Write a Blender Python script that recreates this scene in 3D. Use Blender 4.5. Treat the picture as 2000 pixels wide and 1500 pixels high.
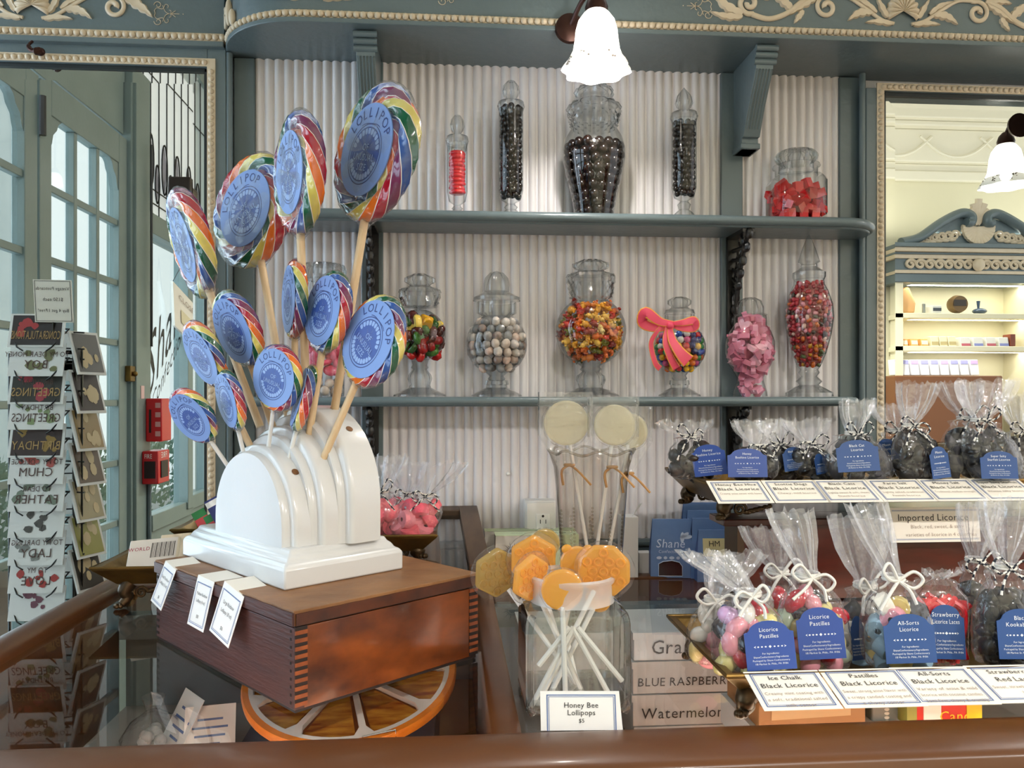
import bpy, math, random
from mathutils import Vector, Matrix
sc = bpy.context.scene
for o in list(bpy.data.objects): bpy.data.objects.remove(o)
E = 1.40                      # eye height above the floor; all z values below are relative to the eye
F = 1560.0; TH = math.atan(120.0/F); S_, C_ = math.sin(TH), math.cos(TH); HY = 775.0
# ---------------------------------------------------------------- camera
cam = bpy.data.cameras.new('camera'); camo = bpy.data.objects.new('camera', cam); sc.collection.objects.link(camo)
camo.location = (0, 0, E); camo.rotation_euler = (math.pi/2, 0, -TH)
cam.sensor_width = 36; cam.lens = F/2000*36; cam.shift_y = 25/2000; cam.clip_start = .02
sc.camera = camo
# ---------------------------------------------------------------- world, lights, exposure
sc.view_settings.view_transform = 'Standard'; sc.view_settings.look = 'None'
sc.view_settings.gamma = 1; sc.view_settings.use_curve_mapping = False
sc.view_settings.exposure = 0.92
sc.cycles.max_bounces = 6; sc.cycles.transparent_max_bounces = 14; sc.cycles.glossy_bounces = 4
sc.cycles.transmission_bounces = 8; sc.cycles.diffuse_bounces = 3
sc.cycles.caustics_reflective = True; sc.cycles.caustics_refractive = False
sc.cycles.sample_clamp_indirect = 6; sc.cycles.use_adaptive_sampling = True; sc.cycles.adaptive_threshold = .05; sc.cycles.use_light_tree = False
w = bpy.data.worlds.new('world'); sc.world = w; w.use_nodes = True
w.node_tree.nodes['Background'].inputs[0].default_value = (.97, .985, 1, 1)
w.node_tree.nodes['Background'].inputs[1].default_value = .85
def light(name, kind, loc, power, col, size=.1, rot=(0, 0, 0), size_y=None):
    l = bpy.data.lights.new(name, kind); l.energy = power; l.color = col
    if kind == 'AREA':
        l.size = size
        if size_y: l.shape = 'RECTANGLE'; l.size_y = size_y
    else: l.shadow_soft_size = size
    o = bpy.data.objects.new(name, l); sc.collection.objects.link(o); o.location = (loc[0], loc[1], loc[2]+E); o.rotation_euler = rot
    return o
# overcast daylight coming in from the street through the glazed door and shop window on the side wall
light('street_daylight', 'AREA', (-2.7, .4, .35), 110, (.70, .84, 1), 4.2, (0, -math.pi/2, 0), 2.6)
# ---------------------------------------------------------------- helpers
def P(px, py, Y):             # point of the plane Y=const seen at a photo pixel
    u = (px-1000)/F; t = Y/(C_-S_*u); return Vector((t*(S_+C_*u), Y, t*(HY-py)/F))
def D(px, py, d):             # point at viewing depth d
    u = (px-1000)/F; return Vector((d*(S_+C_*u), d*(C_-S_*u), d*(HY-py)/F))
def G(px, py, Z):             # point of a level plane
    return D(px, py, Z*F/(HY-py))
def PX(X, Y): return 1000+F*(X*C_-Y*S_)/(X*S_+Y*C_)
def DEP(X, Y): return X*S_+Y*C_
def lin(h):
    if isinstance(h, str):
        h = h.lstrip('#'); c = [int(h[i:i+2], 16)/255 for i in (0, 2, 4)]
    else: c = h
    return tuple(x/12.92 if x <= .04045 else ((x+.055)/1.055)**2.4 for x in c)+(1,)
MATS = {}
def mat(name, col, rough=.5, metal=0, spec=.5, col2=None, nscale=8, namt=.5, stretch=None, bump=0, bscale=60, emit=0, coat=0, sub=0, trans=0, attr=None):
    if name in MATS: return MATS[name]
    m = bpy.data.materials.new(name); m.use_nodes = True; nt = m.node_tree; N = nt.nodes; L = nt.links; b = N['Principled BSDF']
    b.inputs['Base Color'].default_value = lin(col); b.inputs['Roughness'].default_value = rough; b.inputs['Metallic'].default_value = metal
    b.inputs['Specular IOR Level'].default_value = spec
    if coat: b.inputs['Coat Weight'].default_value = coat; b.inputs['Coat Roughness'].default_value = .08
    if sub: b.inputs['Subsurface Weight'].default_value = sub; b.inputs['Subsurface Radius'].default_value = (.01, .006, .004)
    if trans: b.inputs['Transmission Weight'].default_value = trans
    if emit: b.inputs['Emission Color'].default_value = lin(col); b.inputs['Emission Strength'].default_value = emit
    tc = N.new('ShaderNodeTexCoord'); mp = N.new('ShaderNodeMapping'); L.new(tc.outputs['Object'], mp.inputs[0])
    if stretch: mp.inputs['Scale'].default_value = stretch
    if attr:
        a = N.new('ShaderNodeAttribute'); a.attribute_name = attr; L.new(a.outputs['Color'], b.inputs['Base Color'])
    elif col2:
        n = N.new('ShaderNodeTexNoise'); n.inputs['Scale'].default_value = nscale; n.inputs['Detail'].default_value = 5; L.new(mp.outputs[0], n.inputs['Vector'])
        r = N.new('ShaderNodeValToRGB'); r.color_ramp.elements[0].position = .5-namt/2; r.color_ramp.elements[1].position = .5+namt/2
        r.color_ramp.elements[0].color = lin(col); r.color_ramp.elements[1].color = lin(col2)
        L.new(n.outputs['Fac'], r.inputs[0]); L.new(r.outputs[0], b.inputs['Base Color'])
    if bump:
        n2 = N.new('ShaderNodeTexNoise'); n2.inputs['Scale'].default_value = bscale; n2.inputs['Detail'].default_value = 3; L.new(mp.outputs[0], n2.inputs['Vector'])
        bp = N.new('ShaderNodeBump'); bp.inputs['Strength'].default_value = bump; bp.inputs['Distance'].default_value = .004
        L.new(n2.outputs['Fac'], bp.inputs['Height']); L.new(bp.outputs[0], b.inputs['Normal'])
    MATS[name] = m; return m
def glass(name, tint='#f4f6f6', edge='#8d979b', rough=.03, refl=1.0, bump=0, bscale=40, haze=0, hazecol='#ffffff', stretch=None, ior=1.5):
    """thin clear sheet: see-through with Fresnel reflection, darker where the wall is seen edge-on"""
    if name in MATS: return MATS[name]
    m = bpy.data.materials.new(name); m.use_nodes = True; nt = m.node_tree; N = nt.nodes; L = nt.links
    for n in list(N):
        if n.type != 'OUTPUT_MATERIAL': N.remove(n)
    out = [n for n in N if n.type == 'OUTPUT_MATERIAL'][0]
    lw = N.new('ShaderNodeLayerWeight'); lw.inputs['Blend'].default_value = .25
    r = N.new('ShaderNodeValToRGB'); r.color_ramp.elements[0].color = lin(tint); r.color_ramp.elements[1].color = lin(edge)
    r.color_ramp.elements[0].position = .25; r.color_ramp.elements[1].position = .95
    L.new(lw.outputs['Facing'], r.inputs[0])
    t = N.new('ShaderNodeBsdfTransparent'); L.new(r.outputs[0], t.inputs[0])
    g = N.new('ShaderNodeBsdfGlossy'); g.inputs['Roughness'].default_value = rough
    fr = N.new('ShaderNodeLayerWeight'); fr.inputs['Blend'].default_value = .5       # Schlick reflectance of a thin sheet, the same from both sides
    pw = N.new('ShaderNodeMath'); pw.operation = 'POWER'; pw.inputs[1].default_value = 5; L.new(fr.outputs['Facing'], pw.inputs[0])
    f0 = ((ior-1)/(ior+1))**2; ma = N.new('ShaderNodeMath'); ma.operation = 'MULTIPLY_ADD'; ma.inputs[1].default_value = 1-f0; ma.inputs[2].default_value = f0; L.new(pw.outputs[0], ma.inputs[0])
    mu = N.new('ShaderNodeMath'); mu.operation = 'MULTIPLY'; mu.inputs[1].default_value = refl; mu.use_clamp = True; L.new(ma.outputs[0], mu.inputs[0])
    mx = N.new('ShaderNodeMixShader'); L.new(mu.outputs[0], mx.inputs[0]); L.new(t.outputs[0], mx.inputs[1]); L.new(g.outputs[0], mx.inputs[2])
    if bump:
        tc = N.new('ShaderNodeTexCoord'); mp = N.new('ShaderNodeMapping'); L.new(tc.outputs['Object'], mp.inputs[0])
        if stretch: mp.inputs['Scale'].default_value = stretch
        n2 = N.new('ShaderNodeTexNoise'); n2.inputs['Scale'].default_value = bscale; n2.inputs['Detail'].default_value = 2; L.new(mp.outputs[0], n2.inputs['Vector'])
        bp = N.new('ShaderNodeBump'); bp.inputs['Strength'].default_value = bump; bp.inputs['Distance'].default_value = .006
        L.new(n2.outputs['Fac'], bp.inputs['Height']); L.new(bp.outputs[0], g.inputs['Normal']); L.new(bp.outputs[0], fr.inputs['Normal'])
    if haze:
        d = N.new('ShaderNodeBsdfDiffuse'); d.inputs[0].default_value = lin(hazecol)
        m2 = N.new('ShaderNodeMixShader'); m2.inputs[0].default_value = haze; L.new(mx.outputs[0], m2.inputs[1]); L.new(d.outputs[0], m2.inputs[2]); mx = m2
    L.new(mx.outputs[0], out.inputs[0]); MATS[name] = m; return m

# glyph outlines of the built-in font, gathered once
GLY = {}
def load_glyphs():
    chars = [chr(c) for c in range(33, 127)]; tmp = []
    for ch in chars:
        c = bpy.data.curves.new('g', 'FONT'); c.body = ch; c.resolution_u = 2; c.fill_mode = 'FRONT' if hasattr(c, 'fill_mode') else c.fill_mode
        o = bpy.data.objects.new('g', c); sc.collection.objects.link(o); tmp.append((ch, o, c))
    dg = bpy.context.evaluated_depsgraph_get()
    for ch, o, c in tmp:
        me = bpy.data.meshes.new_from_object(o.evaluated_get(dg))
        vs = [tuple(v.co)[:2] for v in me.vertices]; fs = [tuple(p.vertices) for p in me.polygons]
        GLY[ch] = (vs, fs, (max(v[0] for v in vs) if vs else .3)+.07); bpy.data.meshes.remove(me)
    for ch, o, c in tmp: bpy.data.objects.remove(o); bpy.data.curves.remove(c)
load_glyphs()
def twidth(s, size, sp=1): return sum((GLY[c][2] if c in GLY else .28)*sp for c in s)*size

class MB:
    def __init__(s): s.v = []; s.f = []; s.m = []
    def add(s, vs, fs, mi=0):
        n = len(s.v); s.v += [tuple(v) for v in vs]; s.f += [tuple(i+n for i in f) for f in fs]; s.m += [mi]*len(fs); return s
    def box(s, x0, x1, y0, y1, z0, z1, mi=0, fn=None):
        vs = [(x, y, z) for z in (z0, z1) for y in (y0, y1) for x in (x0, x1)]
        if fn: vs = [fn(*v) for v in vs]
        return s.add(vs, [(0, 2, 3, 1), (4, 5, 7, 6), (0, 1, 5, 4), (2, 6, 7, 3), (0, 4, 6, 2), (1, 3, 7, 5)], mi)
    def prism(s, poly, t0, t1, fn=lambda a, b, t: (a, t, b), mi=0):
        n = len(poly); vs = [fn(a, b, t0) for a, b in poly]+[fn(a, b, t1) for a, b in poly]
        return s.add(vs, [tuple(range(n)), tuple(range(2*n-1, n-1, -1))]+[(i, i+n, (i+1) % n+n, (i+1) % n) for i in range(n)], mi)
    def poly(s, pts, mi=0): return s.add(pts, [tuple(range(len(pts)))], mi)
    def lathe(s, prof, n=32, c=(0, 0, 0), mi=0, sx=1, sy=1, ph=0, cap0=False, cap1=False):
        vs = []; fs = []
        for p in prof:
            r, z = p[0], p[1]; k, amp, pp = (p[2], p[3], p[4] if len(p) > 4 else 0) if len(p) > 3 else (0, 0, 0)
            for j in range(n):
                a = 2*math.pi*j/n+ph; rr = r*(1+amp*math.cos(k*a+pp)); vs.append((c[0]+rr*math.cos(a)*sx, c[1]+rr*math.sin(a)*sy, c[2]+z))
        for i in range(len(prof)-1):
            for j in range(n):
                k = (j+1) % n; fs.append((i*n+j, i*n+k, (i+1)*n+k, (i+1)*n+j))
        if cap0: fs.append(tuple(range(n-1, -1, -1)))
        if cap1: fs.append(tuple(range((len(prof)-1)*n, len(prof)*n)))
        return s.add(vs, fs, mi)
    def tube(s, pts, r, n=8, mi=0, closed=False, flat=1, cap=True):
        pts = [Vector(p) for p in pts]; m = len(pts); rs = r if isinstance(r, (list, tuple)) else [r]*m; vs = []; fs = []; up = None
        for i in range(m):
            a = pts[(i+1) % m] if (closed or i < m-1) else pts[i]; b = pts[i-1] if (closed or i > 0) else pts[i]
            t = (a-b); t = t.normalized() if t.length > 1e-9 else Vector((0, 0, 1))
            if up is None: up = Vector((0, 1, 0)) if abs(t.y) < .9 else Vector((1, 0, 0))
            up = (up-t*up.dot(t)); up = up.normalized() if up.length > 1e-6 else t.orthogonal().normalized(); sd = t.cross(up)
            for j in range(n):
                q = 2*math.pi*j/n; vs.append(pts[i]+up*(math.cos(q)*rs[i]*flat)+sd*(math.sin(q)*rs[i]))
        for i in range(m if closed else m-1):
            k = (i+1) % m
            for j in range(n): l = (j+1) % n; fs.append((i*n+j, i*n+l, k*n+l, k*n+j))
        if cap and not closed: fs += [tuple(range(n-1, -1, -1)), tuple(range((m-1)*n, m*n))]
        return s.add(vs, fs, mi)
    def ball(s, c, r, nu=12, nv=8, mi=0):
        r = r if isinstance(r, (tuple, list)) else (r, r, r); vs = [(c[0], c[1], c[2]-r[2])]; fs = []
        for i in range(1, nv):
            a = math.pi*i/nv
            for j in range(nu):
                q = 2*math.pi*j/nu; vs.append((c[0]+r[0]*math.sin(a)*math.cos(q), c[1]+r[1]*math.sin(a)*math.sin(q), c[2]-r[2]*math.cos(a)))
        vs.append((c[0], c[1], c[2]+r[2])); e = len(vs)-1
        for j in range(nu):
            k = (j+1) % nu; fs.append((0, 1+k, 1+j)); fs.append((e, e-nu+j, e-nu+k))
            for i in range(nv-2): a = 1+i*nu; fs.append((a+j, a+k, a+nu+k, a+nu+j))
        return s.add(vs, fs, mi)
    def text(s, txt, size, fn, mi=1, sp=1.0, cx=0, cy=0, xs=1.0, slant=0):
        """flat lettering; fn maps (x,y) of the page to a point"""
        x = cx-twidth(txt, size, sp)*xs/2
        for ch in txt:
            if ch in GLY:
                vs, fs, adv = GLY[ch]
                s.add([fn(x+(a+slant*b)*size*xs, cy+b*size) for a, b in vs], fs, mi); x += adv*sp*size*xs
            else: x += .28*sp*size*xs
        return s
    def xf(s, M): s.v = [tuple(M @ Vector(v)) for v in s.v]; return s
    def mesh(s, name, mats, sharp=40):
        me = bpy.data.meshes.new(name); me.from_pydata(s.v, [], s.f)
        for m in (mats if isinstance(mats, (list, tuple)) else [mats]): me.materials.append(m)
        if any(s.m): me.polygons.foreach_set('material_index', s.m)
        if sharp: me.polygons.foreach_set('use_smooth', [True]*len(s.f)); me.set_sharp_from_angle(angle=math.radians(sharp))
        me.update(); return me
    def build(s, name, mats, parent=None, loc=None, bev=0, sharp=40, **kw):
        """world-relative vertices -> one object whose origin sits at its base"""
        if parent is not None: org = parent['_o'] if '_o' in parent else (0, 0, 0)
        elif loc is not None: org = loc
        else:
            xs = [v[0] for v in s.v]; ys = [v[1] for v in s.v]; zs = [v[2] for v in s.v]
            org = ((min(xs)+max(xs))/2, (min(ys)+max(ys))/2, min(zs))
        org = Vector(org); s.v = [(v[0]-org.x, v[1]-org.y, v[2]-org.z) for v in s.v]
        o = bpy.data.objects.new(name, s.mesh(name, mats, sharp)); sc.collection.objects.link(o)
        if parent is not None: o.parent = parent; o['_o'] = tuple(org)
        else: o.location = (org.x, org.y, org.z+E); o['_o'] = tuple(org)
        if bev: b = o.modifiers.new('edge', 'BEVEL'); b.width = bev; b.segments = 2; b.limit_method = 'ANGLE'; b.angle_limit = .6; b.use_clamp_overlap = True
        tag(o, **kw); return o
def tag(o, label=None, cat=None, group=None, kind=None):
    if label: o['label'] = label
    if cat: o['category'] = cat
    if group: o['group'] = group
    if kind: o['kind'] = kind
    return o
def thing(name, org, label, cat, group=None, kind=None):
    o = bpy.data.objects.new(name, None); sc.collection.objects.link(o); o.empty_display_size = .02
    o.location = (org[0], org[1], org[2]+E); o['_o'] = tuple(org); return tag(o, label, cat, group, kind)
def inst(name, me, loc, rot=(0, 0, 0), scale=1, parent=None, **kw):
    o = bpy.data.objects.new(name, me); sc.collection.objects.link(o)
    if parent is not None:
        po = parent['_o']; o.parent = parent; o.location = (loc[0]-po[0], loc[1]-po[1], loc[2]-po[2])
    else: o.location = (loc[0], loc[1], loc[2]+E)
    o.rotation_euler = rot; o.scale = (scale,)*3 if isinstance(scale, (int, float)) else scale
    return tag(o, **kw)
def lerp(prof, z):
    for (r0, z0), (r1, z1) in zip(prof, prof[1:]):
        if min(z0, z1) <= z <= max(z0, z1) and z0 != z1: return r0+(r1-r0)*(z-z0)/(z1-z0)
    return prof[0][0] if abs(z-prof[0][1]) < abs(z-prof[-1][1]) else prof[-1][0]
def smooth(pts, n=6, closed=False):
    """Catmull-Rom through points"""
    out = []; m = len(pts); pts = [Vector(p) for p in pts]
    for i in range(m if closed else m-1):
        p0 = pts[(i-1) % m] if closed or i > 0 else pts[i]; p1 = pts[i]; p2 = pts[(i+1) % m]; p3 = pts[(i+2) % m] if closed or i < m-2 else p2
        for k in range(n):
            t = k/n; out.append(.5*((2*p1)+(p2-p0)*t+(2*p0-5*p1+4*p2-p3)*t*t+(3*p1-p0-3*p2+p3)*t**3))
    if not closed: out.append(pts[-1])
    return out
# ---------------------------------------------------------------- materials
TEAL = mat('teal_paint', '#69777a', .30, col2='#5f6d71', nscale=5, bump=.25, bscale=45)
CREAM = mat('cream_paint', '#d8c9b0', .4, col2='#cdbb9f', nscale=20, bump=.1)
WHITE = mat('white_bead_paint', '#ece7e7', .38, col2='#e1dcdd', nscale=3)
IRON = mat('black_iron', '#15120f', .35, spec=.6)
WOOD = mat('counter_wood', '#61360f', .36, col2='#4c2a0f', nscale=3, bump=.06, bscale=30, coat=.1)
DWOOD = mat('dark_wood', '#4a2a15', .35, col2='#301a0d', nscale=9, bump=.1, coat=.2)
MIRROR = mat('mirror_silver', '#e3e8e4', .005, metal=1)
GLASS = glass('clear_glass', '#f4f6f6', '#7e888c', .03, 1.3); TOPGLASS = glass('counter_glass', '#f7faf9', '#e6eceb', .012, .85)
FILM = glass('cellophane', '#fcfcfd', '#e6e8eb', .08, 1.7, bump=.9, bscale=55, haze=.035)
FLARE = glass('cellophane_flare', '#fbfbfd', '#dfe2e6', .08, 2.2, bump=.9, bscale=55, haze=.10)
WRAP = glass('tight_wrap', '#fbfbfb', '#dcdcdc', .06, .75, bump=.35, bscale=70, haze=.02)
BRASS = mat('aged_brass', '#8a6a32', .38, metal=.75, col2='#5f4a26', nscale=18, bump=.15)
DBRASS = mat('dark_brass', '#5b4830', .36, metal=.7, col2='#382b1c', nscale=30, bump=.2)
CARD = mat('card_stock', '#f1e9dc', .6); INK = mat('black_ink', '#2b2623', .6); BLUEINK = mat('blue_ink', '#5b74a6', .6); GREYINK = mat('grey_ink', '#a08e80', .6)
PAPERW = mat('white_card', '#eceae6', .55)
# ================================================================ the room
YW = 1.87; YG = 1.84; FLOOR = -E
random.seed(3)
MB().box(-4, 6, -3.2, 2.1, FLOOR-.05, FLOOR).build('floor', mat('floor_boards', '#6d5442', .4, col2='#5b4434', nscale=6, stretch=(8, 1, 1)), kind='structure')
CEILM = mat('ceiling_paint', '#e9e4d2', .7)
MB().box(-1.6, 6, -2.55, 2.1, 2.32, 2.4).build('ceiling', CEILM, kind='structure')
# --- beadboard wall: backing plus one reed after another
zb, zt = -.335, .7725
x0, x1 = P(497, 0, YW).x, P(1640, 0, YW).x
wb = thing('wall_back', (0, YW, FLOOR), 'white painted beadboard wall of vertical reeds behind the shelves', None, kind='structure')
MB().box(-1.9, 3.2, YW+.012, YW+.06, FLOOR, 1.2).build('backing', WHITE, wb)
pitch = .0217; n = int(round((x1-x0)/pitch)); pitch = (x1-x0)/n
prof = [(-.5, 0)]+[(-.5+.06+.88*i/8, -.0085*math.sin(math.pi*i/8)**.6) for i in range(9)]+[(.5, 0), (.5, .012), (-.5, .012)]
reed = MB(); reed.prism([(a*pitch, b) for a, b in prof], zb, zt, lambda a, b, t: (a, b, t)); rm = reed.mesh('beadboard_reed', WHITE, 50)
for i in range(n): inst('beadboard_reed', rm, (x0+pitch*(i+.5), YW, 0), parent=wb)
def board(name, px0, px1, Y0, Y1, z0, z1, m=TEAL, parent=None, bev=.002, **kw):
    return MB().box(P(px0, 0, Y0).x, P(px1, 0, Y0).x, Y0, Y1, z0, z1).build(name, m, parent, bev=bev, **kw)
# teal stiles of the alcove
board('trim_1', 456, 497, 1.855, 1.885, -.4, .77, kind='structure')
board('trim_2', 706, 748, 1.852, 1.885, -.4, .77, kind='structure')
board('trim_3', 1409, 1451, 1.852, 1.885, -.4, .77, kind='structure')
board('trim_4', 1640, 1679, 1.855, 1.885, -.4, .77, kind='structure')
bb = thing('baseboard_back', (0, YW, -.4), 'grey-green skirting strip under the beadboard', None, kind='structure')
MB().box(x0, x1, 1.848, 1.885, -.40, -.352).build('skirting_board', TEAL, bb, bev=.003)
MB().box(x0, x1, 1.842, 1.885, -.352, -.335).build('skirting_cap', TEAL, bb, bev=.006)
# --- cornice with quarter-round end
SZ = .7725; YF = 1.675; CR = .19; CX = -.31; XE = 2.7
def plan(off=0, n=14):
    c = (CX, YF+CR); pts = []
    for i in range(n+1):
        a = math.pi+math.pi/2*i/n; r = CR+off; pts.append((c[0]+r*math.cos(a), c[1]+r*math.sin(a)))
    return pts+[(XE, YF-off)]
co = thing('trim_5', (0, YW, SZ), 'projecting grey-green cornice with cream bead row and carved scrolls above the shelves', None, kind='structure')
def band(o0, z0, z1, m, name, o1=None):
    a = plan(o0); b = [(CX-CR+.02, YW+.01)]; poly = a+[(XE, YW+.01), (CX-CR-o0, YW+.01)]
    return MB().prism(poly, z0, z1, lambda x, y, t: (x, y, t)).build(name, m, co, bev=.0015)
band(.004, SZ, SZ+.010, TEAL, 'soffit'); band(-.002, SZ+.010, SZ+.028, CREAM, 'bead_backing'); band(-.004, SZ+.028, SZ+.125, TEAL, 'fascia'); band(.012, SZ+.125, SZ+.15, TEAL, 'crown_strip')
def beads(path, z, r, parent, step, fn=None, name='bead', sc_=(1, 1, 1)):
    me = MB().ball((0, 0, 0), r, 10, 6).mesh(name, CREAM, 80); acc = 0; k = 0
    L = [0]
    for a, b in zip(path, path[1:]): L.append(L[-1]+math.dist(a, b))
    s = step/2
    while s < L[-1]:
        i = max(j for j in range(len(L)) if L[j] <= s); i = min(i, len(path)-2); t = (s-L[i])/max(1e-9, L[i+1]-L[i])
        p = [path[i][q]+(path[i+1][q]-path[i][q])*t for q in range(len(path[i]))]
        if fn: p = fn(p)
        else: p = (p[0], p[1], z)
        inst(name, me, p, parent=parent, scale=sc_); s += step
pb = plan(0); pb[-1] = (1.42, YF)
beads(pb, SZ+.019, .0072, co, .0145)
# carved ornament (local plane a=along, b=up), unit = metres
def carve(parent, cx, zc, Yf, half=.42, full=True):
    def fn(s): return lambda a, b, t: (cx+s*a, Yf-t, zc+b)
    sh = MB(); nr = 11; seg = nr*6                                   # ribbed shell
    ring = []
    for q, (rf, h) in enumerate(((0, .010), (.35, .012), (.75, .012), (.97, .007), (1.0, 0))):
        row = []
        for i in range(seg+1):
            a = math.radians(-28)+math.radians(236)*i/seg; rib = abs(math.sin(math.pi*nr*i/seg))
            r = rf*(.034 if rf else .001)*(1+.09*rib*(rf > .7)); sy = 1.15
            row.append((cx+r*math.cos(a), Yf-h*(.55+.45*rib), zc+.002+r*math.sin(a)*sy+.002))
        ring.append(row)
    vs = [v for r in ring for v in r]; w = seg+1
    sh.add(vs, [(i*w+j, i*w+j+1, (i+1)*w+j+1, (i+1)*w+j) for i in range(4) for j in range(seg)]); sh.build('carved_shell', CREAM, parent, sharp=70)
    def leaf(base, tip, wd, lobes, s, bend=0):
        b = Vector(base); t = Vector(tip); ax = (t-b); L = ax.length; ax.normalize(); no = Vector((-ax.y, ax.x)); left = []; right = []
        for i in range(lobes*4+1):
            u = i/(lobes*4); e = wd*math.sin(math.pi*min(1, u*.93+.07))**.7*(1-.5*u)*(.70+.3*abs(math.sin(math.pi*lobes*u))); c = b+ax*(L*u)+no*(bend*math.sin(math.pi*u))
            left.append(c+no*e); right.append(c-no*e)
        m = MB(); mid = [b+ax*(L*i/(lobes*4))+no*(bend*math.sin(math.pi*i/(lobes*4))) for i in range(lobes*4+1)]; f = fn(s); k = len(mid)
        m.add([f(p.x, p.y, 0) for p in left]+[f(p.x, p.y, .006) for p in [(l*.75+c*.25) for l, c in zip(left, mid)]]+[f(p.x, p.y, .0045) for p in mid]+[f(p.x, p.y, .006) for p in [(l*.75+c*.25) for l, c in zip(right, mid)]]+[f(p.x, p.y, 0) for p in right],
              [(q*k+i, q*k+i+1, (q+1)*k+i+1, (q+1)*k+i) for q in range(4) for i in range(k-1)])
        m.build('carved_leaf', CREAM, parent, sharp=60)
    def scroll(pts, rs, s, turns=None):
        f = fn(s); p3 = [Vector((a, b, 0)) for a, b in pts]; p3 = smooth(p3, 5); m = MB(); rr = [rs[0]+(rs[1]-rs[0])*i/(len(p3)-1) for i in range(len(p3))]
        m.tube([f(p.x, p.y, .002) for p in p3], rr, 8, flat=.8); m.build('carved_scroll', CREAM, parent, sharp=70)
    def spiral(c, r0, a0, turns, d, n=16): return [(c[0]+r0*(1-.8*i/n)*math.cos(a0+d*2*math.pi*turns*i/n), c[1]+r0*(1-.8*i/n)*math.sin(a0+d*2*math.pi*turns*i/n)) for i in range(n+1)]
    for s in ((1, -1) if full else full if isinstance(full, tuple) else (1,)):
        scroll([(.02, -.022), (.05, -.014), (.09, .012), (.125, .032), (.155, .034)]+spiral((.172, .008), .026, 2.0, 1.35, -1), (.004, .0062), s)
        leaf((.025, -.024), (.085, -.022), .010, 3, s, .004); leaf((.07, .000), (.125, -.020), .014, 4, s, .008); leaf((.035, -.01), (.06, .034), .010, 3, s)
        leaf((.06, .0), (.118, .030), .009, 3, s, .006); leaf((.195, .03), (.255, -.012), .016, 4, s, .004); leaf((.19, .035), (.25, .030), .012, 4, s, .004)
        if half > .3:
            scroll([(.19, .034), (.225, .02), (.26, -.008), (.3, -.022), (.335, -.015)]+spiral((.345, .010), .024, -1.9, 1.3, 1), (.006, .006), s)
            leaf((.25, .0), (.30, .034), .015, 4, s, .004); leaf((.225, -.002), (.245, -.03), .010, 3, s); leaf((.36, -.014), (.425, .03), .016, 4, s, -.006); leaf((.36, -.02), (.43, -.012), .012, 4, s, -.004); leaf((.30, .02), (.325, .034), .008, 2, s)
def flourish(parent, cx, zc, Yf, s, k=1.0):
    m = MB(); f = lambda a, b: (cx+s*a*k, Yf-.0012, zc+b*k)
    for q in (1, -1):
        sp = [Vector((.012-.009*math.cos(t)*(1-t/9), q*(.018+.009*math.sin(t)*(1-t/9)), 0)) for t in [i*.5 for i in range(14)]]
        m.tube([f(p.x, p.y) for p in sp], .0008, 5)
        cv = smooth([(.004, q*.006, 0), (.010, q*.012, 0), (.022, q*.010, 0), (.028, q*.020, 0), (.034, q*.018, 0), (.033, q*.012, 0)], 5); m.tube([f(p.x, p.y) for p in cv], .0007, 5)
        cv = smooth([(.022, q*.018, 0), (.028, q*.004, 0), (.038, 0, 0), (.040, q*.006, 0), (.036, q*.008, 0)], 5); m.tube([f(p.x, p.y) for p in cv], .0007, 5)
        m.tube([f(.04, 0), f(.05, q*.007)], .0007, 5)
    m.tube([f(.004, -.006), f(.006, 0), f(.004, .006)], .0008, 5); m.tube([f(.04, 0), f(.058, 0)], .0007, 5); m.ball(f(.066, 0), .0013, 6, 4)
    m.build('painted_flourish', CREAM, parent)
YO = YF+.004
c1 = P(1762, 30, YO); carve(co, c1.x, .838, YO, .45)
c2 = P(607, 0, YO); carve(co, c2.x, .846, YO, .2)
flourish(co, P(1393, 0, YO).x, .838, YO, -1); flourish(co, P(858, 0, YO).x-.005, .846, YO, 1)
# the scroll that turns round the curved end
m = MB(); pts = []
for i in range(24):
    a = math.pi+.10+.36*i/23; t = i/23; r = CR+.003; ang = math.pi+.22+.13*math.cos(t*9)*(1-t*.7); zz = .838+.026*math.sin(t*9)*(1-t*.7)
    pts.append((CX+r*math.cos(ang), YF+CR+r*math.sin(ang), zz))
m.tube(pts, .005, 7); m.build('carved_scroll', CREAM, co, sharp=70)
for ang, zz, hh in ((3.23, .818, .02), (3.62, .835, .03), (3.75, .815, .018)):
    m = MB(); r = CR+.002; m.ball((CX+r*math.cos(ang), YF+CR+r*math.sin(ang), zz), (.008, .008, hh), 10, 8); m.build('carved_leaf', CREAM, co)
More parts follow.
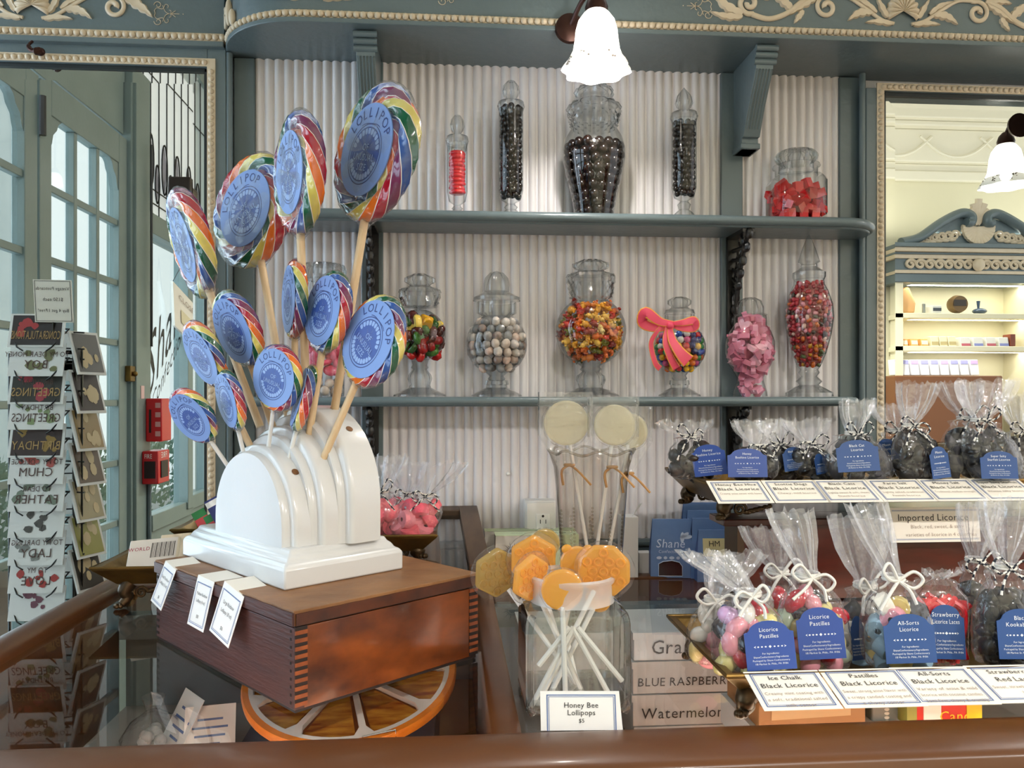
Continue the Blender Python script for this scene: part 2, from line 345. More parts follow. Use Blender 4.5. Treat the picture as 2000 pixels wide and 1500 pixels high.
# --- corbels below the cornice
def corbel(px0, px1):
    xa, xb = P(px0, 0, 1.72).x, P(px1, 0, 1.72).x; cx = (xa+xb)/2; w = (xb-xa)/2
    top = SZ; t = MB(); pr = [(YW-.015, top), (1.705, top), (1.705, top-.006), (1.713, top-.05)]
    for i in range(9): q = i/8; pr.append((1.715+.075*q**1.5+.035*math.sin(q*math.pi)*.4, top-.05-.125*q))
    pr += [(1.80, top-.175), (1.80, top-.2), (YW-.015, top-.2)]
    t.prism(pr, cx-w*.8, cx+w*.8, lambda y, z, x: (x, y, z)); c = t.build('corbel', TEAL, co, bev=.0015)
    for k in range(3): MB().tube([(cx-w, 1.70+.006*k, top-.009-.013*k), (cx+w, 1.70+.006*k, top-.009-.013*k)], .0068, 10).build('corbel_roll', TEAL, c)
    for k in range(5):
        x = cx+w*.8*(-.7+.35*k); MB().tube([(x, y-.0005, z) for y, z in pr[3:12]], .0016, 6).build('corbel_flute', TEAL, c)
    MB().box(cx-w*.95, cx+w*.95, 1.795, YW-.01, top-.2, top-.187).build('corbel_foot', TEAL, c, bev=.002)
corbel(692, 738); corbel(1470, 1512)
# --- shelves
def shelf(name, z, th, pxl, pxr, yfront, label, ends):
    xa = P(pxl, 0, yfront+.08).x; xb = P(pxr, 0, yfront+.08).x; r = .10; pts = [(xa, YW-.01)]
    pts += [(xa, yfront+.03), (xa+.03, yfront)] if not ends[0] else [(xa+r-r*math.cos(i*math.pi/16), yfront+r-r*math.sin(i*math.pi/16)) for i in range(9)]
    pts += [(xb-r+r*math.sin(i*math.pi/16), yfront+r-r*math.cos(i*math.pi/16)) for i in range(9)] if ends[1] else [(xb-.03, yfront), (xb, yfront+.03)]
    pts += [(xb, YW-.01)]
    s = thing(name, (0, YW, z), label, 'shelf')
    MB().prism(pts, z-th, z, lambda x, y, t: (x, y, t)).build('shelf_board', TEAL, s, bev=.004)
    m = MB(); m.tube([(x, y-.001 if y < YW-.05 else y, z-th*.45) for x, y in pts[1:-1]], th*.42, 10); m.build('shelf_nosing', TEAL, s)
    return s
sh1 = shelf('wall_shelf', .404, .026, 478, 1697, 1.735, 'upper grey-green shelf with curved end holding the chocolate ball jars', (1, 1))
sh2 = shelf('wall_shelf', 0.0, .021, 473, 1648, 1.735, 'lower grey-green shelf at eye level holding the round candy jars', (0, 0))
random.seed(5)
def iron_bracket(parent, px, ztop, h, dep=.105):
    x = P(px, 0, 1.84).x; m = MB(); m.box(x-.014, x+.014, 1.842, 1.852, ztop-h, ztop); m.box(x-.014, x+.014, 1.848-dep, 1.852, ztop-.008, ztop)
    for i in range(9):
        t = i/8; y = 1.845-dep*(1-t)**1.6; m.ball((x, y, ztop-.012-(h-.03)*t), (.009, .009+.006*math.sin(i*2.2), .013), 8, 6)
        if 0 < i < 7: m.tube([(x, y, ztop-.012-(h-.03)*t), (x, 1.846, ztop-.012-(h-.03)*(t*.8))], .005, 6)
        if i < 6: m.tube([(x, 1.845-dep*(1-t)**1.6*.5+.012*math.cos(q*.7), ztop-.02-(h-.03)*t*.8+.012*math.sin(q*.7)) for q in range(10)], .003, 5)
    m.tube(smooth([(x, 1.848-dep, ztop-.006), (x, 1.845-dep*.62, ztop-h*.22), (x, 1.845-dep*.3, ztop-h*.55), (x, 1.842, ztop-h*.97)], 6), .005, 6)
    m.build('iron_bracket', IRON, parent)
for px in (727, 1433): iron_bracket(sh1, px, .378, .245)
for px in (727, 1433): iron_bracket(sh2, px, -.021, .2, .085)
# --- mirrors set into the panels on both sides
def mirror(name, label, xa, xb, z0, z1, frm, inner_side, ybead, parts_left=True):
    """xa..xb visible glass; frm = outer edges of the teal panel (x0,x1,z0,z1)"""
    t = thing(name, (xa, YG, z0), label, 'mirror'); bw = .027; a = .010
    fx0, fx1, fz0, fz1 = frm; yf = 1.828
    gap = .008
    def rail(x0, x1, zz0, zz1): MB().box(x0, x1, yf, 1.87, zz0, zz1).build('frame_rail', TEAL, t, bev=.0015)
    rail(fx0, xa-gap, fz0, fz1); rail(xb+gap, fx1, fz0, fz1); rail(xa-gap, xb+gap, z1+gap, fz1); rail(xa-gap, xb+gap, fz0, z0-gap)
    for (p, q, r, s_) in ((xa-gap, xa+.001, z0, z1), (xb-.001, xb+gap, z0, z1), (xa, xb, z1-.001, z1+gap)):
        MB().box(p, q, yf+.007, 1.87, r, s_).build('rebate', mat('black_rebate', '#1d2426', .4), t)
    MB().poly([(xa+bw, YG, z0+bw), (xb-bw, YG, z0+bw), (xb-bw, YG, z1-bw), (xa+bw, YG, z1-bw)]).build('mirror_glass', MIRROR, t, sharp=0)
    y2 = YG+bw*math.tan(a*1.0)
    for q in ([(xa, z0), (xb, z0), (xb-bw, z0+bw), (xa+bw, z0+bw)], [(xb, z0), (xb, z1), (xb-bw, z1-bw), (xb-bw, z0+bw)], [(xb, z1), (xa, z1), (xa+bw, z1-bw), (xb-bw, z1-bw)], [(xa, z1), (xa, z0), (xa+bw, z0+bw), (xa+bw, z1-bw)]):
        MB().poly([(q[0][0], y2, q[0][1]), (q[1][0], y2, q[1][1]), (q[2][0], YG, q[2][1]), (q[3][0], YG, q[3][1])]).build('glass_bevel', MIRROR, t, sharp=0)
    MB().box(xa, xb, YG+.004, YG+.012, z0, z1).build('mirror_back', DWOOD, t)
    # bead rows
    o = gap+.009; xl, xr, zt_ = xa-o, xb+o, z1+o
    side = xr if inner_side > 0 else xl
    st = MB(); st.box(min(xl, xr)-.009, max(xl, xr)+.009, yf-.003, yf+.002, zt_-.008, zt_+.009); st.build('bead_strip', CREAM, t)
    st = MB(); st.box(side-.009, side+.009, yf-.003, yf+.002, z0, zt_-.008); st.build('bead_strip', CREAM, t)
    lim = (max(xl, P(0, 0, yf).x-.02), min(xr, P(2000, 0, yf).x+.02))
    beads([(lim[0], 0, 0), (lim[1], 0, 0)], 0, .0066, t, .0145, lambda p: (p[0], yf-.003, zt_))
    beads([(0, 0, max(z0, -.4)), (0, 0, zt_-.012)], 0, .0066, t, .0145, lambda p: (side, yf-.003, p[2]))
    return t
g0 = P(401, 0, YG).x; gz = P(401, 142, YG).z
xl_end = P(441, 0, 1.828).x
mirror('wall_mirror', 'tall mirror in cream beaded frame reflecting the glazed shop door and postcard rack', -1.42, g0, -.75, gz, (-1.49, xl_end, -.82, .78), 1, 1.83)
g1 = P(1727, 0, YG).x; gz1 = P(1727, 188, YG).z; xr0 = P(1692, 0, 1.828).x
mirror('wall_mirror', 'wide mirror in cream beaded frame reflecting a lit cabinet and hanging lamp', g1, 1.75, -.42, gz1, (xr0, 1.84, -.47, .735), -1, 1.83)
for xx, nm in ((xl_end, 'trim_6'), (xr0, 'trim_7')):
    m = MB(); m.tube([(xx+(.006 if nm == 'trim_6' else -.006), 1.835, -.45), (xx+(.006 if nm == 'trim_6' else -.006), 1.835, .77)], .0075, 10); m.build(nm, TEAL, kind='structure')
# frieze above the left mirror
lc = thing('trim_8', (-.8, 1.82, .78), 'grey-green frieze with carved shell and bead row above the mirror with the door', None, kind='structure')
xa, xb = -1.6, CX-CR-.002
for (y, z0, z1, m_, nme) in ((1.812, .775, .787, TEAL, 'lip'), (1.816, .787, .806, CREAM, 'bead_backing'), (1.822, .806, .895, TEAL, 'fascia'), (1.81, .895, .93, TEAL, 'crown_strip')):
    MB().box(xa, xb, y, 1.88, z0, z1).build(nme, m_, lc, bev=.0015)
beads([(P(0, 0, 1.815).x-.01, 0, 0), (xb, 0, 0)], 0, .0075, lc, .0148, lambda p: (p[0], 1.815, .7965))
c3 = P(64, 30, 1.822); carve(lc, c3.x, .85, 1.822, .2); flourish(lc, P(298, 0, 1.822).x, .848, 1.822, 1, 1.0)
MB().box(XE-.9, XE, 1.7, 1.88, .6, .77).build('trim_9', TEAL, kind='structure')
# small bronze hook on the frieze
hk = P(72, 98, 1.81); m = MB(); m.tube(smooth([(hk.x-.008, 1.808, hk.z+.018), (hk.x-.012, 1.80, hk.z+.006), (hk.x-.006, 1.796, hk.z-.005), (hk.x+.006, 1.796, hk.z-.008), (hk.x+.014, 1.8, hk.z-.004)], 5), [.003]*6+[.005]*8+[.008]*6+[.006]*1, 8); m.ball((hk.x+.01, 1.803, hk.z-.006), (.011, .008, .009))
m.build('wall_hook', mat('bronze', '#3a211a', .35, metal=.6), label='small dark bronze hook above the mirror with the door', cat='hook')
# power outlet
op = P(1053, 1003, 1.85); t = thing('power_outlet', (op.x, YW-.01, op.z), 'white surface-mounted power outlet on the beadboard wall', 'outlet')
w2 = .036
MB().box(op.x-w2, op.x+w2, 1.822, YW-.004, op.z-.058, op.z+.034).build('box_body', PAPERW, t, bev=.003)
MB().box(op.x-w2*.9, op.x+w2*.9, 1.818, 1.823, op.z-.054, op.z+.030).build('cover_plate', PAPERW, t, bev=.002)
f = MB().box(op.x-.011, op.x+.021, 1.8155, 1.819, op.z-.045, op.z+.004).build('socket_face', PAPERW, t, bev=.002)
for dx in (-.001, .0115): MB().box(op.x+dx-.0008, op.x+dx+.0008, 1.815, 1.8157, op.z-.018, op.z-.009).build('slot', INK, f)
MB().lathe([(.0001, 0), (.003, 0)], 12).xf(Matrix.Translation((op.x+.005, 1.8152, op.z-.001)) @ Matrix.Rotation(math.pi/2, 4, 'X')).build('ground_hole', INK, f)
s = P(993, 925, 1.86); MB().ball((s.x, 1.861, s.z), (.0045, .004, .0045), 10, 6).build('wall_screw', PAPERW, label='small white screw head on the beadboard above the outlet', cat='screw')
# --- wall lamps
LAMPG = glass('lamp_glass', '#ffffff', '#e8e4dc', .2, .6, haze=.55, hazecol='#fffaf0')
BULB = mat('lit_bulb', '#fff1dc', .5, emit=10)
SHADE = None
def shade_mat(nm, em, op):
    m = bpy.data.materials.new(nm); m.use_nodes = True; N = m.node_tree.nodes; L = m.node_tree.links; b = N['Principled BSDF']
    b.inputs['Base Color'].default_value = (.95, .93, .88, 1); b.inputs['Roughness'].default_value = .4
    b.inputs['Emission Color'].default_value = (1, .93, .82, 1); b.inputs['Emission Strength'].default_value = em
    t = N.new('ShaderNodeBsdfTransparent'); mx = N.new('ShaderNodeMixShader'); mx.inputs[0].default_value = op
    L.new(t.outputs[0], mx.inputs[1]); L.new(b.outputs[0], mx.inputs[2]); L.new(mx.outputs[0], N['Material Output'].inputs[0]); return m
SHADE = shade_mat('frosted_shade', 1.3, .9); SKIRT = shade_mat('etched_skirt', .12, .97); ETCH = mat('etched_flowers', '#a79e92', .6); BRONZE = mat('bronze', '#3a211a', .35, metal=.6)
def lamp(pos, label, power, rose=True):
    nm_ = 'wall_lamp' if rose else 'pendant_lamp'
    x, y, z = pos; t = thing(nm_, pos, label, 'lamp', 'bell glass lamps')
    k = .0634/.062
    pr = [(.020, .118), (.026, .112), (.036, .098), (.041, .08), (.043, .06), (.046, .04), (.053, .024, 8, .02), (.061, .012, 8, .05), (.065, .004, 8, .07), (.058, -.014, 8, .03), (.045, -.026, 8, .01)]
    MB().lathe(pr[:7], 48, (x, y, z)).build('glass_shade', SHADE, t); shd = MB().lathe(pr[6:9]+[(.0655, .0, 8, .07)], 48, (x, y, z)).build('shade_skirt', SKIRT, t)
    rng = random.Random(2); m = MB()
    for i in range(8):
        a = 2*math.pi*i/8+.2
        for q in range(9):
            aa = a+rng.uniform(-.22, .22); zz = rng.uniform(.004, .024); r = .0535+(.024-zz)*.52
            m.ball((x+r*math.cos(aa), y+r*math.sin(aa), z+zz), (.0022, .0022, .0018), 5, 4)
    m.build('etched_flower_band', ETCH, shd, kind='stuff')
    MB().ball((x, y, z+.075), (.016, .016, .024), 14, 10).build('bulb', BULB, t)
    MB().lathe([(.021, .112), (.023, .125), (.018, .14), (.009, .15)], 20, (x, y, z), cap1=True).build('shade_holder', BRONZE, t)
    if rose:
        m = MB(); m.lathe([(.032, 0), (.030, .008), (.022, .012), (.008, .016)], 28, cap0=True, cap1=True); m.xf(Matrix.Translation((x-.036, YF-.002, z+.135)) @ Matrix.Rotation(math.pi/2, 4, 'X')); m.build('wall_rose', BRONZE, t)
        MB().tube(smooth([(x-.036, YF-.01, z+.135), (x-.02, y+.06, z+.165), (x, y+.02, z+.17), (x, y, z+.145)], 6), .005, 8).build('lamp_arm', BRONZE, t)
    else: MB().tube([(x, y, z+.145), (x, y, 2.33)], .006, 8).build('lamp_stem', BRONZE, t)
    l = light('lamp_light', 'POINT', (x, y, z+.03), power, (1, .972, .94), .015); return t
lp = D(1165, 145, 1.575); lamp((lp.x, lp.y, lp.z+.006), 'lit frosted bell-shaped glass lamp with etched flowers on the cornice', 3.0)
lamp((1.54, 1.57, .585), 'lit bell-shaped glass lamp seen in the mirror beside the cabinet', 2.5)
# ================================================================ side wall with the glazed door (seen in the tall mirror)
XS = -1.5
def WL(px, py=775):          # real (Y, z) of a point of the side wall whose mirror image is seen at a pixel
    u = (px-1000)/F; d = XS/(S_+C_*u); return 2*YG-d*(C_-S_*u), d*(HY-py)/F
DTEAL = mat('door_teal', '#7d8b87', .35, col2='#74827e', nscale=6, bump=.1)
PANE = glass('door_pane', '#e3ecee', '#a9b8bb', .02, 1.1)
def sbox(name, y0, y1, z0, z1, t0=0, t1=.05, m=DTEAL, parent=None, bev=.003, **kw):
    return MB().box(XS+t0, XS+t1, min(y0, y1), max(y0, y1), z0, z1).build(name, m, parent, bev=bev, **kw)
ya, yb = WL(52)[0], WL(228)[0]              # door leaf edges (ya > yb in real Y)
wl = thing('wall_left', (XS, 0, FLOOR), 'grey-green timber shopfront wall with glazed doors', None, kind='structure')
ytop = 1.16
sbox('lintel', 1.87, yb, ytop+.02, 2.32, -.08, .03, parent=wl); sbox('lintel', yb, -2.4, 1.95, 2.32, -.08, .03, parent=wl)
sbox('pilaster', yb-.01, WL(268)[0], FLOOR, ytop+.4, -.05, .06, parent=wl)
sbox('pilaster_bead', yb-.03, yb-.06, FLOOR, ytop+.3, .05, .075, parent=wl)
sbox('far_jamb', -1.55, -2.4, FLOOR, 2.3, -.05, .04, parent=wl)
sbox('dado', WL(270)[0], -1.55, FLOOR, -.62, -.05, .03, parent=wl)
sbox('transom_bar', WL(270)[0], -1.55, .80, .90, -.05, .05, parent=wl)
def leaf(n, y0, y1, label):
    t = thing(n, (XS, (y0+y1)/2, FLOOR), label, None, kind='structure'); w = y0-y1; st = .085
    sbox('door_stile', y0, y0-st, FLOOR, ytop, 0, .045, parent=t); sbox('door_stile', y1+st, y1, FLOOR, ytop, 0, .045, parent=t)
    sbox('top_rail', y0-st, y1+st, 1.03, ytop, 0, .045, parent=t); sbox('lock_rail', y0-st, y1+st, FLOOR, -.82, 0, .045, parent=t)
    cols, rows = 3, 7; W_ = (w-2*st)/cols; H_ = (1.03+.82)/rows
    for i in range(1, cols): sbox('muntin', y0-st-W_*i+.014, y0-st-W_*i-.014, -.82, 1.03, .006, .04, parent=t)
    for j in range(1, rows): sbox('muntin', y0-st, y1+st, -.82+H_*j-.014, -.82+H_*j+.014, .008, .038, parent=t)
    for i in range(cols):
        for j in range(rows):
            a = y0-st-W_*i; z = -.82+H_*j; MB().poly([(XS+.02, a, z), (XS+.02, a-W_, z), (XS+.02, a-W_, z+H_), (XS+.02, a, z+H_)]).build('pane', PANE, t, sharp=0)
    for yy, sg in ((y0-st, -1), (y1+st, 1)):              # shaped upper corners
        m = MB(); pl = [(0, 0), (0, -.12), (.012, -.10), (.022, -.065), (.05, -.04), (.062, -.015), (.085, 0)]; m.prism([(yy+sg*a, 1.03+b) for a, b in pl], XS+.006, XS+.04, lambda y, z, x: (x, y, z)); m.build('corner_bracket', DTEAL, t)
    return t
dl = leaf('door_1', ya, yb, 'tall glazed shop door with small panes seen in the mirror'); leaf('door_2', ya+.80, ya+.015, 'second glazed door leaf beside the first in the mirror')
hy, hz = WL(52, 225); MB().tube([(XS+.055, hy, hz-.07), (XS+.055, hy, hz+.07)], .012, 8).build('door_hinge', IRON, dl)
y_, z_ = WL(229, 730); t = thing('door_lock', (XS+.06, y_, z_), 'small brass latch on the edge of the glazed door', 'latch'); MB().box(XS+.045, XS+.07, y_-.03, y_+.03, z_-.035, z_+.035).build('latch_plate', BRASS, t, bev=.003); MB().ball((XS+.078, y_, z_), .012, 10, 7).build('latch_knob', BRASS, t)
# shop window with lettering
w1 = thing('window_1', (XS, -.9, -.6), 'shop window with black script lettering beside the door', None, kind='structure')
y1a, y1b, y1c = WL(278)[0], WL(346)[0], -1.55
sbox('window_frame', y1a+.04, y1a, -.62, .80, -.01, .04, parent=w1); sbox('window_frame', y1b, y1b-.14, -.62, .80, -.02, .06, parent=w1); sbox('window_frame', y1c+.04, y1c, -.62, .80, -.02, .05, parent=w1); sbox('window_rail', y1a, y1c, -.66, -.58, -.02, .05, parent=w1)
for a, b in ((y1a, y1b), (y1b-.14, y1c)): MB().poly([(XS+.01, a, -.6), (XS+.01, b, -.6), (XS+.01, b, .8), (XS+.01, a, .8)]).build('pane', PANE, w1, sharp=0)
ly0, lz0 = WL(283, 775); m = MB(); up = Vector((0, -.70, .62)).normalized(); per = Vector((0, .60, .80)); o = Vector((XS+.013, ly0+.02, -.02))
f = lambda a, b: tuple(o+up*a+Vector((0, 0, 1))*b); m.text('Shane', .42, f, 0, cx=.42, cy=-.02, slant=.25, xs=.8); f2 = lambda a, b: tuple(o+up*a+Vector((0, 0, 1))*b+Vector((.001, 0, 0))); m.text('Confectionery', .13, f2, 0, cx=.50, cy=-.13, slant=.2); m.build('window_lettering', INK, w1, sharp=0)
# leaded transom light above the window
w2 = thing('window_2', (XS, -.9, .9), 'leaded stained glass light above the shop window', None, kind='structure'); LEAD = mat('lead_came', '#2c2a28', .4, metal=.5); zA, zB = .90, 1.95
MB().poly([(XS+.005, y1a+.05, zA), (XS+.005, y1c, zA), (XS+.005, y1c, zB), (XS+.005, y1a+.05, zB)]).build('pane', glass('art_glass', '#f2f2ee', '#d6d8d4', .06, .9, haze=.45, hazecol='#e6e8e4'), w2, sharp=0)
span = (y1a+.05)-y1c; GRY = glass('smoke_glass', '#b3aeb3', '#8d888d', .06, .9, haze=.4, hazecol='#9d98a0')
for i in range(12):
    y = y1a+.04-span*i/11.0; MB().tube([(XS+.012, y, zA), (XS+.012, y, zB)], .0035, 6).build('lead_line', LEAD, w2)
for i in range(6):
    yc = y1a-.02-span*(i+.5)/6.5; zc = zA+.28
    for s, k in ((1, 1), (-1, .75)):
        MB().tube([(XS+.014, yc+s*.045+.040*k*math.cos(q), zc*1.0+(.0 if s > 0 else -.10)+.13*k*math.sin(q)) for q in [2*math.pi*j/20 for j in range(20)]], .004, 6, closed=True).build('lead_loop', LEAD, w2)
        MB().add([(XS+.009, yc+s*.045+.038*k*math.cos(q), zc+(.0 if s > 0 else -.10)+.125*k*math.sin(q)) for q in [2*math.pi*j/16 for j in range(16)]], [tuple(range(16))]).build('pane', GRY, w2, sharp=0)
for z in (zA+.07, zA+.14, zA+.75): MB().tube([(XS+.013, y1a+.05, z), (XS+.013, y1c, z)], .0035, 6).build('lead_line', LEAD, w2)
# fittings
y_, z_ = WL(330, 378); t = thing('door_closer', (XS+.08, y_, z_), 'brown box-shaped fitting above the shop window in the mirror', 'fitting'); MB().box(XS+.05, XS+.16, y_-.16, y_+.16, z_-.06, z_+.05).build('fitting_body', mat('brown_metal', '#3b302a', .4, metal=.4), t, bev=.006); MB().box(XS+.16, XS+.165, y_-.12, y_+.12, z_-.04, z_+.03).build('fitting_face', mat('brown_plate', '#5a4c42', .4, metal=.4), t, bev=.004)
for px, py, w, h, lb, txt in ((274, 820, .13, .205, 'red fire alarm strobe box on the door post', None), (268, 912, .15, .155, 'red fire alarm pull station below the strobe box', 'FIRE')):
    y_, z_ = WL(px-8, py); t = thing('fire_alarm', (XS+.06, y_, z_), lb, 'fire alarm', 'red fire alarm boxes'); y_ -= .02
    RED = mat('alarm_red', '#c8121c', .35, coat=.3); X0 = XS+.06
    MB().box(X0, X0+.075, y_-w/2, y_+w/2, z_-h/2, z_+h/2).build('alarm_case', RED, t, bev=.005)
    if txt:
        m = MB(); m.text(txt, .04, lambda a, b: (X0+.0762, y_+a, z_+b), 0, cy=h*.28); m.text(txt, .030, lambda a, b: (X0+.03+a*.6, y_+w/2+.0012, z_+b), 0, cy=h*.28); m.build('alarm_lettering', PAPERW, t, sharp=0)
        MB().box(X0+.075, X0+.08, y_-.045, y_+.045, z_-.05, z_+.03).build('pull_handle', mat('alarm_black', '#2a1414', .4), t, bev=.003); MB().box(X0+.012, X0+.062, y_+w/2, y_+w/2+.003, z_-.05, z_+.03).build('handle_slot', mat('alarm_black', '#2a1414', .4), t)
    else:
        for q in range(4): MB().box(X0+.045, X0+.068, y_+w/2, y_+w/2+.0015, z_+.07-.045*q-.012, z_+.07-.045*q+.012).build('strobe_print', mat('alarm_pale', '#d99a98', .5), t)
        MB().box(X0+.016, X0+.026, y_+w/2, y_+w/2+.0015, z_-.06, z_+.05).build('alarm_slot', mat('alarm_black', '#2a1414', .4), t)
    MB().box(XS+.05, X0, y_-w*.3, y_+w*.3, z_-h*.3, z_+h*.3).build('back_box', mat('grey_box', '#545a5c', .5), t)
y_, z_ = WL(262, 830); MB().tube([(XS+.07, y_, z_-.15), (XS+.07, y_, FLOOR)], .01, 8).build('conduit', TEAL, label='painted conduit running down below the fire alarm', cat='pipe')
y_, z_ = WL(252, 766); MB().box(XS+.0605, XS+.0625, y_-.02, y_+.02, z_-.03, z_+.03).build('small_notice', mat('pink_notice', '#d9b4b0', .6), label='tiny pinkish notice above the fire alarm', cat='notice')
y_, z_ = WL(262, 652); MB().tube([(XS+.08, y_, z_-.06), (XS+.08, y_, z_+.9)], .006, 6).build('slide_bolt', IRON, label='long black slide bolt on the door post', cat='bolt')
# hanging notice in the window
y_, z_ = WL(338, 618); t = thing('hanging_sign', (XS+.05, y_, z_), 'cream sign lettered Closed hanging in the shop window', 'sign'); u = Vector((.06, -.27, -.13)); v = Vector((0, .03, .23)); o = Vector((XS+.05, y_+.12, z_-.06))
m = MB(); q = [o, o+u, o+u+v, o+v]; m.add([tuple(p) for p in q]+[tuple(p+Vector((-.012, 0, 0))) for p in q], [(0, 1, 2, 3), (7, 6, 5, 4), (0, 4, 5, 1), (1, 5, 6, 2), (2, 6, 7, 3), (3, 7, 4, 0)], 0)
g = lambda a, b: tuple(o+u*(.5+a)+v*b+Vector((.004, 0, 0))); m.text('CLOSED', .17, g, 1, cy=.72, xs=1.0); m.add([g(-.28, .22), g(.28, .22), g(.28, .52), g(-.28, .52)], [(0, 1, 2, 3)], 2); m.build('sign_board', [CARD, GREYINK, mat('cream_plate', '#e6d9b4', .6)], t, sharp=0)
MB().tube([o+v, o+v*1.9+u*.5, o+v+u], .002, 5).build('sign_cord', IRON, t)
# postcard rack
RX, RY = -1.13, 1.38
wire = IRON; rk = thing('postcard_rack', (RX, RY, FLOOR), 'black wire spinner rack of vintage postcards seen in the mirror', 'rack'); MB().tube([(RX, RY, FLOOR), (RX, RY, .20)], .012, 8).build('rack_pole', wire, rk)
MB().lathe([(.2, 0), (.2, .02), (.03, .05)], 24, (RX, RY, FLOOR), cap0=True).build('rack_base', wire, rk)
RV = 2*YG-RY
def rkp(px, py, Yv): p = P(px, py, Yv); return Vector((p.x, 2*YG-p.y, p.z))
rowsy = [645, 702, 756, 806, 860, 912, 965, 1016, 1070, 1124, 1178]
fr = rkp(70, 775, 2.27); yfc = fr.y
txts = [('Congratulations', '#2c1f1c', '#b23a3a'), ('To My Dear Honey Boy', '#e5e3dc', '#7a7a52'), ('Birthday Greetings', '#2f2a20', '#a83a44'), ('Birthday Greetings', '#e9e7e2', '#8a9a6a'), ('Birthday', '#3a2620', '#9a7a3a'), ('To My College Chum', '#e3e2df', '#b85a52'), ('To Dear Father', '#e6e5e0', '#7f8a78'), ('A Kind Thought', '#e6e5e1', '#55504a'), ('To My Darling Lady', '#e4e3df', '#8a8a84'), ('To My Love', '#e2ded2', '#b03a32'), ('Souvenir', '#d9cfc6', '#7d4a58')]
KEYS = ['roses', 'two roses', 'flowers', 'bouquet', 'fruit', 'flag', 'leaves', 'portrait', 'garland', 'red blossom', 'basket']
for i, py in enumerate(rowsy):
    c = rkp(72, py, 2.27); w, h = .072, .047; tx, bg, acc = txts[i]; t = thing('postcard', tuple(c), ('postcard lettered '+tx if i not in (7, 10) else 'postcard with a '+('portrait', 'basket')[i > 7])+' in the '+('topmost second third fourth fifth sixth seventh eighth ninth tenth lowest'.split()[i])+' row of the wire rack', 'postcard', 'postcards on the spinner rack')
    ex = Vector((-1, 0, 0)); v = Vector((0, -.22, .97)); nn = Vector((0, 1, .22)).normalized(); rng = random.Random(i)
    pg = lambda a, b, k=0: tuple(c+ex*a+v*b+nn*k)
    m = MB(); m.add([pg(-w, -h), pg(w, -h), pg(w, h), pg(-w, h), pg(-w, -h, -.004), pg(w, -h, -.004), pg(w, h, -.004), pg(-w, h, -.004)], [(0, 1, 2, 3), (7, 6, 5, 4), (0, 4, 5, 1), (1, 5, 6, 2), (2, 6, 7, 3), (3, 7, 4, 0)], 0)
    mi_ = mat('postcard_ground_'+bg.strip('#'), bg, .5); ma_ = mat('postcard_tint_'+acc.strip('#'), acc, .5); dark = bg < '#8'
    if dark: m.add([pg(-w*.9, -h*.9, .0008), pg(w*.9, -h*.9, .0008), pg(w*.9, h*.9, .0008), pg(-w*.9, h*.9, .0008)], [(0, 1, 2, 3)], 1)
    for q in range(7):
        x, z, r = rng.uniform(-.7, .7)*w, rng.uniform(-.6, .6)*h, rng.uniform(.006, .014); m.poly([pg(x+r*math.cos(a)*rng.uniform(.7, 1.2), z+r*math.sin(a)*rng.uniform(.7, 1.2), .0012+.0001*q) for a in [j*.785 for j in range(8)]], 2)
    if i in (7, 10): tx = ''
    wd = tx.upper().split() or ['']; L1 = ' '.join(wd[:-1]) if len(wd) > 1 else ''; 
    if L1: m.text(L1, .021, lambda a, b: pg(a, b, .0025), 3, cy=h*.15, xs=.8)
    if wd[-1]: m.text(wd[-1], .034, lambda a, b: pg(a, b, .0025), 4 if dark else 3, cy=-h*.55, xs=min(.9, w*1.8/twidth(wd[-1], .034)))
    m.build('card_print', [PAPERW, mi_, ma_, mat('postcard_ink', '#5a4038', .6), mat('postcard_gold', '#b9935a', .5)], t, sharp=0)
    m = MB(); b0 = c+Vector((0, .006, -.045))
    m.tube([b0+Vector((.078, -.02, .05)), b0+Vector((.045, .008, -.002)), b0+Vector((.03, .006, -.012))], .0022, 5); m.tube([b0+Vector((-.078, -.02, .05)), b0+Vector((-.045, .008, -.002)), b0+Vector((-.03, .006, -.012))], .0022, 5); m.tube([b0+Vector((.08, -.02, .05)), b0+Vector((-.08, -.02, .05))], .002, 5); m.build('wire_pocket', wire, rk)
for x in (-.085, .085): MB().tube([(fr.x+x, yfc-.03, -.95), (fr.x+x, yfc-.03, .12)], .003, 6).build('rack_upright', wire, rk)
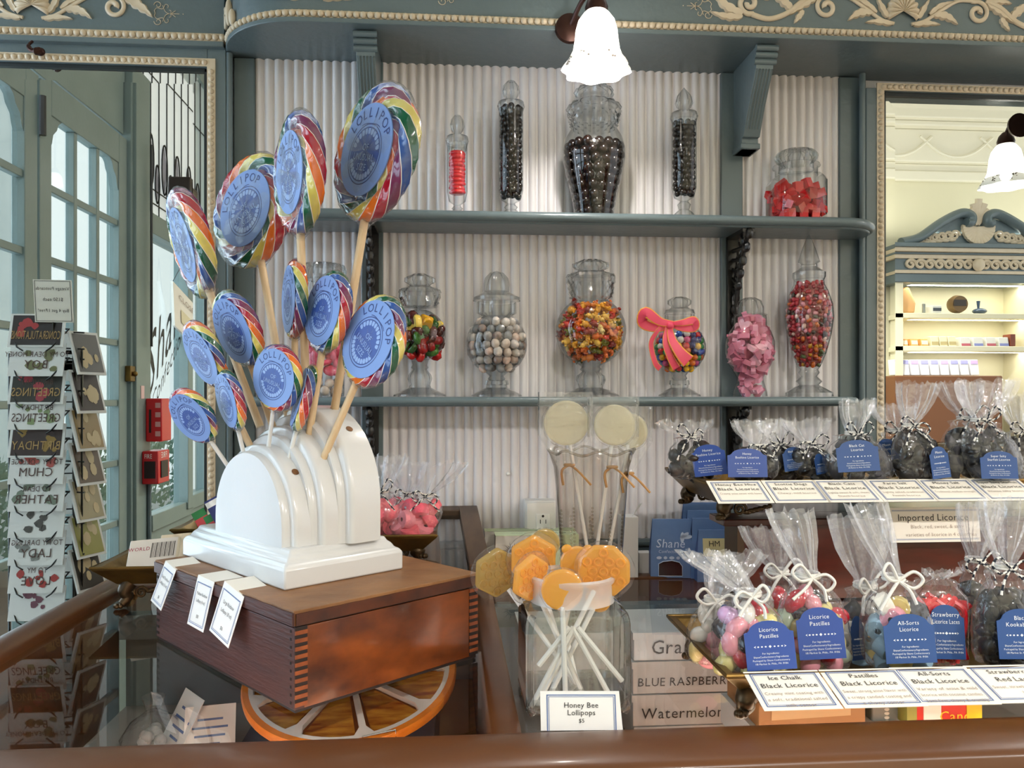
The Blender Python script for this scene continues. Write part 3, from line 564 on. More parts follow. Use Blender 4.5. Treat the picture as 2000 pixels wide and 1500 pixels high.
for i, py in enumerate((690, 765, 838, 905, 975, 1045, 1110)):
    c = rkp(172, py, 2.33); t = thing('postcard', tuple(c), 'topmost second third fourth fifth sixth lowest'.split()[i]+' angled postcard on the turned side of the wire rack', 'postcard', 'angled postcards on the spinner rack'); h = .062; w = .05; ex = Vector((.36, -.93, 0)); v = Vector((-.22, .0, .97)); nn = Vector((.93, .36, .2)).normalized()
    pg = lambda a, b, k=0: tuple(c+ex*a+v*b+nn*k); m = MB(); m.add([pg(-w, -h), pg(w, -h), pg(w, h), pg(-w, h), pg(-w, -h, -.006), pg(w, -h, -.006), pg(w, h, -.006), pg(-w, h, -.006)], [(0, 1, 2, 3), (7, 6, 5, 4), (0, 4, 5, 1), (1, 5, 6, 2), (2, 6, 7, 3), (3, 7, 4, 0)], 0)
    col = ('#6d6a68', '#3a2a24', '#a3885a', '#6a5644', '#b0a17c', '#a8a25c', '#4a443c')[i]; m.add([pg(-w*.85, -h*.88, .001), pg(w*.85, -h*.88, .001), pg(w*.85, h*.88, .001), pg(-w*.85, h*.88, .001)], [(0, 1, 2, 3)], 1); rng = random.Random(i+50)
    for q in range(5): x, z, r = rng.uniform(-.5, .5)*w, rng.uniform(-.6, .6)*h, rng.uniform(.01, .022); m.poly([pg(x+r*.6*math.cos(a), z+r*math.sin(a), .0016+.0001*q) for a in [j*.785 for j in range(8)]], 2)
    m.build('card_print', [PAPERW, mat('photo_'+col.strip('#'), col, .4), mat('photo_pale', '#d3bd94', .5)], t, sharp=0)
    m = MB(); e = rkp(150, py+20, 2.31)
    m.tube([e, e+Vector((0, 0, .07))], .003, 5); m.tube([e+Vector((-.06, 0, 0)), e+Vector((.03, -.03, 0))], .002, 5); m.build('wire_pocket', wire, rk)
for px, Yv in ((148, 2.30), (160, 2.30)): b = rkp(px, 690, Yv); MB().tube([(b.x, b.y, -.9), (b.x, b.y, .13)], .003, 6).build('rack_upright', wire, rk)
for py in (648, 680, 700, 762, 835, 900, 960, 1020, 1080):
    a, b = rkp(122, py, 2.30), rkp(165, py+2, 2.30); MB().tube([a, b], .0025, 6).build('cross_wire', wire, rk)
    a = rkp(124, py+4, 2.36); b = rkp(150, py+44, 2.36); MB().box(min(a.x, b.x), max(a.x, b.x), a.y-.004, a.y, b.z, a.z).build('card_back', PAPERW, rk)
a = rkp(104, 632, 2.27); t = thing('rack_sign', tuple(a), 'cream sign lettered Vintage Postcards on top of the wire rack', 'sign'); c = rkp(104, 588, 2.27); w, h = .048, .058; ex = Vector((-1, .12, 0)).normalized(); v = Vector((-.05, 0, 1)); pg = lambda a_, b_, k=0: tuple(c+ex*a_+v*b_+Vector((.1, 1, 0))*k)
m = MB(); m.add([pg(-w, -h), pg(w, -h), pg(w, h), pg(-w, h), pg(-w, -h, -.003), pg(w, -h, -.003), pg(w, h, -.003), pg(-w, h, -.003)], [(0, 1, 2, 3), (7, 6, 5, 4), (0, 4, 5, 1), (1, 5, 6, 2), (2, 6, 7, 3), (3, 7, 4, 0)], 0)
for i0, wd in ((.003, .0012),):
    X, Z = w-i0, h-i0
    for xa, xb, ya_, yb_ in ((-X, X, -Z, -Z+wd), (-X, X, Z-wd, Z), (-X, -X+wd, -Z, Z), (X-wd, X, -Z, Z)): m.add([pg(xa, ya_, .001), pg(xb, ya_, .001), pg(xb, yb_, .001), pg(xa, yb_, .001)], [(0, 1, 2, 3)], 1)
for s, sz, y in (('Vintage Postcards', .0125, .03), ('$1.50 each', .0135, 0), ('Buy 4 get 1 Free!', .0125, -.03)): m.text(s, sz, lambda a_, b_: pg(a_, b_, .0015), 1, cy=y, xs=.85)
m.build('sign_face', [CARD, INK], t, sharp=0); MB().tube([tuple(c+Vector((0, 0, -h))), tuple(Vector(a)+Vector((0, 0, -.02)))], .003, 6).build('sign_clip', wire, t)
m = MB(); q = [Vector(pg(w, h, -.004)), Vector(pg(w, -h, -.004)), Vector(pg(w+.004, -h*.8, -.03)), Vector(pg(w+.010, h*.9, -.03))]; m.add([tuple(p) for p in q]+[tuple(p+Vector((0, .001, 0))) for p in q], [(0, 1, 2, 3), (7, 6, 5, 4)]); m.build('sign_back', mat('ochre_card', '#c98f3a', .6), t, sharp=0)
# street outside: pale building front and shrubs
sb_ = thing('street_building', (-6.5, 0, FLOOR), 'pale building across the street seen through the door panes', 'building'); MB().box(-6.6, -6.5, -9, 6, FLOOR, 5).build('facade', mat('pale_facade', '#c8d0d0', .8, col2='#aeb9ba', nscale=1.2), sb_)
for i in range(7):
    for j in range(3): MB().box(-6.5, -6.46, -8+2*i, -7.1+2*i, -.6+1.7*j, .5+1.7*j).build('window', mat('far_window', '#5d7682', .1, coat=.6), sb_)
MB().box(-6.5, -1.62, -9, 6, FLOOR-.04, FLOOR-.02).build('street', mat('pavement', '#a3a6a6', .8), kind='structure')
rng = random.Random(12); m = MB()
for i in range(3500): x, y, z = -3.6+rng.gauss(0, .15), rng.uniform(-7, 3), FLOOR+rng.uniform(.0, .85); m.add([(x, y, z), (x+rng.uniform(-.05, .05), y+.06, z+.03), (x+.03, y+.03, z+.08)], [(0, 1, 2)])
m.build('hedge_foliage', mat('hedge_green', '#557a52', .6, col2='#7fa39a', nscale=3), label='green hedge along the street outside the door', cat='hedge', kind='stuff')
# ================================================================ far wall with the lit cabinet (seen in the wide mirror)
YR = -2.45
MB().box(-1.6, 6, YR-.1, YR, FLOOR, 2.4).build('wall_rear', mat('embossed_wall', '#ded7b8', .55, bump=.35, bscale=9), kind='structure')
def RV_(px, py, Yv): p = P(px, py, Yv); return Vector((p.x, 2*YG-p.y, p.z))
cvm = mat('crown_plaster', '#ebe5d0', .6); tr_ = thing('trim_10', (2, YR, 1.7), 'cream plaster crown moulding under the ceiling', None, kind='structure')
for z0, z1, o in ((1.72, 1.80, .05), (1.80, 1.86, .03), (1.86, 2.12, .08), (2.12, 2.16, .16), (2.16, 2.32, .22)): MB().box(-1.6, 6, YR, YR+o, z0, z1).build('moulding_step', cvm, tr_, bev=.01)
for i in range(9): MB().tube(smooth([(1.2+.5*i, YR+.085, 2.06), (1.35+.5*i, YR+.085, 1.94), (1.5+.5*i, YR+.085, 1.90), (1.65+.5*i, YR+.085, 1.94), (1.8+.5*i, YR+.085, 2.06)], 4), .012, 6).build('plaster_swag', cvm, tr_)
bz = RV_(1895, 500, 2*YG-YR-.25); YC = YR+.30; CXc = bz.x; Zk = lambda py: RV_(1895, py, 2*YG-YC).z
hwc = RV_(2045, 0, 2*YG-YC).x-CXc
cb_ = thing('display_cabinet', (CXc, YC, FLOOR), 'grey-green wall cabinet with carved pediment and lit cream shelves seen in the mirror', 'cabinet')
LIT = mat('cabinet_cream', '#eae2c2', .6)
MB().box(CXc-hwc*1.02, CXc+hwc*1.6, YR+.0, YR+.03, -.6, Zk(553)).build('cabinet_back', LIT, cb_)
for py0, py1 in ((612, 622), (676, 686)): MB().box(CXc-hwc*1.1, CXc+hwc*1.6, YR+.03, YC, Zk(py1), Zk(py0)).build('cabinet_shelf', LIT, cb_, bev=.004)
for x in (-1.02, .78, 1.6): MB().box(CXc+hwc*x-.03, CXc+hwc*x+.03, YR+.03, YC, FLOOR, Zk(553)).build('cabinet_upright', LIT, cb_)
for q in range(11): MB().box(CXc+hwc*.75, CXc+hwc*.82, YC-.002, YC+.004, Zk(560+20*q), Zk(556+20*q)).build('ladder_rung', cvm, cb_)
MB().box(CXc-hwc*1.2, CXc+hwc*1.7, YR, YC+.02, Zk(553), Zk(536)).build('cabinet_beam', TEAL, cb_, bev=.006); MB().box(CXc-hwc*1.2, CXc+hwc*1.7, YR, YC+.03, Zk(536), Zk(530)).build('cabinet_fillet', CREAM, cb_); MB().box(CXc-hwc*1.2, CXc+hwc*1.7, YR, YC+.02, Zk(530), Zk(508)).build('cabinet_frieze', TEAL, cb_)
for a, b, o, m_ in ((508, 500, .04, CREAM), (500, 496, .05, TEAL), (496, 488, .08, CREAM), (488, 480, .1, TEAL)): MB().box(CXc-hwc*1.25, CXc+hwc*1.75, YR, YC+o, Zk(a), Zk(b)).build('cornice_step', m_, cb_, bev=.004)
hp = Zk(405)-Zk(480)
for s in (-1, 1):
    c = smooth([(CXc+s*hwc*1.05, YC+.05, Zk(478)), (CXc+s*hwc*.8, YC+.05, Zk(468)), (CXc+s*hwc*.5, YC+.05, Zk(438)), (CXc+s*hwc*.25, YC+.05, Zk(420)), (CXc+s*hwc*.12, YC+.05, Zk(424)), (CXc+s*hwc*.11, YC+.05, Zk(437)), (CXc+s*hwc*.18, YC+.05, Zk(438))], 6)
    MB().tube(c, [.035]*len(c), 10, flat=1.4).build('pediment_scroll', TEAL, cb_)
    m = MB(); pl = [(CXc+s*hwc*1.0, Zk(480)), (CXc+s*hwc*.8, Zk(468)), (CXc+s*hwc*.5, Zk(440)), (CXc+s*hwc*.2, Zk(425)), (CXc, Zk(430)), (CXc, Zk(480))]; m.prism(pl if s > 0 else pl[::-1], YC-.02, YC+.02, lambda x, z, y: (x, y, z)); m.build('pediment_panel', TEAL, cb_)
    for i in range(7):
        x = CXc+s*hwc*(.30+.09*i); r = .04-.003*i; zz = Zk(462+1.6*i)
        MB().tube([(x+r*(1-q/18)*math.cos(q*.6), YC+.03, zz+r*(1-q/18)*math.sin(q*.6)) for q in range(15)], .010, 6).build('carved_scroll', CREAM, cb_)
        MB().ball((x+s*.02, YC+.025, zz-.03), (.035, .012, .018), 8, 6).build('carved_leaf', CREAM, cb_)
        MB().tube([(CXc+s*hwc*(.12+.13*i)+.045*(1-q/18)*math.cos(q*.6), YC+.03, Zk(519)+.04*(1-q/18)*math.sin(q*.6)) for q in range(15)], .012, 6).build('carved_scroll', CREAM, cb_)
m = MB()
for i in range(15):
    a = math.pi+math.pi*i/14; m.tube([(CXc, YC+.03, Zk(446)), (CXc+.13*math.cos(a), YC+.045, Zk(446)+.13*math.sin(a))], [.008, .018], 8, flat=.8)
m.build('carved_shell', CREAM, cb_); MB().ball((CXc, YC+.05, Zk(519)), (.05, .03, .05), 12, 8).build('carved_boss', CREAM, cb_)
m = MB()
for a in (-.9, -.45, 0, .45, .9): m.tube([(CXc, YC+.03, Zk(440)), (CXc+.10*math.sin(a), YC+.05, Zk(440)+.19*math.cos(a)*(.9 if a else 1))], [.02, .03], 8, flat=.7)
m.build('carved_plume', CREAM, cb_)
MB().box(CXc-hwc*1.1, CXc+hwc*1.7, YR+.03, YC+.1, FLOOR, -.35).build('cabinet_base', TEAL, cb_)
# goods on the cabinet shelves
def small(name, px, py0, py1, wpx, col, label, dep=.09, cap=None, tilt=0, group='goods on the cabinet shelves'):
    a = RV_(px-wpx/2, py1, 2*YG-YC); b = RV_(px+wpx/2, py0, 2*YG-YC); t = thing(name, ((a.x+b.x)/2, YC-.08, a.z), label, 'box', group); m = MB(); m.box(a.x, b.x, YC-.03-dep, YC-.03, a.z+.002, b.z)
    if tilt: m.v = [(x, y-tilt*(z-a.z), z) for x, y, z in m.v]
    m.build('box_body', mat('goods_'+col.strip('#'), col, .5), t, bev=.003)
    if cap: m = MB().box(a.x+.004, b.x-.004, YC-.03, YC-.026, a.z+(b.z-a.z)*cap[1], a.z+(b.z-a.z)*cap[2]); m.v = [(x, y-tilt*(z-a.z), z) for x, y, z in m.v]; m.build('box_label', mat('goods_'+cap[0].strip('#'), cap[0], .5), t)
oc = 'first second third fourth fifth sixth seventh eighth ninth tenth eleventh'.split()
for i in range(10): small('gift_box', 1735+19.5*i, 702, 733, 16, '#f0eef0', oc[i]+' white box with lilac label from the bead frame, lowest shelf in the mirror', cap=('#a9a6d8' if i % 3 else '#cdaee0', .72, .98), tilt=.2)
for i in range(4): small('orange_box', 1752+20*i, 661, 677, 14, '#e0a55e', oc[i]+' orange box on the middle mirror shelf', cap=('#efe0c0', .3, .8), tilt=.3)
for i in range(3): small('cream_box', 1832+17*i, 656, 677, 15, '#e3d9b8', oc[i]+' cream box on the middle mirror shelf', cap=('#b9a878', .2, .5), tilt=.2)
for i in range(4): small('white_box', 1892+25*i, 658, 677, 19, '#dcdad2', oc[i]+' white box with coloured band on the middle mirror shelf', cap=('#b05a68' if i % 2 == 0 else '#7f86bd', .1, .36), tilt=.2)
small('brown_jar', 1984, 652, 676, 10, '#7a3c26', 'brown jar at the end of the middle mirror shelf')
p = RV_(1778, 585, 2*YG-YC); m = MB(); m.prism([(p.x-.12, Zk(611)), (p.x+.1, Zk(611)), (p.x+.11, Zk(590)), (p.x+.06, Zk(560)), (p.x+.05, Zk(556)), (p.x-.02, Zk(562)), (p.x-.13, Zk(560)), (p.x-.10, Zk(585))], YC-.14, YC-.1); m.build('tan_bag', mat('tan_canvas', '#c79a66', .7), label='tan fabric bag on the top mirror shelf', cat='bag', bev=.02)
small('pale_box', 1757, 592, 611, 20, '#cdd3d0', 'pale grey box in front of the tan bag'); small('grey_card', 1810, 592, 611, 5, '#8d9088', 'thin grey card standing on the top mirror shelf', dep=.02); small('white_card', 1835, 596, 611, 18, '#d9d9d2', 'white card box with a dark mark on the top mirror shelf', cap=('#4a4f55', .3, .7))
p = RV_(1884, 592, 2*YG-YC); m = MB(); m.lathe([(.001, -.04), (.062, -.04), (.072, 0), (.062, .04), (.001, .04)], 24); m.xf(Matrix.Translation((p.x, YC-.09, Zk(592))) @ Matrix.Rotation(math.pi/2, 4, 'X')); t = m.build('round_tin', mat('gold_brown_tin', '#6d5638', .35, metal=.5), label='round brown and gold tin on the top mirror shelf', cat='tin'); MB().box(p.x-.055, p.x+.045, YC-.051, YC-.045, Zk(596), Zk(584)).build('tin_band', mat('tin_dark', '#33291f', .4), t)
p = RV_(1930, 604, 2*YG-YC); t = thing('ink_bowl', (p.x, YC-.1, Zk(611)), 'small dark blue teapot-shaped ornament on the top mirror shelf', 'ornament'); NV = mat('navy_glaze', '#33465c', .3); MB().ball((p.x, YC-.1, Zk(605)), (.055, .05, .024), 14, 8).build('bowl', NV, t); MB().lathe([(.008, 0), (.014, .06)], 12, (p.x-.01, YC-.1, Zk(600)), cap1=True).build('neck', NV, t)
t = MB().box(RV_(1725, 0, 2*YG-YC).x, RV_(1950, 0, 2*YG-YC).x, YC-.2, YC+.05, -.35, Zk(734)).build('brown_crate', mat('crate_wood', '#7a4a26', .5), cb_, bev=.01)  # crate the lilac boxes stand on, parented to the cabinet
light('cabinet_light', 'AREA', (CXc+.1, YC-.06, Zk(556)), 2.4, (1, .95, .85), hwc*2, (0, 0, 0), .06)
light('cabinet_light', 'AREA', (CXc+.1, YC-.06, Zk(624)), 1.8, (1, .95, .85), hwc*2, (0, 0, 0), .06)
light('cabinet_light', 'AREA', (CXc+.1, YC-.06, Zk(688)), 1.8, (1, .95, .85), hwc*2, (0, 0, 0), .06)
light('cove_light', 'AREA', (CXc, YR+.28, Zk(470)+.05), 5, (1, .96, .88), 2.6, (math.pi, 0, 0), .1)
# pendant lamps over the sales floor, behind the viewer
lamp((.95, -1.3, 1.25), 'lit bell glass pendant over the sales floor, between the two others', 92, False)
lamp((2.5, -1.2, 1.25), 'lit bell glass pendant over the sales floor, on the cabinet side', 92, False)
lamp((-.55, -1.4, 1.25), 'added unseen bell glass pendant over the sales floor, nearest the door side', 14, False)  # added unseen lamp, brightens the shelf wall from the front
# ================================================================ the display counter
GZ = -.40                                              # top of the counter glass
YFR = .93; YBK = 1.735; XL = -.68; XD = .07; XR = 1.9
ct = thing('display_counter', (.6, 1.3, FLOOR), 'glass-topped wooden display counter with rounded brown rails', 'counter')
def rail(name, poly, pts):                             # extrude a rounded rail profile between two points
    (xa, ya), (xb, yb) = pts; v = Vector((xb-xa, yb-ya)); v.normalize(); nrm = Vector((-v.y, v.x)); m = MB(); n = len(poly)
    vs = [(x+nrm.x*a, y+nrm.y*a, GZ+b) for (x, y) in pts for a, b in poly]
    m.add(vs, [(i, (i+1) % n, (i+1) % n+n, i+n) for i in range(n)]+[tuple(range(n-1, -1, -1)), tuple(range(n, 2*n))]); return m.build(name, WOOD, ct, sharp=50)
def rp(w, h, dn): return [(-w/2, -dn), (-w/2, h*.2)]+[(-w/2*math.cos(math.pi*i/10), h*.2+h*.8*math.sin(math.pi*i/10)) for i in range(1, 10)]+[(w/2, h*.2), (w/2, -dn)]
rail('front_rail', rp(.10, .014, .06), [(XL-.05, YFR-.046), (XR, YFR-.046)])
rail('side_rail', rp(.062, .02, .05), [(XL-.02, YFR-.06), (XL-.02, YBK+.02)])
rail('divider_rail', rp(.036, .006, .045), [(XD-.004, YFR-.02), (XD-.004, YBK+.02)])
rail('back_rail', rp(.042, .004, .05), [(XL-.05, YBK+.02), (XR, YBK+.02)])
MB().box(XL-.05, XR, YBK+.035, 1.848, GZ-.03, GZ-.001).build('back_ledge', WOOD, ct)
for a, b in ((XL, XD-.02), (XD+.012, XR)):
    MB().poly([(a, YFR-.01, GZ-.001), (b, YFR-.01, GZ-.001), (b, YBK+.005, GZ-.001), (a, YBK+.005, GZ-.001)]).build('glass_top', TOPGLASS, ct, sharp=0)
CASEIN = mat('case_interior', '#5d6a6c', .45); CASEF = mat('case_floor', '#8b8078', .6)
MB().box(XL, XR, .95, 1.74, -.665, -.65).build('inner_shelf', CASEF, ct)
MB().box(XL, XR, 1.735, 1.75, -.95, GZ-.045).build('inner_back', CASEIN, ct)
MB().box(XL-.06, XL-.02, YFR-.06, 1.75, FLOOR, GZ-.045).build('end_panel', WOOD, ct)
MB().box(XL-.06, XR, YFR-.085, YFR-.055, FLOOR, GZ-.055).build('front_panel', WOOD, ct)
MB().box(XL-.02, XR, .95, 1.73, -.96, -.95).build('case_bottom', DWOOD, ct)
MB().box(XD-.022, XD+.012, .95, 1.73, -.65, GZ-.045).build('inner_partition', mat('partition_wood', '#4b2d19', .4, col2='#3a2111'), ct)
for x in (XD+.03, XD+.42): MB().box(x, x+.03, 1.715, 1.735, -.65, GZ-.046).build('inner_post', TEAL, ct)
MB().box(XL, XR, 1.70, 1.735, GZ-.10, GZ-.05).build('inner_rail', TEAL, ct)
for xa_, xb_ in ((XL+.05, XD-.05), (XD+.05, XR-.1)):  # added tubes and area lights, none seen, to brighten the case interior
    MB().tube([(xa_, 1.005, -.455), (xb_, 1.005, -.455)], .007, 8).build('added_case_tube', mat('added_tube_glow', '#fff0d8', .5, emit=4), ct)
    light('added_case_light', 'AREA', ((xa_+xb_)/2, 1.01, -.465), 18*(xb_-xa_), (1, .97, .93), xb_-xa_, (math.radians(-35), 0, 0), .03)
BUMP = glass('rubber_bumper', '#e8e8e8', '#b0b0b0', .1, 1, haze=.2)
# --- the cartons inside the case
BOXW = mat('white_carton', '#cdd0d2', .6); BROWNP = mat('kraft_card', '#9a6f45', .6); TAPE = mat('paper_tape', '#c0a077', .6)
def page(o, ex, ez): return lambda a, b: tuple(Vector(o)+Vector(ex)*a+Vector(ez)*b)
def carton(px0, px1, y0, y1, d, txt, label, tcx, size, dep=.16, m=BOXW, tm=INK):
    a = D(px0, y1, d); b = D(px1, y0, d); Y = a.y
    t = MB(); t.box(a.x, b.x, Y, Y+dep, a.z, b.z); o = t.build('candy_carton', m, label=label, cat='carton', group='flavour cartons under the counter glass', bev=.001)
    l = MB(); l.box(a.x-.002, b.x+.002, Y-.0015, Y+dep+.001, b.z-.012, b.z+.0008); l.build('carton_lid', m, o)
    if txt: MB().text(txt, size, page((0, Y-.0022, 0), (1, 0, 0), (0, 0, 1)), 0, cx=a.x+(b.x-a.x)*tcx, cy=a.z+(b.z-a.z)*.25, slant=.05).build('handwriting', tm, o, sharp=0)
    return o
carton(1238, 1420, 1237, 1291, 1.47, 'Grape', 'white carton lettered Grape on top of the carton stack', .47, .036)
carton(1236, 1436, 1294, 1356, 1.47, 'BLUE RASPBERRY', 'white carton lettered Blue Raspberry in the carton stack', .53, .022)
carton(1236, 1452, 1359, 1419, 1.47, 'Watermelon', 'white carton lettered Watermelon low in the carton stack', .46, .028)
carton(1240, 1456, 1421, 1463, 1.47, '', 'plain white carton at the bottom of the carton stack', .5, .03)
carton(1020, 1215, 1240, 1330, 1.52, '', 'plain pale carton seen through the honey lollipop jar', .5, .03)
a = D(1482, 1424, 1.13); b = D(1699, 1372, 1.13); t = MB(); t.box(a.x, b.x, a.y, a.y+.13, a.z, b.z)
wx = t.build('paper_carton', BROWNP, label='brown kraft carton lettered Large Wax Paper under the lower tray', cat='carton', bev=.001)
m = MB(); f = page((0, a.y-.001, 0), (1, 0, 0), (0, 0, 1)); cx = (a.x+b.x)/2-.002; cz = (a.z+b.z)/2+.003
m.add([f(cx-.058, cz-.010), f(cx+.058, cz-.006), f(cx+.058, cz+.009), f(cx-.058, cz+.007)], [(0, 1, 2, 3)], 0); m.build('paper_tape', TAPE, wx, sharp=0)
MB().text('LARGE WAX PAPER', .0125, page((0, a.y-.0016, 0), (1, 0, .03), (0, 0, 1)), 0, cx=cx, cy=cz-.005).build('handwriting', INK, wx, sharp=0)
a = D(1772, 1416, 1.14); b = D(1924, 1360, 1.14); t = MB(); t.box(a.x, b.x, a.y, a.y+.1, a.z, b.z)
cb = t.build('candy_box', mat('candy_red', '#c3221d', .4), label='red and yellow box lettered Candy under the counter glass', cat='box', bev=.001)
YEL = mat('candy_yellow', '#d9b71c', .4)
MB().box(b.x-.022, b.x+.0008, a.y-.0008, a.y+.1, a.z-.0004, b.z+.0006).build('yellow_end', YEL, cb); MB().box(a.x-.0008, a.x+.014, a.y-.0008, a.y+.1, a.z-.0004, b.z+.0006).build('olive_end', mat('candy_olive', '#8b8a3c', .5), cb)
MB().text('Candy', .021, page((0, a.y-.0015, 0), (1, 0, 0), (0, 0, 1)), 0, cx=a.x+.076, cy=a.z+.004).build('lettering', YEL, cb, sharp=0)
MB().box(a.x+.024, a.x+.050, a.y-.0012, a.y, a.z+.004, a.z+.03).build('printed_square', PAPERW, cb)
a = D(1703, 1424, 1.16); b = D(1764, 1360, 1.16); t = MB(); t.box(a.x, b.x, a.y, a.y+.09, a.z, b.z); tn = t.build('tin_box', mat('blue_grey_tin', '#78868e', .35, metal=.4), label='blue-grey tin with a beaded stripe between wax paper and candy box', cat='tin', bev=.002)
for q in range(7): MB().ball(((a.x+b.x)/2, a.y, a.z+.004+.006*q), (.004, .0015, .0025), 8, 5).build('tin_stud', PAPERW, tn)
a = D(1500, 1445, 1.13); MB().box(a.x-.02, a.x+.2, a.y+.0, a.y+.14, a.z-.03, D(0, 1425, 1.13).z).build('white_carton', BOXW, label='plain white carton under the kraft wax paper carton', cat='carton')
# --- giant orange slice under the left glass
OC = D(686, 1300, 1.345); OC.z = -.470; orad = .176
def oxf():
    return Matrix.Translation(OC) @ Matrix.Rotation(TH, 4, 'Z').inverted() @ Matrix.Rotation(math.radians(17), 4, 'X')
og = thing('orange_slice_dish', tuple(OC), 'large round orange slice dish with white spokes under the left counter glass', 'dish')
ORN = mat('orange_rind', '#ea8a2a', .35, col2='#dd7418', nscale=30, bump=.2, bscale=200, coat=.3); PITH = mat('orange_pith', '#ddd3cb', .4)
m = MB(); m.lathe([(.001, -.012), (orad*.9, -.012), (orad, -.006), (orad*1.005, .004), (orad*.99, .008), (orad*.935, .008)], 72); m.xf(oxf()); m.build('rind', ORN, og)
m = MB(); m.lathe([(orad*.937, .0085), (orad*.895, .0085), (orad*.885, .003)], 72); m.xf(oxf()); m.build('pith_ring', PITH, og)
for i in range(9):
    a = 2*math.pi*i/9+.14; m = MB(); m.prism([(.0, -.004), (orad*.80, -.0052), (orad*.90, -.016), (orad*.90, .016), (orad*.80, .0052), (.0, .004)], .0, .0085, lambda p, q, t: (p, q, t)); m.xf(oxf() @ Matrix.Rotation(a, 4, 'Z')); m.build('pith_spoke', PITH, og)
    m = MB(); a0 = .1; seg = [(orad*.12*math.cos(.3), orad*.12*math.sin(.3))]; seg = [(.02, .006)]+[(orad*.885*math.cos(t), orad*.885*math.sin(t)) for t in [.08+(.698-.16)*k/8 for k in range(9)]]
    m.prism(seg, -.008, .003, lambda p, q, t: (p, q, t)); m.xf(oxf() @ Matrix.Rotation(a, 4, 'Z')); m.build('flesh_segment', mat('orange_flesh', '#7c2c05', .18, col2='#c88a2c', nscale=16, namt=.35, stretch=(1, 5, 1), coat=.5), og)
CHROME = mat('bright_wire', '#9a9a98', .25, metal=.9)
m = MB(); h = D(740, 1438, 1.19)
m.tube([h+Vector(v) for v in ((-.024, .0, -.012), (-.024, 0, 0), (.024, .012, .004), (.024, .012, -.012))], .0014, 6); m.build('dish_clip', CHROME, og)
# case lining below the slice, cable and price tickets lying in the case
MB().box(XD-.09, XD-.024, .96, 1.7, -.649, -.60).build('inner_step', mat('case_step', '#6b4a24', .4), ct)
MB().box(XL+.3, XD-.1, 1.0, 1.72, -.649, -.63).build('inner_lining', mat('case_lining', '#4a4854', .5), ct)
def ticket(px, py, w, h, rz, lean, label, seed):
    p = G(px, py, -.63); t = thing('price_ticket', tuple(p), label, 'price ticket', 'tickets lying in the counter')
    M = Matrix.Translation(p) @ Matrix.Rotation(rz, 4, 'Z') @ Matrix.Rotation(lean, 4, 'X')
    MB().box(-w/2, w/2, -.0006, .0006, 0, h).xf(M).build('ticket_card', PAPERW, t)
    m = MB()
    for i, s in enumerate((.5, .7, .6, .4)): m.add([(-w*s/2, -.001, h*(.72-.15*i)), (w*s/2, -.001, h*(.72-.15*i)), (w*s/2, -.001, h*(.76-.15*i)), (-w*s/2, -.001, h*(.76-.15*i))], [(0, 1, 2, 3)], 0)
    m.xf(M).build('lettering', BLUEINK, t, sharp=0)
ticket(322, 1478, .085, .11, -.9, -.5, 'white price ticket leaning inside the counter below the left glass', 1)
ticket(408, 1485, .085, .09, .2, -.45, 'white price ticket nearest the wooden box inside the counter', 2)
p = G(570, 1475, -.63); rng = random.Random(4); m = MB(); m.ball((p.x, p.y, p.z+.012), (.03, .04, .026), 14, 9); m.v = [(a+rng.uniform(-.003, .003), b+rng.uniform(-.003, .003), c+rng.uniform(-.003, .003)) for a, b, c in m.v]
m.build('tissue_wad', PAPERW, label='small crumpled white tissue inside the counter below the orange slice', cat='tissue')
p = G(300, 1470, -.63); bt = thing('clear_bag', tuple(p), 'clear bag of grey sweets inside the counter behind a ticket', 'bag'); m = MB(); m.lathe([(.001, 0), (.05, .004), (.056, .03), (.04, .055), (.012, .075), (.02, .1)], 20, tuple(p)); m.build('bag_film', FILM, bt)
for k in range(12):
    q = rng.uniform(0, 6.28); r = rng.uniform(0, .033); MB().ball((p.x+r*math.cos(q), p.y+r*math.sin(q), p.z+.018+rng.uniform(0, .02)), (.012, .010, .010), 8, 6).build('sweet', mat('grey_sweet', '#a9a6a4', .3), bt)
MB().tube(smooth([(XD-.05, .98, -.595), (XD-.13, 1.15, -.62), (XD-.2, 1.3, -.62), (XD-.21, 1.5, -.62)], 8), .003, 6).build('red_cable', mat('red_wire', '#8e1616', .4), label='thin red cable lying inside the counter', cat='cable')
# --- slanted framed glass lid behind the wooden box
sl = thing('slanted_case', (-.1, 1.55, GZ), 'wood-framed slanted glass case standing behind the white lollipop stand', 'display case')
A0 = Vector((D(936, 1094, 1.535).x, D(936, 1094, 1.535).y, -.314)); A1 = Vector((D(914, 987, 1.83).x, D(914, 987, 1.83).y, -.2487))
dv = (A1-A0); dr = dv.normalized(); base = A0-dr*.02; wd = .021; Wc = .27; rgt = Vector((1, 0, 0)); up = Vector((0, -dr.z, dr.y))
def slab(name, o, lx, ly, lz, m_, par=sl):
    t = MB(); vs = [o+lx*i+ly*j+lz*k for k in (0, 1) for j in (0, 1) for i in (0, 1)]; t.add(vs, [(0, 2, 3, 1), (4, 5, 7, 6), (0, 1, 5, 4), (2, 6, 7, 3), (0, 4, 6, 2), (1, 3, 7, 5)]); return t.build(name, m_, par, bev=.002)
LWOOD = mat('worn_brown_wood', '#5c4632', .4, col2='#453222', nscale=10, stretch=(6, 1, 6)); L_ = (A1-base)
slab('frame_stile', base-rgt*.021, rgt*.042, L_, -up*.022, LWOOD); slab('frame_stile', base-rgt*(Wc+.021), rgt*.042, L_, -up*.022, LWOOD)
slab('frame_rail', A1-dr*.03-rgt*(Wc-.02), rgt*(Wc-.04), dr*.03, -up*.022, LWOOD)
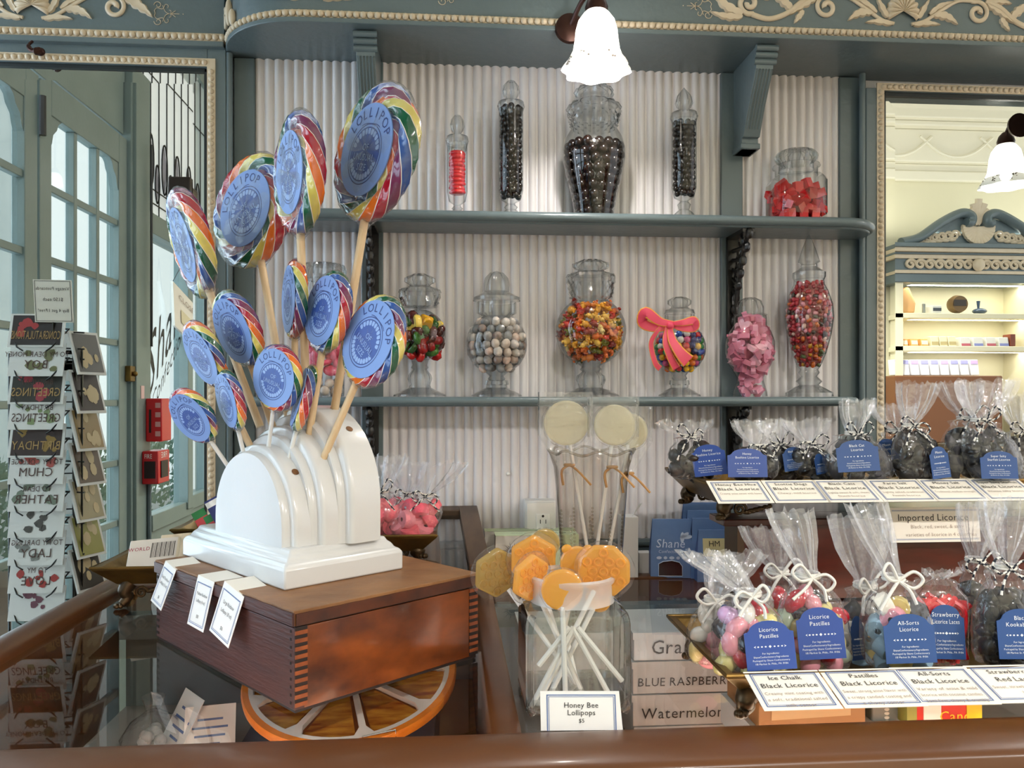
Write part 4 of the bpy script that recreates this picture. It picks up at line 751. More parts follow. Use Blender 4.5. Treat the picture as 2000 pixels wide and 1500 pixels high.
slab('lid_glass', base-rgt*(Wc-.02)-up*.012, rgt*(Wc-.04), L_-dr*.03, -up*.003, GLASS)
slab('inner_board', base-rgt*(Wc-.03)-up*.03+dr*.02, rgt*(Wc-.10), L_-dr*.12, -up*.02, mat('raw_board', '#7d5427', .5, col2='#654018', nscale=14, stretch=(1, 1, 8), bump=.2))
for xx in (A1.x-.01, A1.x-Wc-.01): MB().add([(xx, base.y, GZ), (xx, A1.y, GZ), (xx, A1.y, A1.z-.026), (xx, base.y, base.z-.026), (xx+.02, base.y, GZ), (xx+.02, A1.y, GZ), (xx+.02, A1.y, A1.z-.026), (xx+.02, base.y, base.z-.026)], [(0, 1, 2, 3), (7, 6, 5, 4), (0, 3, 7, 4), (1, 5, 6, 2), (3, 2, 6, 7), (0, 4, 5, 1)]).build('case_side', LWOOD, sl)
# ================================================================ wooden box with the lollipop stand
BA = math.radians(40.5); bvec = Vector((math.cos(BA), math.sin(BA), 0)); avec = Vector((-math.sin(BA), math.cos(BA), 0)); BC = Vector((-.196, 1.0245, GZ))
def bx(a, b, z): return tuple(BC+avec*a+bvec*b+Vector((0, 0, z)))
LA, LB, HB = .446, .312, .13
wbx = thing('wooden_box', tuple(BC+avec*LA/2+bvec*LB/2), 'worn dark wooden box with finger joints carrying the white lollipop stand', 'box')
OLDF = mat('old_maroon_wood', '#4c261d', .45, col2='#3a1c18', nscale=12, stretch=(1, 1, 9), bump=.25, bscale=25); OLDR = mat('old_red_wood', '#8f4a1a', .3, col2='#3c1a0a', nscale=11, namt=.45, stretch=(1, 1, 1.8), bump=.15, bscale=20, coat=.2)
OLDT = mat('worn_top_wood', '#a5764a', .5, col2='#6d4522', nscale=7, stretch=(1.5, 2, 1), bump=.3, bscale=22); FING = mat('end_grain', '#9a4f1e', .5, col2='#6b3010', nscale=60)
SHADW = mat('dark_joint', '#1c0d08', .7)
th = .014
MB().box(.0, LA, 0, th, .004, HB-.022, fn=bx).build('front_board', OLDF, wbx, bev=.0012)
MB().box(th, LA-th, LB-th, LB, .004, HB-.022, fn=bx).build('back_board', OLDF, wbx)
MB().box(.0005, th, th, LB-th, .004, HB-.022, fn=bx).build('end_board', OLDR, wbx, bev=.001)
MB().box(LA-th, LA, th, LB-th, .004, HB-.022, fn=bx).build('end_board', OLDR, wbx, bev=.001)
MB().box(.001, LA-.001, .001, LB-.001, HB-.0212, HB-.0195, fn=bx).build('lid_gap', SHADW, wbx)
m = MB(); rng = random.Random(9); nseg = 24; top = []                     # lid with a nibbled edge
for i in range(nseg+1): top.append((LA*i/nseg, -.001+rng.uniform(-.0012, .0006)))
for i in range(nseg+1): top.append((LA+.001, LB*i/nseg))
for i in range(nseg+1): top.append((LA*(1-i/nseg), LB+.001))
for i in range(1, nseg): top.append((-.001+rng.uniform(-.0006, .0012), LB*(1-i/nseg)))
m.prism(top, HB-.0195, HB, lambda a, b, t: bx(a, b, t)); o = m.build('lid_top', OLDT, wbx, bev=.0025)
m = MB(); m.box(-.0006, LA, -.0036, -.0004, HB-.0190, HB-.0025, fn=bx); m.build('lid_front_edge', OLDF, wbx)
m = MB(); m.box(-.0030, -.0006, .001, LB, HB-.0190, HB-.004, fn=bx); m.build('lid_end_edge', mat('lid_dark_edge', '#35190d', .5, col2='#582a10', nscale=30), wbx)
MB().box(.002, LA-.002, .002, LB-.002, 0, .005, fn=bx).build('box_bottom', SHADW, wbx)
for k in range(10):
    z0 = .008+.0101*k
    MB().box(-.0012, .0008, .0005, th+.004, z0, z0+.0052, fn=bx).build('joint_finger', FING, wbx)
    MB().box(-.0006, .001, .0005, th+.004, z0+.0052, z0+.0101, fn=bx).build('joint_gap', SHADW, wbx)
    MB().box(-.0010, .0008, LB-th-.003, LB, z0+.003, z0+.008, fn=bx).build('joint_finger', FING, wbx)
    MB().box(-.0004, .001, LB-th-.003, LB, z0-.002, z0+.003, fn=bx).build('joint_gap', SHADW, wbx)
    MB().box(LA-.012, LA-.003, -.0008, .0006, z0+.002, z0+.006, fn=bx).build('joint_finger', SHADW, wbx)
    MB().box(.008, .011, -.0006, .0006, z0+.002, z0+.0055, fn=bx).build('joint_finger', SHADW, wbx)
# price cards hanging over the edge
def hang(a0, w, h, lines, label, rot, out):
    base = Vector(bx(a0, -.003, HB+.001)); ex = (-avec).normalized(); ex = (Matrix.Rotation(0, 3, 'Z') @ ex)
    dn = Vector((0, 0, -1))*math.cos(out)+(-bvec)*math.sin(out); R = Matrix.Rotation(rot, 3, ex.cross(dn)); ex2 = R @ ex; dn2 = R @ dn; nn = dn2.cross(ex2)
    if nn.dot(bvec) > 0: nn = -nn
    t = thing('price_card', tuple(base), label, 'price card', 'lollipop price cards'); m = MB(); q = .0004
    def pg(x, y, k=0.0): return tuple(base+ex2*x-dn2*y+nn*k)
    m.add([pg(-w/2, 0), pg(w/2, 0), pg(w/2, -h), pg(-w/2, -h), pg(-w/2, 0, -.0006), pg(w/2, 0, -.0006), pg(w/2, -h, -.0006), pg(-w/2, -h, -.0006)], [(0, 3, 2, 1), (4, 5, 6, 7), (0, 1, 5, 4), (1, 2, 6, 5), (2, 3, 7, 6), (3, 0, 4, 7)], 0)
    for (i0, wd_) in ((.004, .0009), (.0062, .0005)):
        X, Y0, Y1 = w/2-i0, -.006-i0*.5, -h+i0
        for (xa, xb, ya, yb) in ((-X, X, Y0-wd_, Y0), (-X, X, Y1, Y1+wd_), (-X, -X+wd_, Y1, Y0), (X-wd_, X, Y1, Y0)): m.add([pg(xa, ya, q), pg(xb, ya, q), pg(xb, yb, q), pg(xa, yb, q)], [(0, 1, 2, 3)], 1)
    for s, sz, y in lines: m.text(s, sz, lambda a, b: pg(a, b, q*1.3), 2, cy=y*h, xs=.72)
    m.build('card_face', [PAPERW, BLUEINK, INK], t, sharp=0)
    m = MB(); e = base+bvec*.05; m.add([pg(-w/2, 0), pg(w/2, 0), tuple(base+ex2*(w/2)+bvec*.045), tuple(base-ex2*(w/2)+bvec*.045)]+[tuple(Vector(v)+Vector((0, 0, .0006))) for v in (pg(-w/2, 0), pg(w/2, 0), tuple(base+ex2*(w/2)+bvec*.045), tuple(base-ex2*(w/2)+bvec*.045))], [(0, 1, 2, 3), (7, 6, 5, 4), (0, 4, 5, 1), (2, 6, 7, 3)]); m.build('card_fold', CARD, t, sharp=0)
hang(.380, .048, .066, [('Small Rainbow', .0068, -.36), ('Lollipop (3 oz)', .0068, -.5), ('$6', .0066, -.82)], 'price card for the small rainbow lollipop hanging on the wooden box', .16, .30)
hang(.250, .056, .072, [('Medium Rainbow', .0066, -.36), ('Lollipop (6 oz)', .0066, -.5), ('$10', .0068, -.80)], 'price card for the medium rainbow lollipop, between the two other cards', .03, .22)
hang(.160, .066, .072, [('Large Rainbow', .0074, -.36), ('Lollipop (10 oz)', .0074, -.52), ('$16', .0070, -.82)], 'price card for the large rainbow lollipop nearest the box corner', .17, .24)
# --- stand
SA = math.radians(40); sb = Vector((math.cos(SA), math.sin(SA), 0)); sa = Vector((-math.sin(SA), math.cos(SA), 0)); SCn = Vector((-.2335, 1.135, GZ+HB))
def sx(a, b, z): return tuple(SCn+sa*a+sb*b+Vector((0, 0, z)))
ENAM = mat('white_enamel', '#d6d5d4', .24, coat=.4, bump=.12, bscale=40)
st = thing('lollipop_stand', tuple(SCn+sa*.15+sb*.09), 'white enamelled stepped arch stand holding the rainbow lollipops', 'stand')
lv = [(0, 0, .0), (0, 0, .029), (.004, .004, .033), (.010, .010, .036), (.012, .012, .042), (.018, .018, .046), (.020, .020, .052)]
m = MB(); A0_, A1_, B0_, B1_ = -.005, .345, .0, .204
for d1, d2, z in lv: m.v += [sx(A0_+d1, B0_+d2, z), sx(A1_-d1, B0_+d2, z), sx(A1_-d1, B1_-d2, z), sx(A0_+d1, B1_-d2, z)]
for i in range(len(lv)-1): m.f += [(i*4+j, i*4+(j+1) % 4, i*4+4+(j+1) % 4, i*4+4+j) for j in range(4)]
m.f += [(3, 2, 1, 0), tuple(range(len(lv)*4-4, len(lv)*4))]; m.m = [0]*len(m.f)
m.build('plinth', ENAM, st, bev=.003, sharp=35)
AC = .150
def arch(hw, h, n=28):
    r = hw; pts = [(AC-hw, .05)]; s = h-r*.98
    for i in range(n+1): a = math.pi-math.pi*i/n; pts.append((AC+hw*math.cos(a), .052+s+(h-s)*math.sin(a)))
    return pts+[(AC+hw, .05)]
def tier(rows, name):
    m = MB(); ps = [arch(hw, h) for b, hw, h in rows]; n = len(ps[0])
    for (b, hw, h), p in zip(rows, ps): m.v += [sx(a, b, z) for a, z in p]
    for i in range(len(rows)-1): m.f += [(i*n+j, (i+1)*n+j, (i+1)*n+(j+1) % n, i*n+(j+1) % n) for j in range(n)]
    m.f += [tuple(range(n)), tuple(range(len(rows)*n-1, (len(rows)-1)*n-1, -1))]; m.m = [0]*len(m.f); return m.build(name, ENAM, st, sharp=45)
def flute(b0, hw, h, wd): return [(b0+wd*t, hw+.0, h+.0) for t in (0,)]
tier([(.020, .110, .131), (.024, .113, .134), (.032, .113, .134), (.0335, .119, .140), (.036, .122, .143), (.040, .123, .144), (.064, .123, .144)], 'front_arch')
tier([(.058, .121, .157), (.062, .124, .160), (.070, .124, .160), (.0715, .130, .167), (.075, .134, .171), (.079, .135, .172), (.106, .135, .172)], 'middle_arch')
tier([(.098, .134, .187), (.102, .137, .190), (.110, .137, .190), (.1115, .144, .198), (.115, .148, .203), (.120, .149, .204), (.165, .149, .204)], 'back_arch')
HOLE = mat('raw_hole', '#8a5a2a', .6, col2='#4a2c14', nscale=80)
for a, b, hw, h, ang in ((0, .053, .123, .144, .75), (0, .142, .149, .204, .85)):
    z = .052+(h-hw*.98)+hw*.98*math.sin(ang); q = Vector(sx(AC-hw*math.cos(ang), b, z)); nrm = (sa*(-math.cos(ang))+Vector((0, 0, math.sin(ang)))); m = MB(); m.lathe([(.0058, .0006), (.0001, .0004)], 14)
    m.xf(Matrix.Translation(q) @ nrm.to_track_quat('Z', 'Y').to_matrix().to_4x4()); m.build('peg_hole', HOLE, st)
CUTG = glass('cut_glass', '#eef0f0', '#626a6d', .04, 1.9, bump=.12, bscale=120)
# ================================================================ candy jars
def jar(name, label, cx, Y, zbase, ybase, parts, group=None, n=36, sq=None):
    """parts: {part: [(half width px, y px[, lobes, amplitude])...]} traced at the jar's depth"""
    c = P(cx, ybase, Y); d = DEP(c.x, Y); k = d/F; o = Vector((c.x, Y, zbase)); t = thing(name, tuple(o), label, 'jar', group); out = {}
    for pn, pr in parts.items():
        cut = pn not in ('bowl', 'neck'); pp = [(p[0]*k, (HY-p[1])*k-zbase)+((p[2], p[3]*(1.8 if cut else 1))+tuple(p[4:]) if len(p) > 3 else ()) for p in pr]
        m = MB()
        if sq and pn in sq:
            for r, z in [(p[0], p[1]) for p in pp]:
                q = r*.72
                m.v += [(o.x+a, o.y+b, o.z+z) for a, b in ((-r, -q), (-q, -r), (q, -r), (r, -q), (r, q), (q, r), (-q, r), (-r, q))]
            m.f = [(i*8+j, i*8+(j+1) % 8, i*8+8+(j+1) % 8, i*8+8+j) for i in range(len(pp)-1) for j in range(8)]; m.m = [0]*len(m.f)
        else: m.lathe(pp, 96 if cut else n, tuple(o))
        out[pn] = m.build(pn, GLASS if pn in ('bowl', 'neck') else CUTG, t, sharp=22 if cut else 50); out[pn+'_prof'] = [(p[0], p[1]+zbase) for p in pp]
    out['c'] = o; out['k'] = k; out['t'] = t; return out
def fill(name, meshes, j, prof, z0, z1, r, label, group, cat, seed=0, arc=125, inner=True, zs=1.62, ws=2.02, jit=.12, rot=True, bias=None, wall=.0015, sq=False, grad=None, names=None, kf=.95):
    rng = random.Random(seed); z = z0+r; row = 0; o = j['c']; cnt = 0
    vd = math.atan2(-o.y, -o.x)
    while z < z1:
        R = lerp(prof, z)-r*kf-wall; rings = [R]+([R-1.75*r] if inner else [])
        for q, RR in enumerate(rings):
            if RR < -.6*r: continue
            RR = max(RR, 0); n = max(1, int(2*math.pi*RR/(ws*r)))
            for i in range(n):
                a = 2*math.pi*(i+.5*(row % 2)+.3*q)/n+rng.uniform(-jit, jit)/max(1, n)*3
                da = (a-vd+math.pi) % (2*math.pi)-math.pi
                if n > 2 and abs(math.degrees(da)) > (arc if q == 0 else arc*.8): continue
                f = 1/max(abs(math.cos(a)), abs(math.sin(a))) if sq else 1
                f = min(f, 1.25)
                loc = (o.x+RR*f*math.cos(a)+rng.uniform(-jit, jit)*r, o.y+RR*f*math.sin(a)+rng.uniform(-jit, jit)*r, z+rng.uniform(-jit, jit)*r*1.5)
                me = meshes[grad(rng, (z-z0)/(z1-z0), len(meshes))] if grad else rng.choice(meshes)
                inst(name, me, loc, (rng.uniform(0, 6.3), rng.uniform(0, 6.3), rng.uniform(0, 6.3)) if rot else (0, 0, rng.uniform(0, 6)), rng.uniform(.93, 1.06), label=(label.format(names[meshes.index(me)]) if names else label), cat=cat, group=group); cnt += 1
        z += r*zs; row += 1
    return cnt
def gem(col, rough=.3, sub=.0, coat=.3, **k): return mat('candy_'+col.strip('#'), col, rough, coat=coat, sub=sub, **k)
def ballmesh(nm, r, col, nu=10, nv=7, **k): return MB().ball((0, 0, 0), r, nu, nv).mesh(nm, gem(col, **k), 80)
YS = 1.80; Z1 = .404; Z2 = 0.0
def fin(cx): pass
# --- upper shelf
def tubejar(cx, yb, yt, hw, label, zt):
    return jar('apothecary_jar', label, cx, YS, Z1, 425, {
        'bowl': [(hw*.35, yb+12), (hw*.8, yb+6), (hw, yb-12), (hw, yt+10), (hw*.97, yt+2), (hw*1.05, yt)],
        'foot': [(hw*.95, 425), (hw*.8, 418), (hw*.42, 410), (hw*.55, yb+20), (hw*.36, yb+15), (hw*.35, yb+12)],
        'lid': [(hw*.85, yt+14, 16, .04), (hw*.95, yt+2, 16, .04), (hw*1.12, yt-6), (hw*1.05, yt-13), (hw*.45, yt-17), (hw*.4, yt-21)],
        'finial': [(hw*.4, yt-21), (hw*.55, yt-26, 9, .06), (hw*.66, yt-34, 9, .07, .8), (hw*.56, yt-46, 9, .06, 1.8), (hw*.3, yt-55, 9, .04, 2.6), (.3, zt)]})
TJ = {}
t1 = tubejar(893, 388, 281, 20, 'small slim apothecary jar of bright red sweets, leftmost on the upper shelf', 228)
t2 = tubejar(998, 385, 214, 24, 'tall slim apothecary jar of chocolate balls beside the red sweets jar', 161)
t4 = tubejar(1336, 380, 235, 24, 'tall slim apothecary jar of chocolate balls between the urn and the iron bracket', 171)
urn = jar('apothecary_jar', 'large urn-shaped glass jar full of chocolate balls under the lit lamp', 1160, YS, Z1, 425, {
    'bowl': [(38, 425), (40, 412), (45, 385), (55, 345), (61, 312), (61, 292), (55, 270), (46, 255), (44, 250)],
    'collar': [(44, 250), (45, 244, 18, .05), (47, 237, 18, .05, 3.14), (48, 231, 18, .05), (49, 226, 18, .05, 3.14), (52, 222)],
    'lid': [(52, 222), (53, 216, 14, .03), (47, 206, 14, .03), (36, 200), (26, 197), (26, 194), (34, 190, 12, .04), (37, 183, 12, .05), (32, 174, 12, .05), (20, 168, 12, .02), (.5, 166)]})
sqj = jar('square_jar', 'short square glass jar of red candy chunks at the end of the upper shelf', 1555, YS, Z1, 425, {
    'bowl': [(46, 425), (47, 420), (47, 358), (44, 351), (40, 346)], 'neck': [(40, 346), (40, 330), (45, 327), (44, 324)],
    'lid': [(33, 335), (33, 322), (30, 320, 24, .04), (36, 313, 24, .06), (37, 306, 24, .07), (32, 298, 24, .06), (20, 293, 24, .03), (.5, 292)]}, sq=('bowl',))
choc = ballmesh('chocolate_ball', .0113, '#1d110d', rough=.2, coat=.3, col2='#24130e', nscale=40)
fill('chocolate_ball', [choc], urn, urn['bowl_prof'], Z1+.004, Z1+.178, .0113, 'shiny dark chocolate ball inside the large urn-shaped jar', 'chocolate balls in the urn jar', 'chocolate', 1, rot=False)
cho2 = ballmesh('chocolate_bead', .0076, '#1c0f0a', rough=.2, coat=.3)
for jj, nm, sd in ((t2, 'tall slim jar beside the red sweets', 2), (t4, 'tall slim jar next to the bracket', 3)):
    pr = jj['bowl_prof']; fill('chocolate_ball', [cho2], jj, pr, pr[1][1]+.001, pr[-2][1]+(.012 if sd == 2 else -.004), .0076, 'small dark chocolate ball in the '+nm, 'chocolate balls in the '+nm, 'chocolate', sd, inner=False, rot=False, arc=120)
redd = MB().lathe([(.001, -.0042), (.0135, -.0042), (.0168, -.002), (.0172, .001), (.015, .0042), (.001, .0042)], 16).mesh('red_sweet', gem('#e0202c', .3), 50)
pr = t1['bowl_prof']
for i in range(13):
    z = pr[2][1]-.004+i*.0086
    if z > pr[3][1]-.012: break
    rng = random.Random(i); inst('red_sweet', redd, (t1['c'].x+rng.uniform(-.001, .001), t1['c'].y, z+.004), (rng.uniform(-.12, .12), rng.uniform(-.12, .12), 0), 1.08, label='bright red disc sweet stacked in the small slim jar', cat='candy', group='red discs in the slim jar')
chunk = MB().box(-.014, .014, -.0085, .0085, -.0085, .0085); rng = random.Random(3); chunk.v = [(a*rng.uniform(.75, 1.15), b*rng.uniform(.7, 1.2), c*rng.uniform(.7, 1.2)) for a, b, c in chunk.v]
chm = [chunk.mesh('red_chunk', gem(c, .22, coat=.5), 25) for c in ('#d0242a', '#c01c22', '#dd3a38')]
fill('red_chunk', chm, sqj, sqj['bowl_prof'], Z1+.002, Z1+.077, .0115, '{} red candy chunk in the short square jar', 'red chunks in the square jar', 'candy', 4, names=('bright', 'dark', 'coral'), kf=1.05, sq=True, zs=1.3, ws=1.75, jit=.35)
# --- lower shelf
def globe(cx, cy, r, y0=None, y1=None, n=12):
    a0 = math.acos(max(-1, min(1, (cy-y1)/r))); a1 = math.acos(max(-1, min(1, (cy-y0)/r))); pts = []
    for i in range(n+1): a = a1+(a0-a1)*i/n; pts.append((r*math.sin(a), cy-r*math.cos(a)))
    return pts
def globejar(cx, cy, r, yneck, ystem, collar, lid, foot, label):
    g = globe(cx, cy, r, ystem, yneck); return jar('globe_jar', label, cx, YS, Z2, 773, {'bowl': g, 'collar': [(g[-1][0], g[-1][1])]+collar, 'lid': lid, 'foot': foot+[(g[0][0], g[0][1])]})
def ft(hw, ys, sw): return [(hw, 774), (hw*.98, 771), (hw*.7, 764), (hw*.42, 757), (sw*1.25, 752), (sw*1.35, (752+ys)/2+8, 10, .06), (sw*1.25, (752+ys)/2, 10, .06), (sw*.85, ys+10), (sw*1.1, ys+6), (sw*.9, ys+1)]
k1 = globejar(820, 655, 51, 604, 703, [(33, 600, 14, .05), (35, 592, 14, .06, 3.14), (37, 582, 14, .06), (40, 572)], [(40, 572, 12, .03), (38, 566, 12, .03), (22, 560), (20, 557), (28, 551, 10, .05), (27, 543, 10, .06), (14, 536), (.5, 535)], ft(52, 712, 16), 'globe jar of assorted fruit jellies beside the big lollipops')
k2 = globejar(970, 672, 60, 618, 728, [(37, 612, 14, .03), (37, 592, 14, .03), (38, 590)], [(46, 588), (46, 582), (34, 576), (25, 570), (24, 555, 6, .04), (20, 543, 6, .08), (12, 533, 6, .06), (.5, 529)], ft(50, 734, 16), 'globe jar of pastel pebble candies with a pointed dome lid')
k3 = globejar(1154, 647, 69, 586, 711, [(40, 582, 16, .05), (41, 573, 16, .06, 3.14), (42, 563, 16, .06), (43, 553, 16, .06, 3.14), (47, 543)], [(47, 543, 14, .03), (44, 537, 14, .03), (28, 532), (25, 528), (33, 523, 12, .05), (33, 516, 12, .06), (20, 509), (.5, 507)], ft(56, 716, 20), 'largest globe jar filled with gummy bears in mixed colours')
k4 = globejar(1327, 680, 51, 634, 728, [(27, 630, 12, .03), (28, 615, 12, .03)], [(30, 613), (28, 606), (18, 602), (16, 599), (22, 594, 10, .05), (22, 587, 10, .05), (12, 581), (.5, 580)], ft(41, 733, 14), 'globe jar of bright gumballs tied with a pink ribbon bow')
k5 = jar('candy_jar', 'round-bellied jar of pink heart candies on a flared hollow foot', 1465, YS, Z2, 773, {
    'bowl': [(33, 774), (32, 765), (26, 745), (25, 738), (29, 730), (40, 712), (47, 690), (47, 668), (40, 648), (32, 636), (31, 617), (33, 615)], 'lid': [(30, 618), (26, 612), (25, 600, 8, .05), (20, 588, 8, .08), (10, 582, 8, .05), (.5, 580)]})
k6 = jar('candy_jar', 'tall teardrop jar of mixed jelly beans with a pointed spire lid', 1580, YS, Z2, 773, {
    'bowl': [(17, 722), (22, 715), (32, 690), (41, 655), (46, 620), (44, 595), (36, 570), (29, 556), (28, 546)], 'foot': [(45, 774), (44, 767, 8, .03), (28, 757, 8, .03), (18, 752), (25, 745), (15, 735), (20, 728), (17, 722)],
    'lid': [(28, 548), (31, 541), (31, 533), (22, 527), (16, 522), (15, 516), (21, 512), (20, 509, 6, .04), (12, 485, 6, .06), (5, 467, 6, .05), (.5, 457)]})
k0 = jar('candy_jar', 'straight jar of pink fruit sweets half hidden behind the lollipop sticks', 632, YS, Z2, 773, {
    'bowl': [(39, 774), (40, 770), (40, 560), (36, 552), (35, 545)], 'lid': [(36, 548), (41, 540, 24, .03), (42, 528, 24, .04), (38, 518, 24, .04), (24, 514), (.5, 513)]})
# contents
def jelly(nm, col, seed):
    m = MB(); rng = random.Random(seed); m.lathe([(.001, -.0055), (.0128, -.0068), (.0152, -.003), (.0140, .005), (.011, .0075), (.001, .008)], 10, sx=1.25, sy=.9); return m.mesh(nm, gem(col, .2, coat=.4), 50)
jm = [jelly('fruit_jelly', c, i) for i, c in enumerate(('#b01c18', '#8e1512', '#2f5a1e', '#3c6b22', '#e0a51c', '#e8c85a', '#e39a4a', '#4a1410', '#5a241a'))]
fill('fruit_jelly', jm, k1, k1['bowl_prof'], k1['bowl_prof'][0][1]+.002, .178, .0142, '{} fruit jelly in the globe jar beside the lollipops', 'fruit jellies in the globe jar', 'candy', 6, names=('red', 'dark red', 'dark green', 'green', 'golden yellow', 'pale yellow', 'orange', 'deep maroon', 'brown'), zs=1.0, ws=1.5, jit=.3,
     grad=lambda r, t, n: r.choice((0, 0, 1, 1, 2, 3)) if t < .4 else (r.choice((0, 1, 2, 3, 7, 8)) if t < .62 else r.choice((4, 5, 6, 4, 7, 2))))
pc = ('#9b9a9c', '#b7aca6', '#c9b1a0', '#8a8c90', '#d3a893', '#787b80', '#c8c3bd', '#b58f7e'); pm = []
for i, c in enumerate(pc):
    m = MB().ball((0, 0, 0), (.0118, .0105, .0095), 10, 7); pm.append(m.mesh('pebble_candy', gem(c, .35, col2='#8d8985' if i % 2 else '#e0cfc2', nscale=90, coat=.2), 80))
fill('pebble_candy', pm, k2, k2['bowl_prof'], k2['bowl_prof'][0][1]+.001, .178, .0104, '{} pebble candy in the globe jar with the dome lid', 'pebble candies in the globe jar', 'candy', 7, zs=1.6, names=('grey', 'warm grey', 'beige', 'slate grey', 'peach', 'dark grey', 'off-white', 'rusty brown'))
def bear(col):
    m = MB(); m.ball((0, 0, 0), (.0062, .005, .0075), 8, 6); m.ball((0, -.0005, .0092), .0045, 8, 6)
    for s in (-1, 1): m.ball((s*.0032, 0, .0132), .0018, 6, 4); m.ball((s*.005, -.003, .003), (.0022, .0034, .0022), 6, 4); m.ball((s*.004, -.003, -.006), (.0024, .0038, .0024), 6, 4)
    m.v = [(a*1.3, b*1.3, (c-.003)*1.3) for a, b, c in m.v]; return m.mesh('gummy_bear', gem(col, .16, coat=.5), 80)
bm_ = [bear(c) for c in ('#d9661a', '#e8a02a', '#c4301a', '#ecb94f', '#e07f2e', '#6f6a1c', '#8d2114', '#e9c87a', '#4d5a1c')]
fill('gummy_bear', bm_, k3, k3['bowl_prof'], k3['bowl_prof'][0][1]+.001, .212, .0122, '{} gummy bear in the largest globe jar', 'gummy bears in the largest globe jar', 'candy', 8, names=('dark orange', 'amber', 'red', 'pale amber', 'orange', 'olive', 'dark red', 'light gold', 'green'), kf=1.28, zs=1.2, ws=1.72, jit=.3,
     grad=lambda r, t, n: r.choice((5, 8, 2, 0, 4, 6)) if t < .22 else (r.choice((2, 6, 1, 3, 0, 4, 5)) if t > .8 else r.choice((0, 1, 3, 4, 1, 7, 2, 6, 0, 5))))
gm = [ballmesh('gumball', .0078, c, rough=.2, coat=.5) for c in ('#d6252b', '#f0b61e', '#20883f', '#1d4fa8', '#e9e6df', '#d94f8a', '#e2701f', '#2b2b6a')]
fill('gumball', gm, k4, k4['bowl_prof'], k4['bowl_prof'][0][1]+.001, .143, .0078, '{} round gumball in the ribbon-tied globe jar', 'gumballs in the ribbon-tied jar', 'candy', 9, rot=False, names=('red', 'yellow', 'green', 'blue', 'white', 'pink', 'orange', 'navy'))
hm = []
for c in ('#e9a0b4', '#e58ea6', '#efb4c2', '#dd8099'):
    m = MB(); m.prism([(.0135*1.2*(16*math.sin(t)**3)/16, .0135*1.0*(13*math.cos(t)-5*math.cos(2*t)-2*math.cos(3*t)-math.cos(4*t))/14) for t in [2*math.pi*i/14 for i in range(14)]], -.0055, .0055); hm.append(m.mesh('pink_candy', gem(c, .55, coat=0), 40))
fill('pink_candy', hm, k5, k5['bowl_prof'], .004, .185, .0135, '{} pink heart candy in the round-bellied jar', 'pink hearts in the round-bellied jar', 'candy', 10, names=('soft', 'rosy', 'pale', 'deep'), kf=1.12, zs=1.2, ws=1.7, jit=.3)
bn = []
for c in ('#8a1620', '#b8303a', '#d98a94', '#c9601c', '#3a2a22', '#e3bcae', '#a51c22', '#7a4030', '#c88a1e', '#4f5a2e'):
    m = MB(); m.tube([(-.0062, 0, 0), (-.0045, 0, .0008), (0, 0, .0014), (.0045, 0, .0008), (.0062, 0, 0)], [.0018, .0044, .0048, .0044, .0018], 8); bn.append(m.mesh('jelly_bean', gem(c, .2, coat=.5), 80))
nb = fill('jelly_bean', bn, k6, k6['bowl_prof'], k6['bowl_prof'][0][1]+.006, .268, .0072, '{} jelly bean in the tall teardrop jar', 'jelly beans in the teardrop jar', 'candy', 11, names=('maroon', 'red', 'pink', 'orange', 'black', 'cream', 'crimson', 'brown', 'amber', 'green'), inner=False, zs=1.35, ws=1.75, jit=.3, arc=112,
     grad=lambda r, t, n: r.choice((3, 0, 9, 8, 6, 6)) if t < .3 else (r.choice((0, 6, 1, 2)) if t > .85 else r.choice((0, 1, 2, 5, 1, 7, 3, 2, 0, 4))))
# dark core of beans, packed too deep to pick apart
def core(j, z0, z1, off, m_, name, label, cat):
    pr = [(max(.001, lerp(j['bowl_prof'], z0+(z1-z0)*i/10)-off), z0+(z1-z0)*i/10) for i in range(11)]; pr = [(.001, z0)]+pr+[(.001, z1)]
    m = MB().lathe(pr, 20, (j['c'].x, j['c'].y, 0)); rng = random.Random(5); m.v = [(a+rng.uniform(-1, 1)*.0015, b+rng.uniform(-1, 1)*.0015, c+rng.uniform(-1, 1)*.0015) for a, b, c in m.v]; m.build(name, m_, label=label, cat=cat, kind='stuff')
core(k6, k6['bowl_prof'][0][1]+.008, .262, .0095, mat('bean_mass', '#7a2a28', .4, col2='#b06a62', nscale=150, namt=.2), 'packed_jelly_beans', 'jelly beans packed deep inside the tall teardrop jar', 'candy')
for jj, sd in ((t2, 1), (t4, 2)):
    pr = jj['bowl_prof']; core(jj, pr[1][1]+.006, pr[-2][1]-.008, .0148, choc.materials[0], 'packed_chocolate', ('chocolate packed inside the tall slim jar beside the red sweets', 'chocolate packed inside the tall slim jar next to the bracket')[sd-1], 'chocolate')
fs = MB().lathe([(.001, -.007), (.011, -.0065), (.0155, -.002), (.0155, .002), (.011, .0065), (.004, .006), (.001, .003)], 14).mesh('pink_sweet', gem('#d8506a', .35), 60)
fill('pink_sweet', [fs], k0, k0['bowl_prof'], .042, .2, .0135, 'pink ring sweet in the straight jar behind the lollipop sticks', 'pink sweets in the straight jar', 'candy', 12, zs=1.25, inner=False, jit=.15, arc=105)
fill('pebble_candy', pm[:3], k0, k0['bowl_prof'], .002, .036, .011, 'pale almond at the bottom of the straight jar behind the sticks', 'pale almonds in the straight jar', 'candy', 13, inner=False, arc=105)
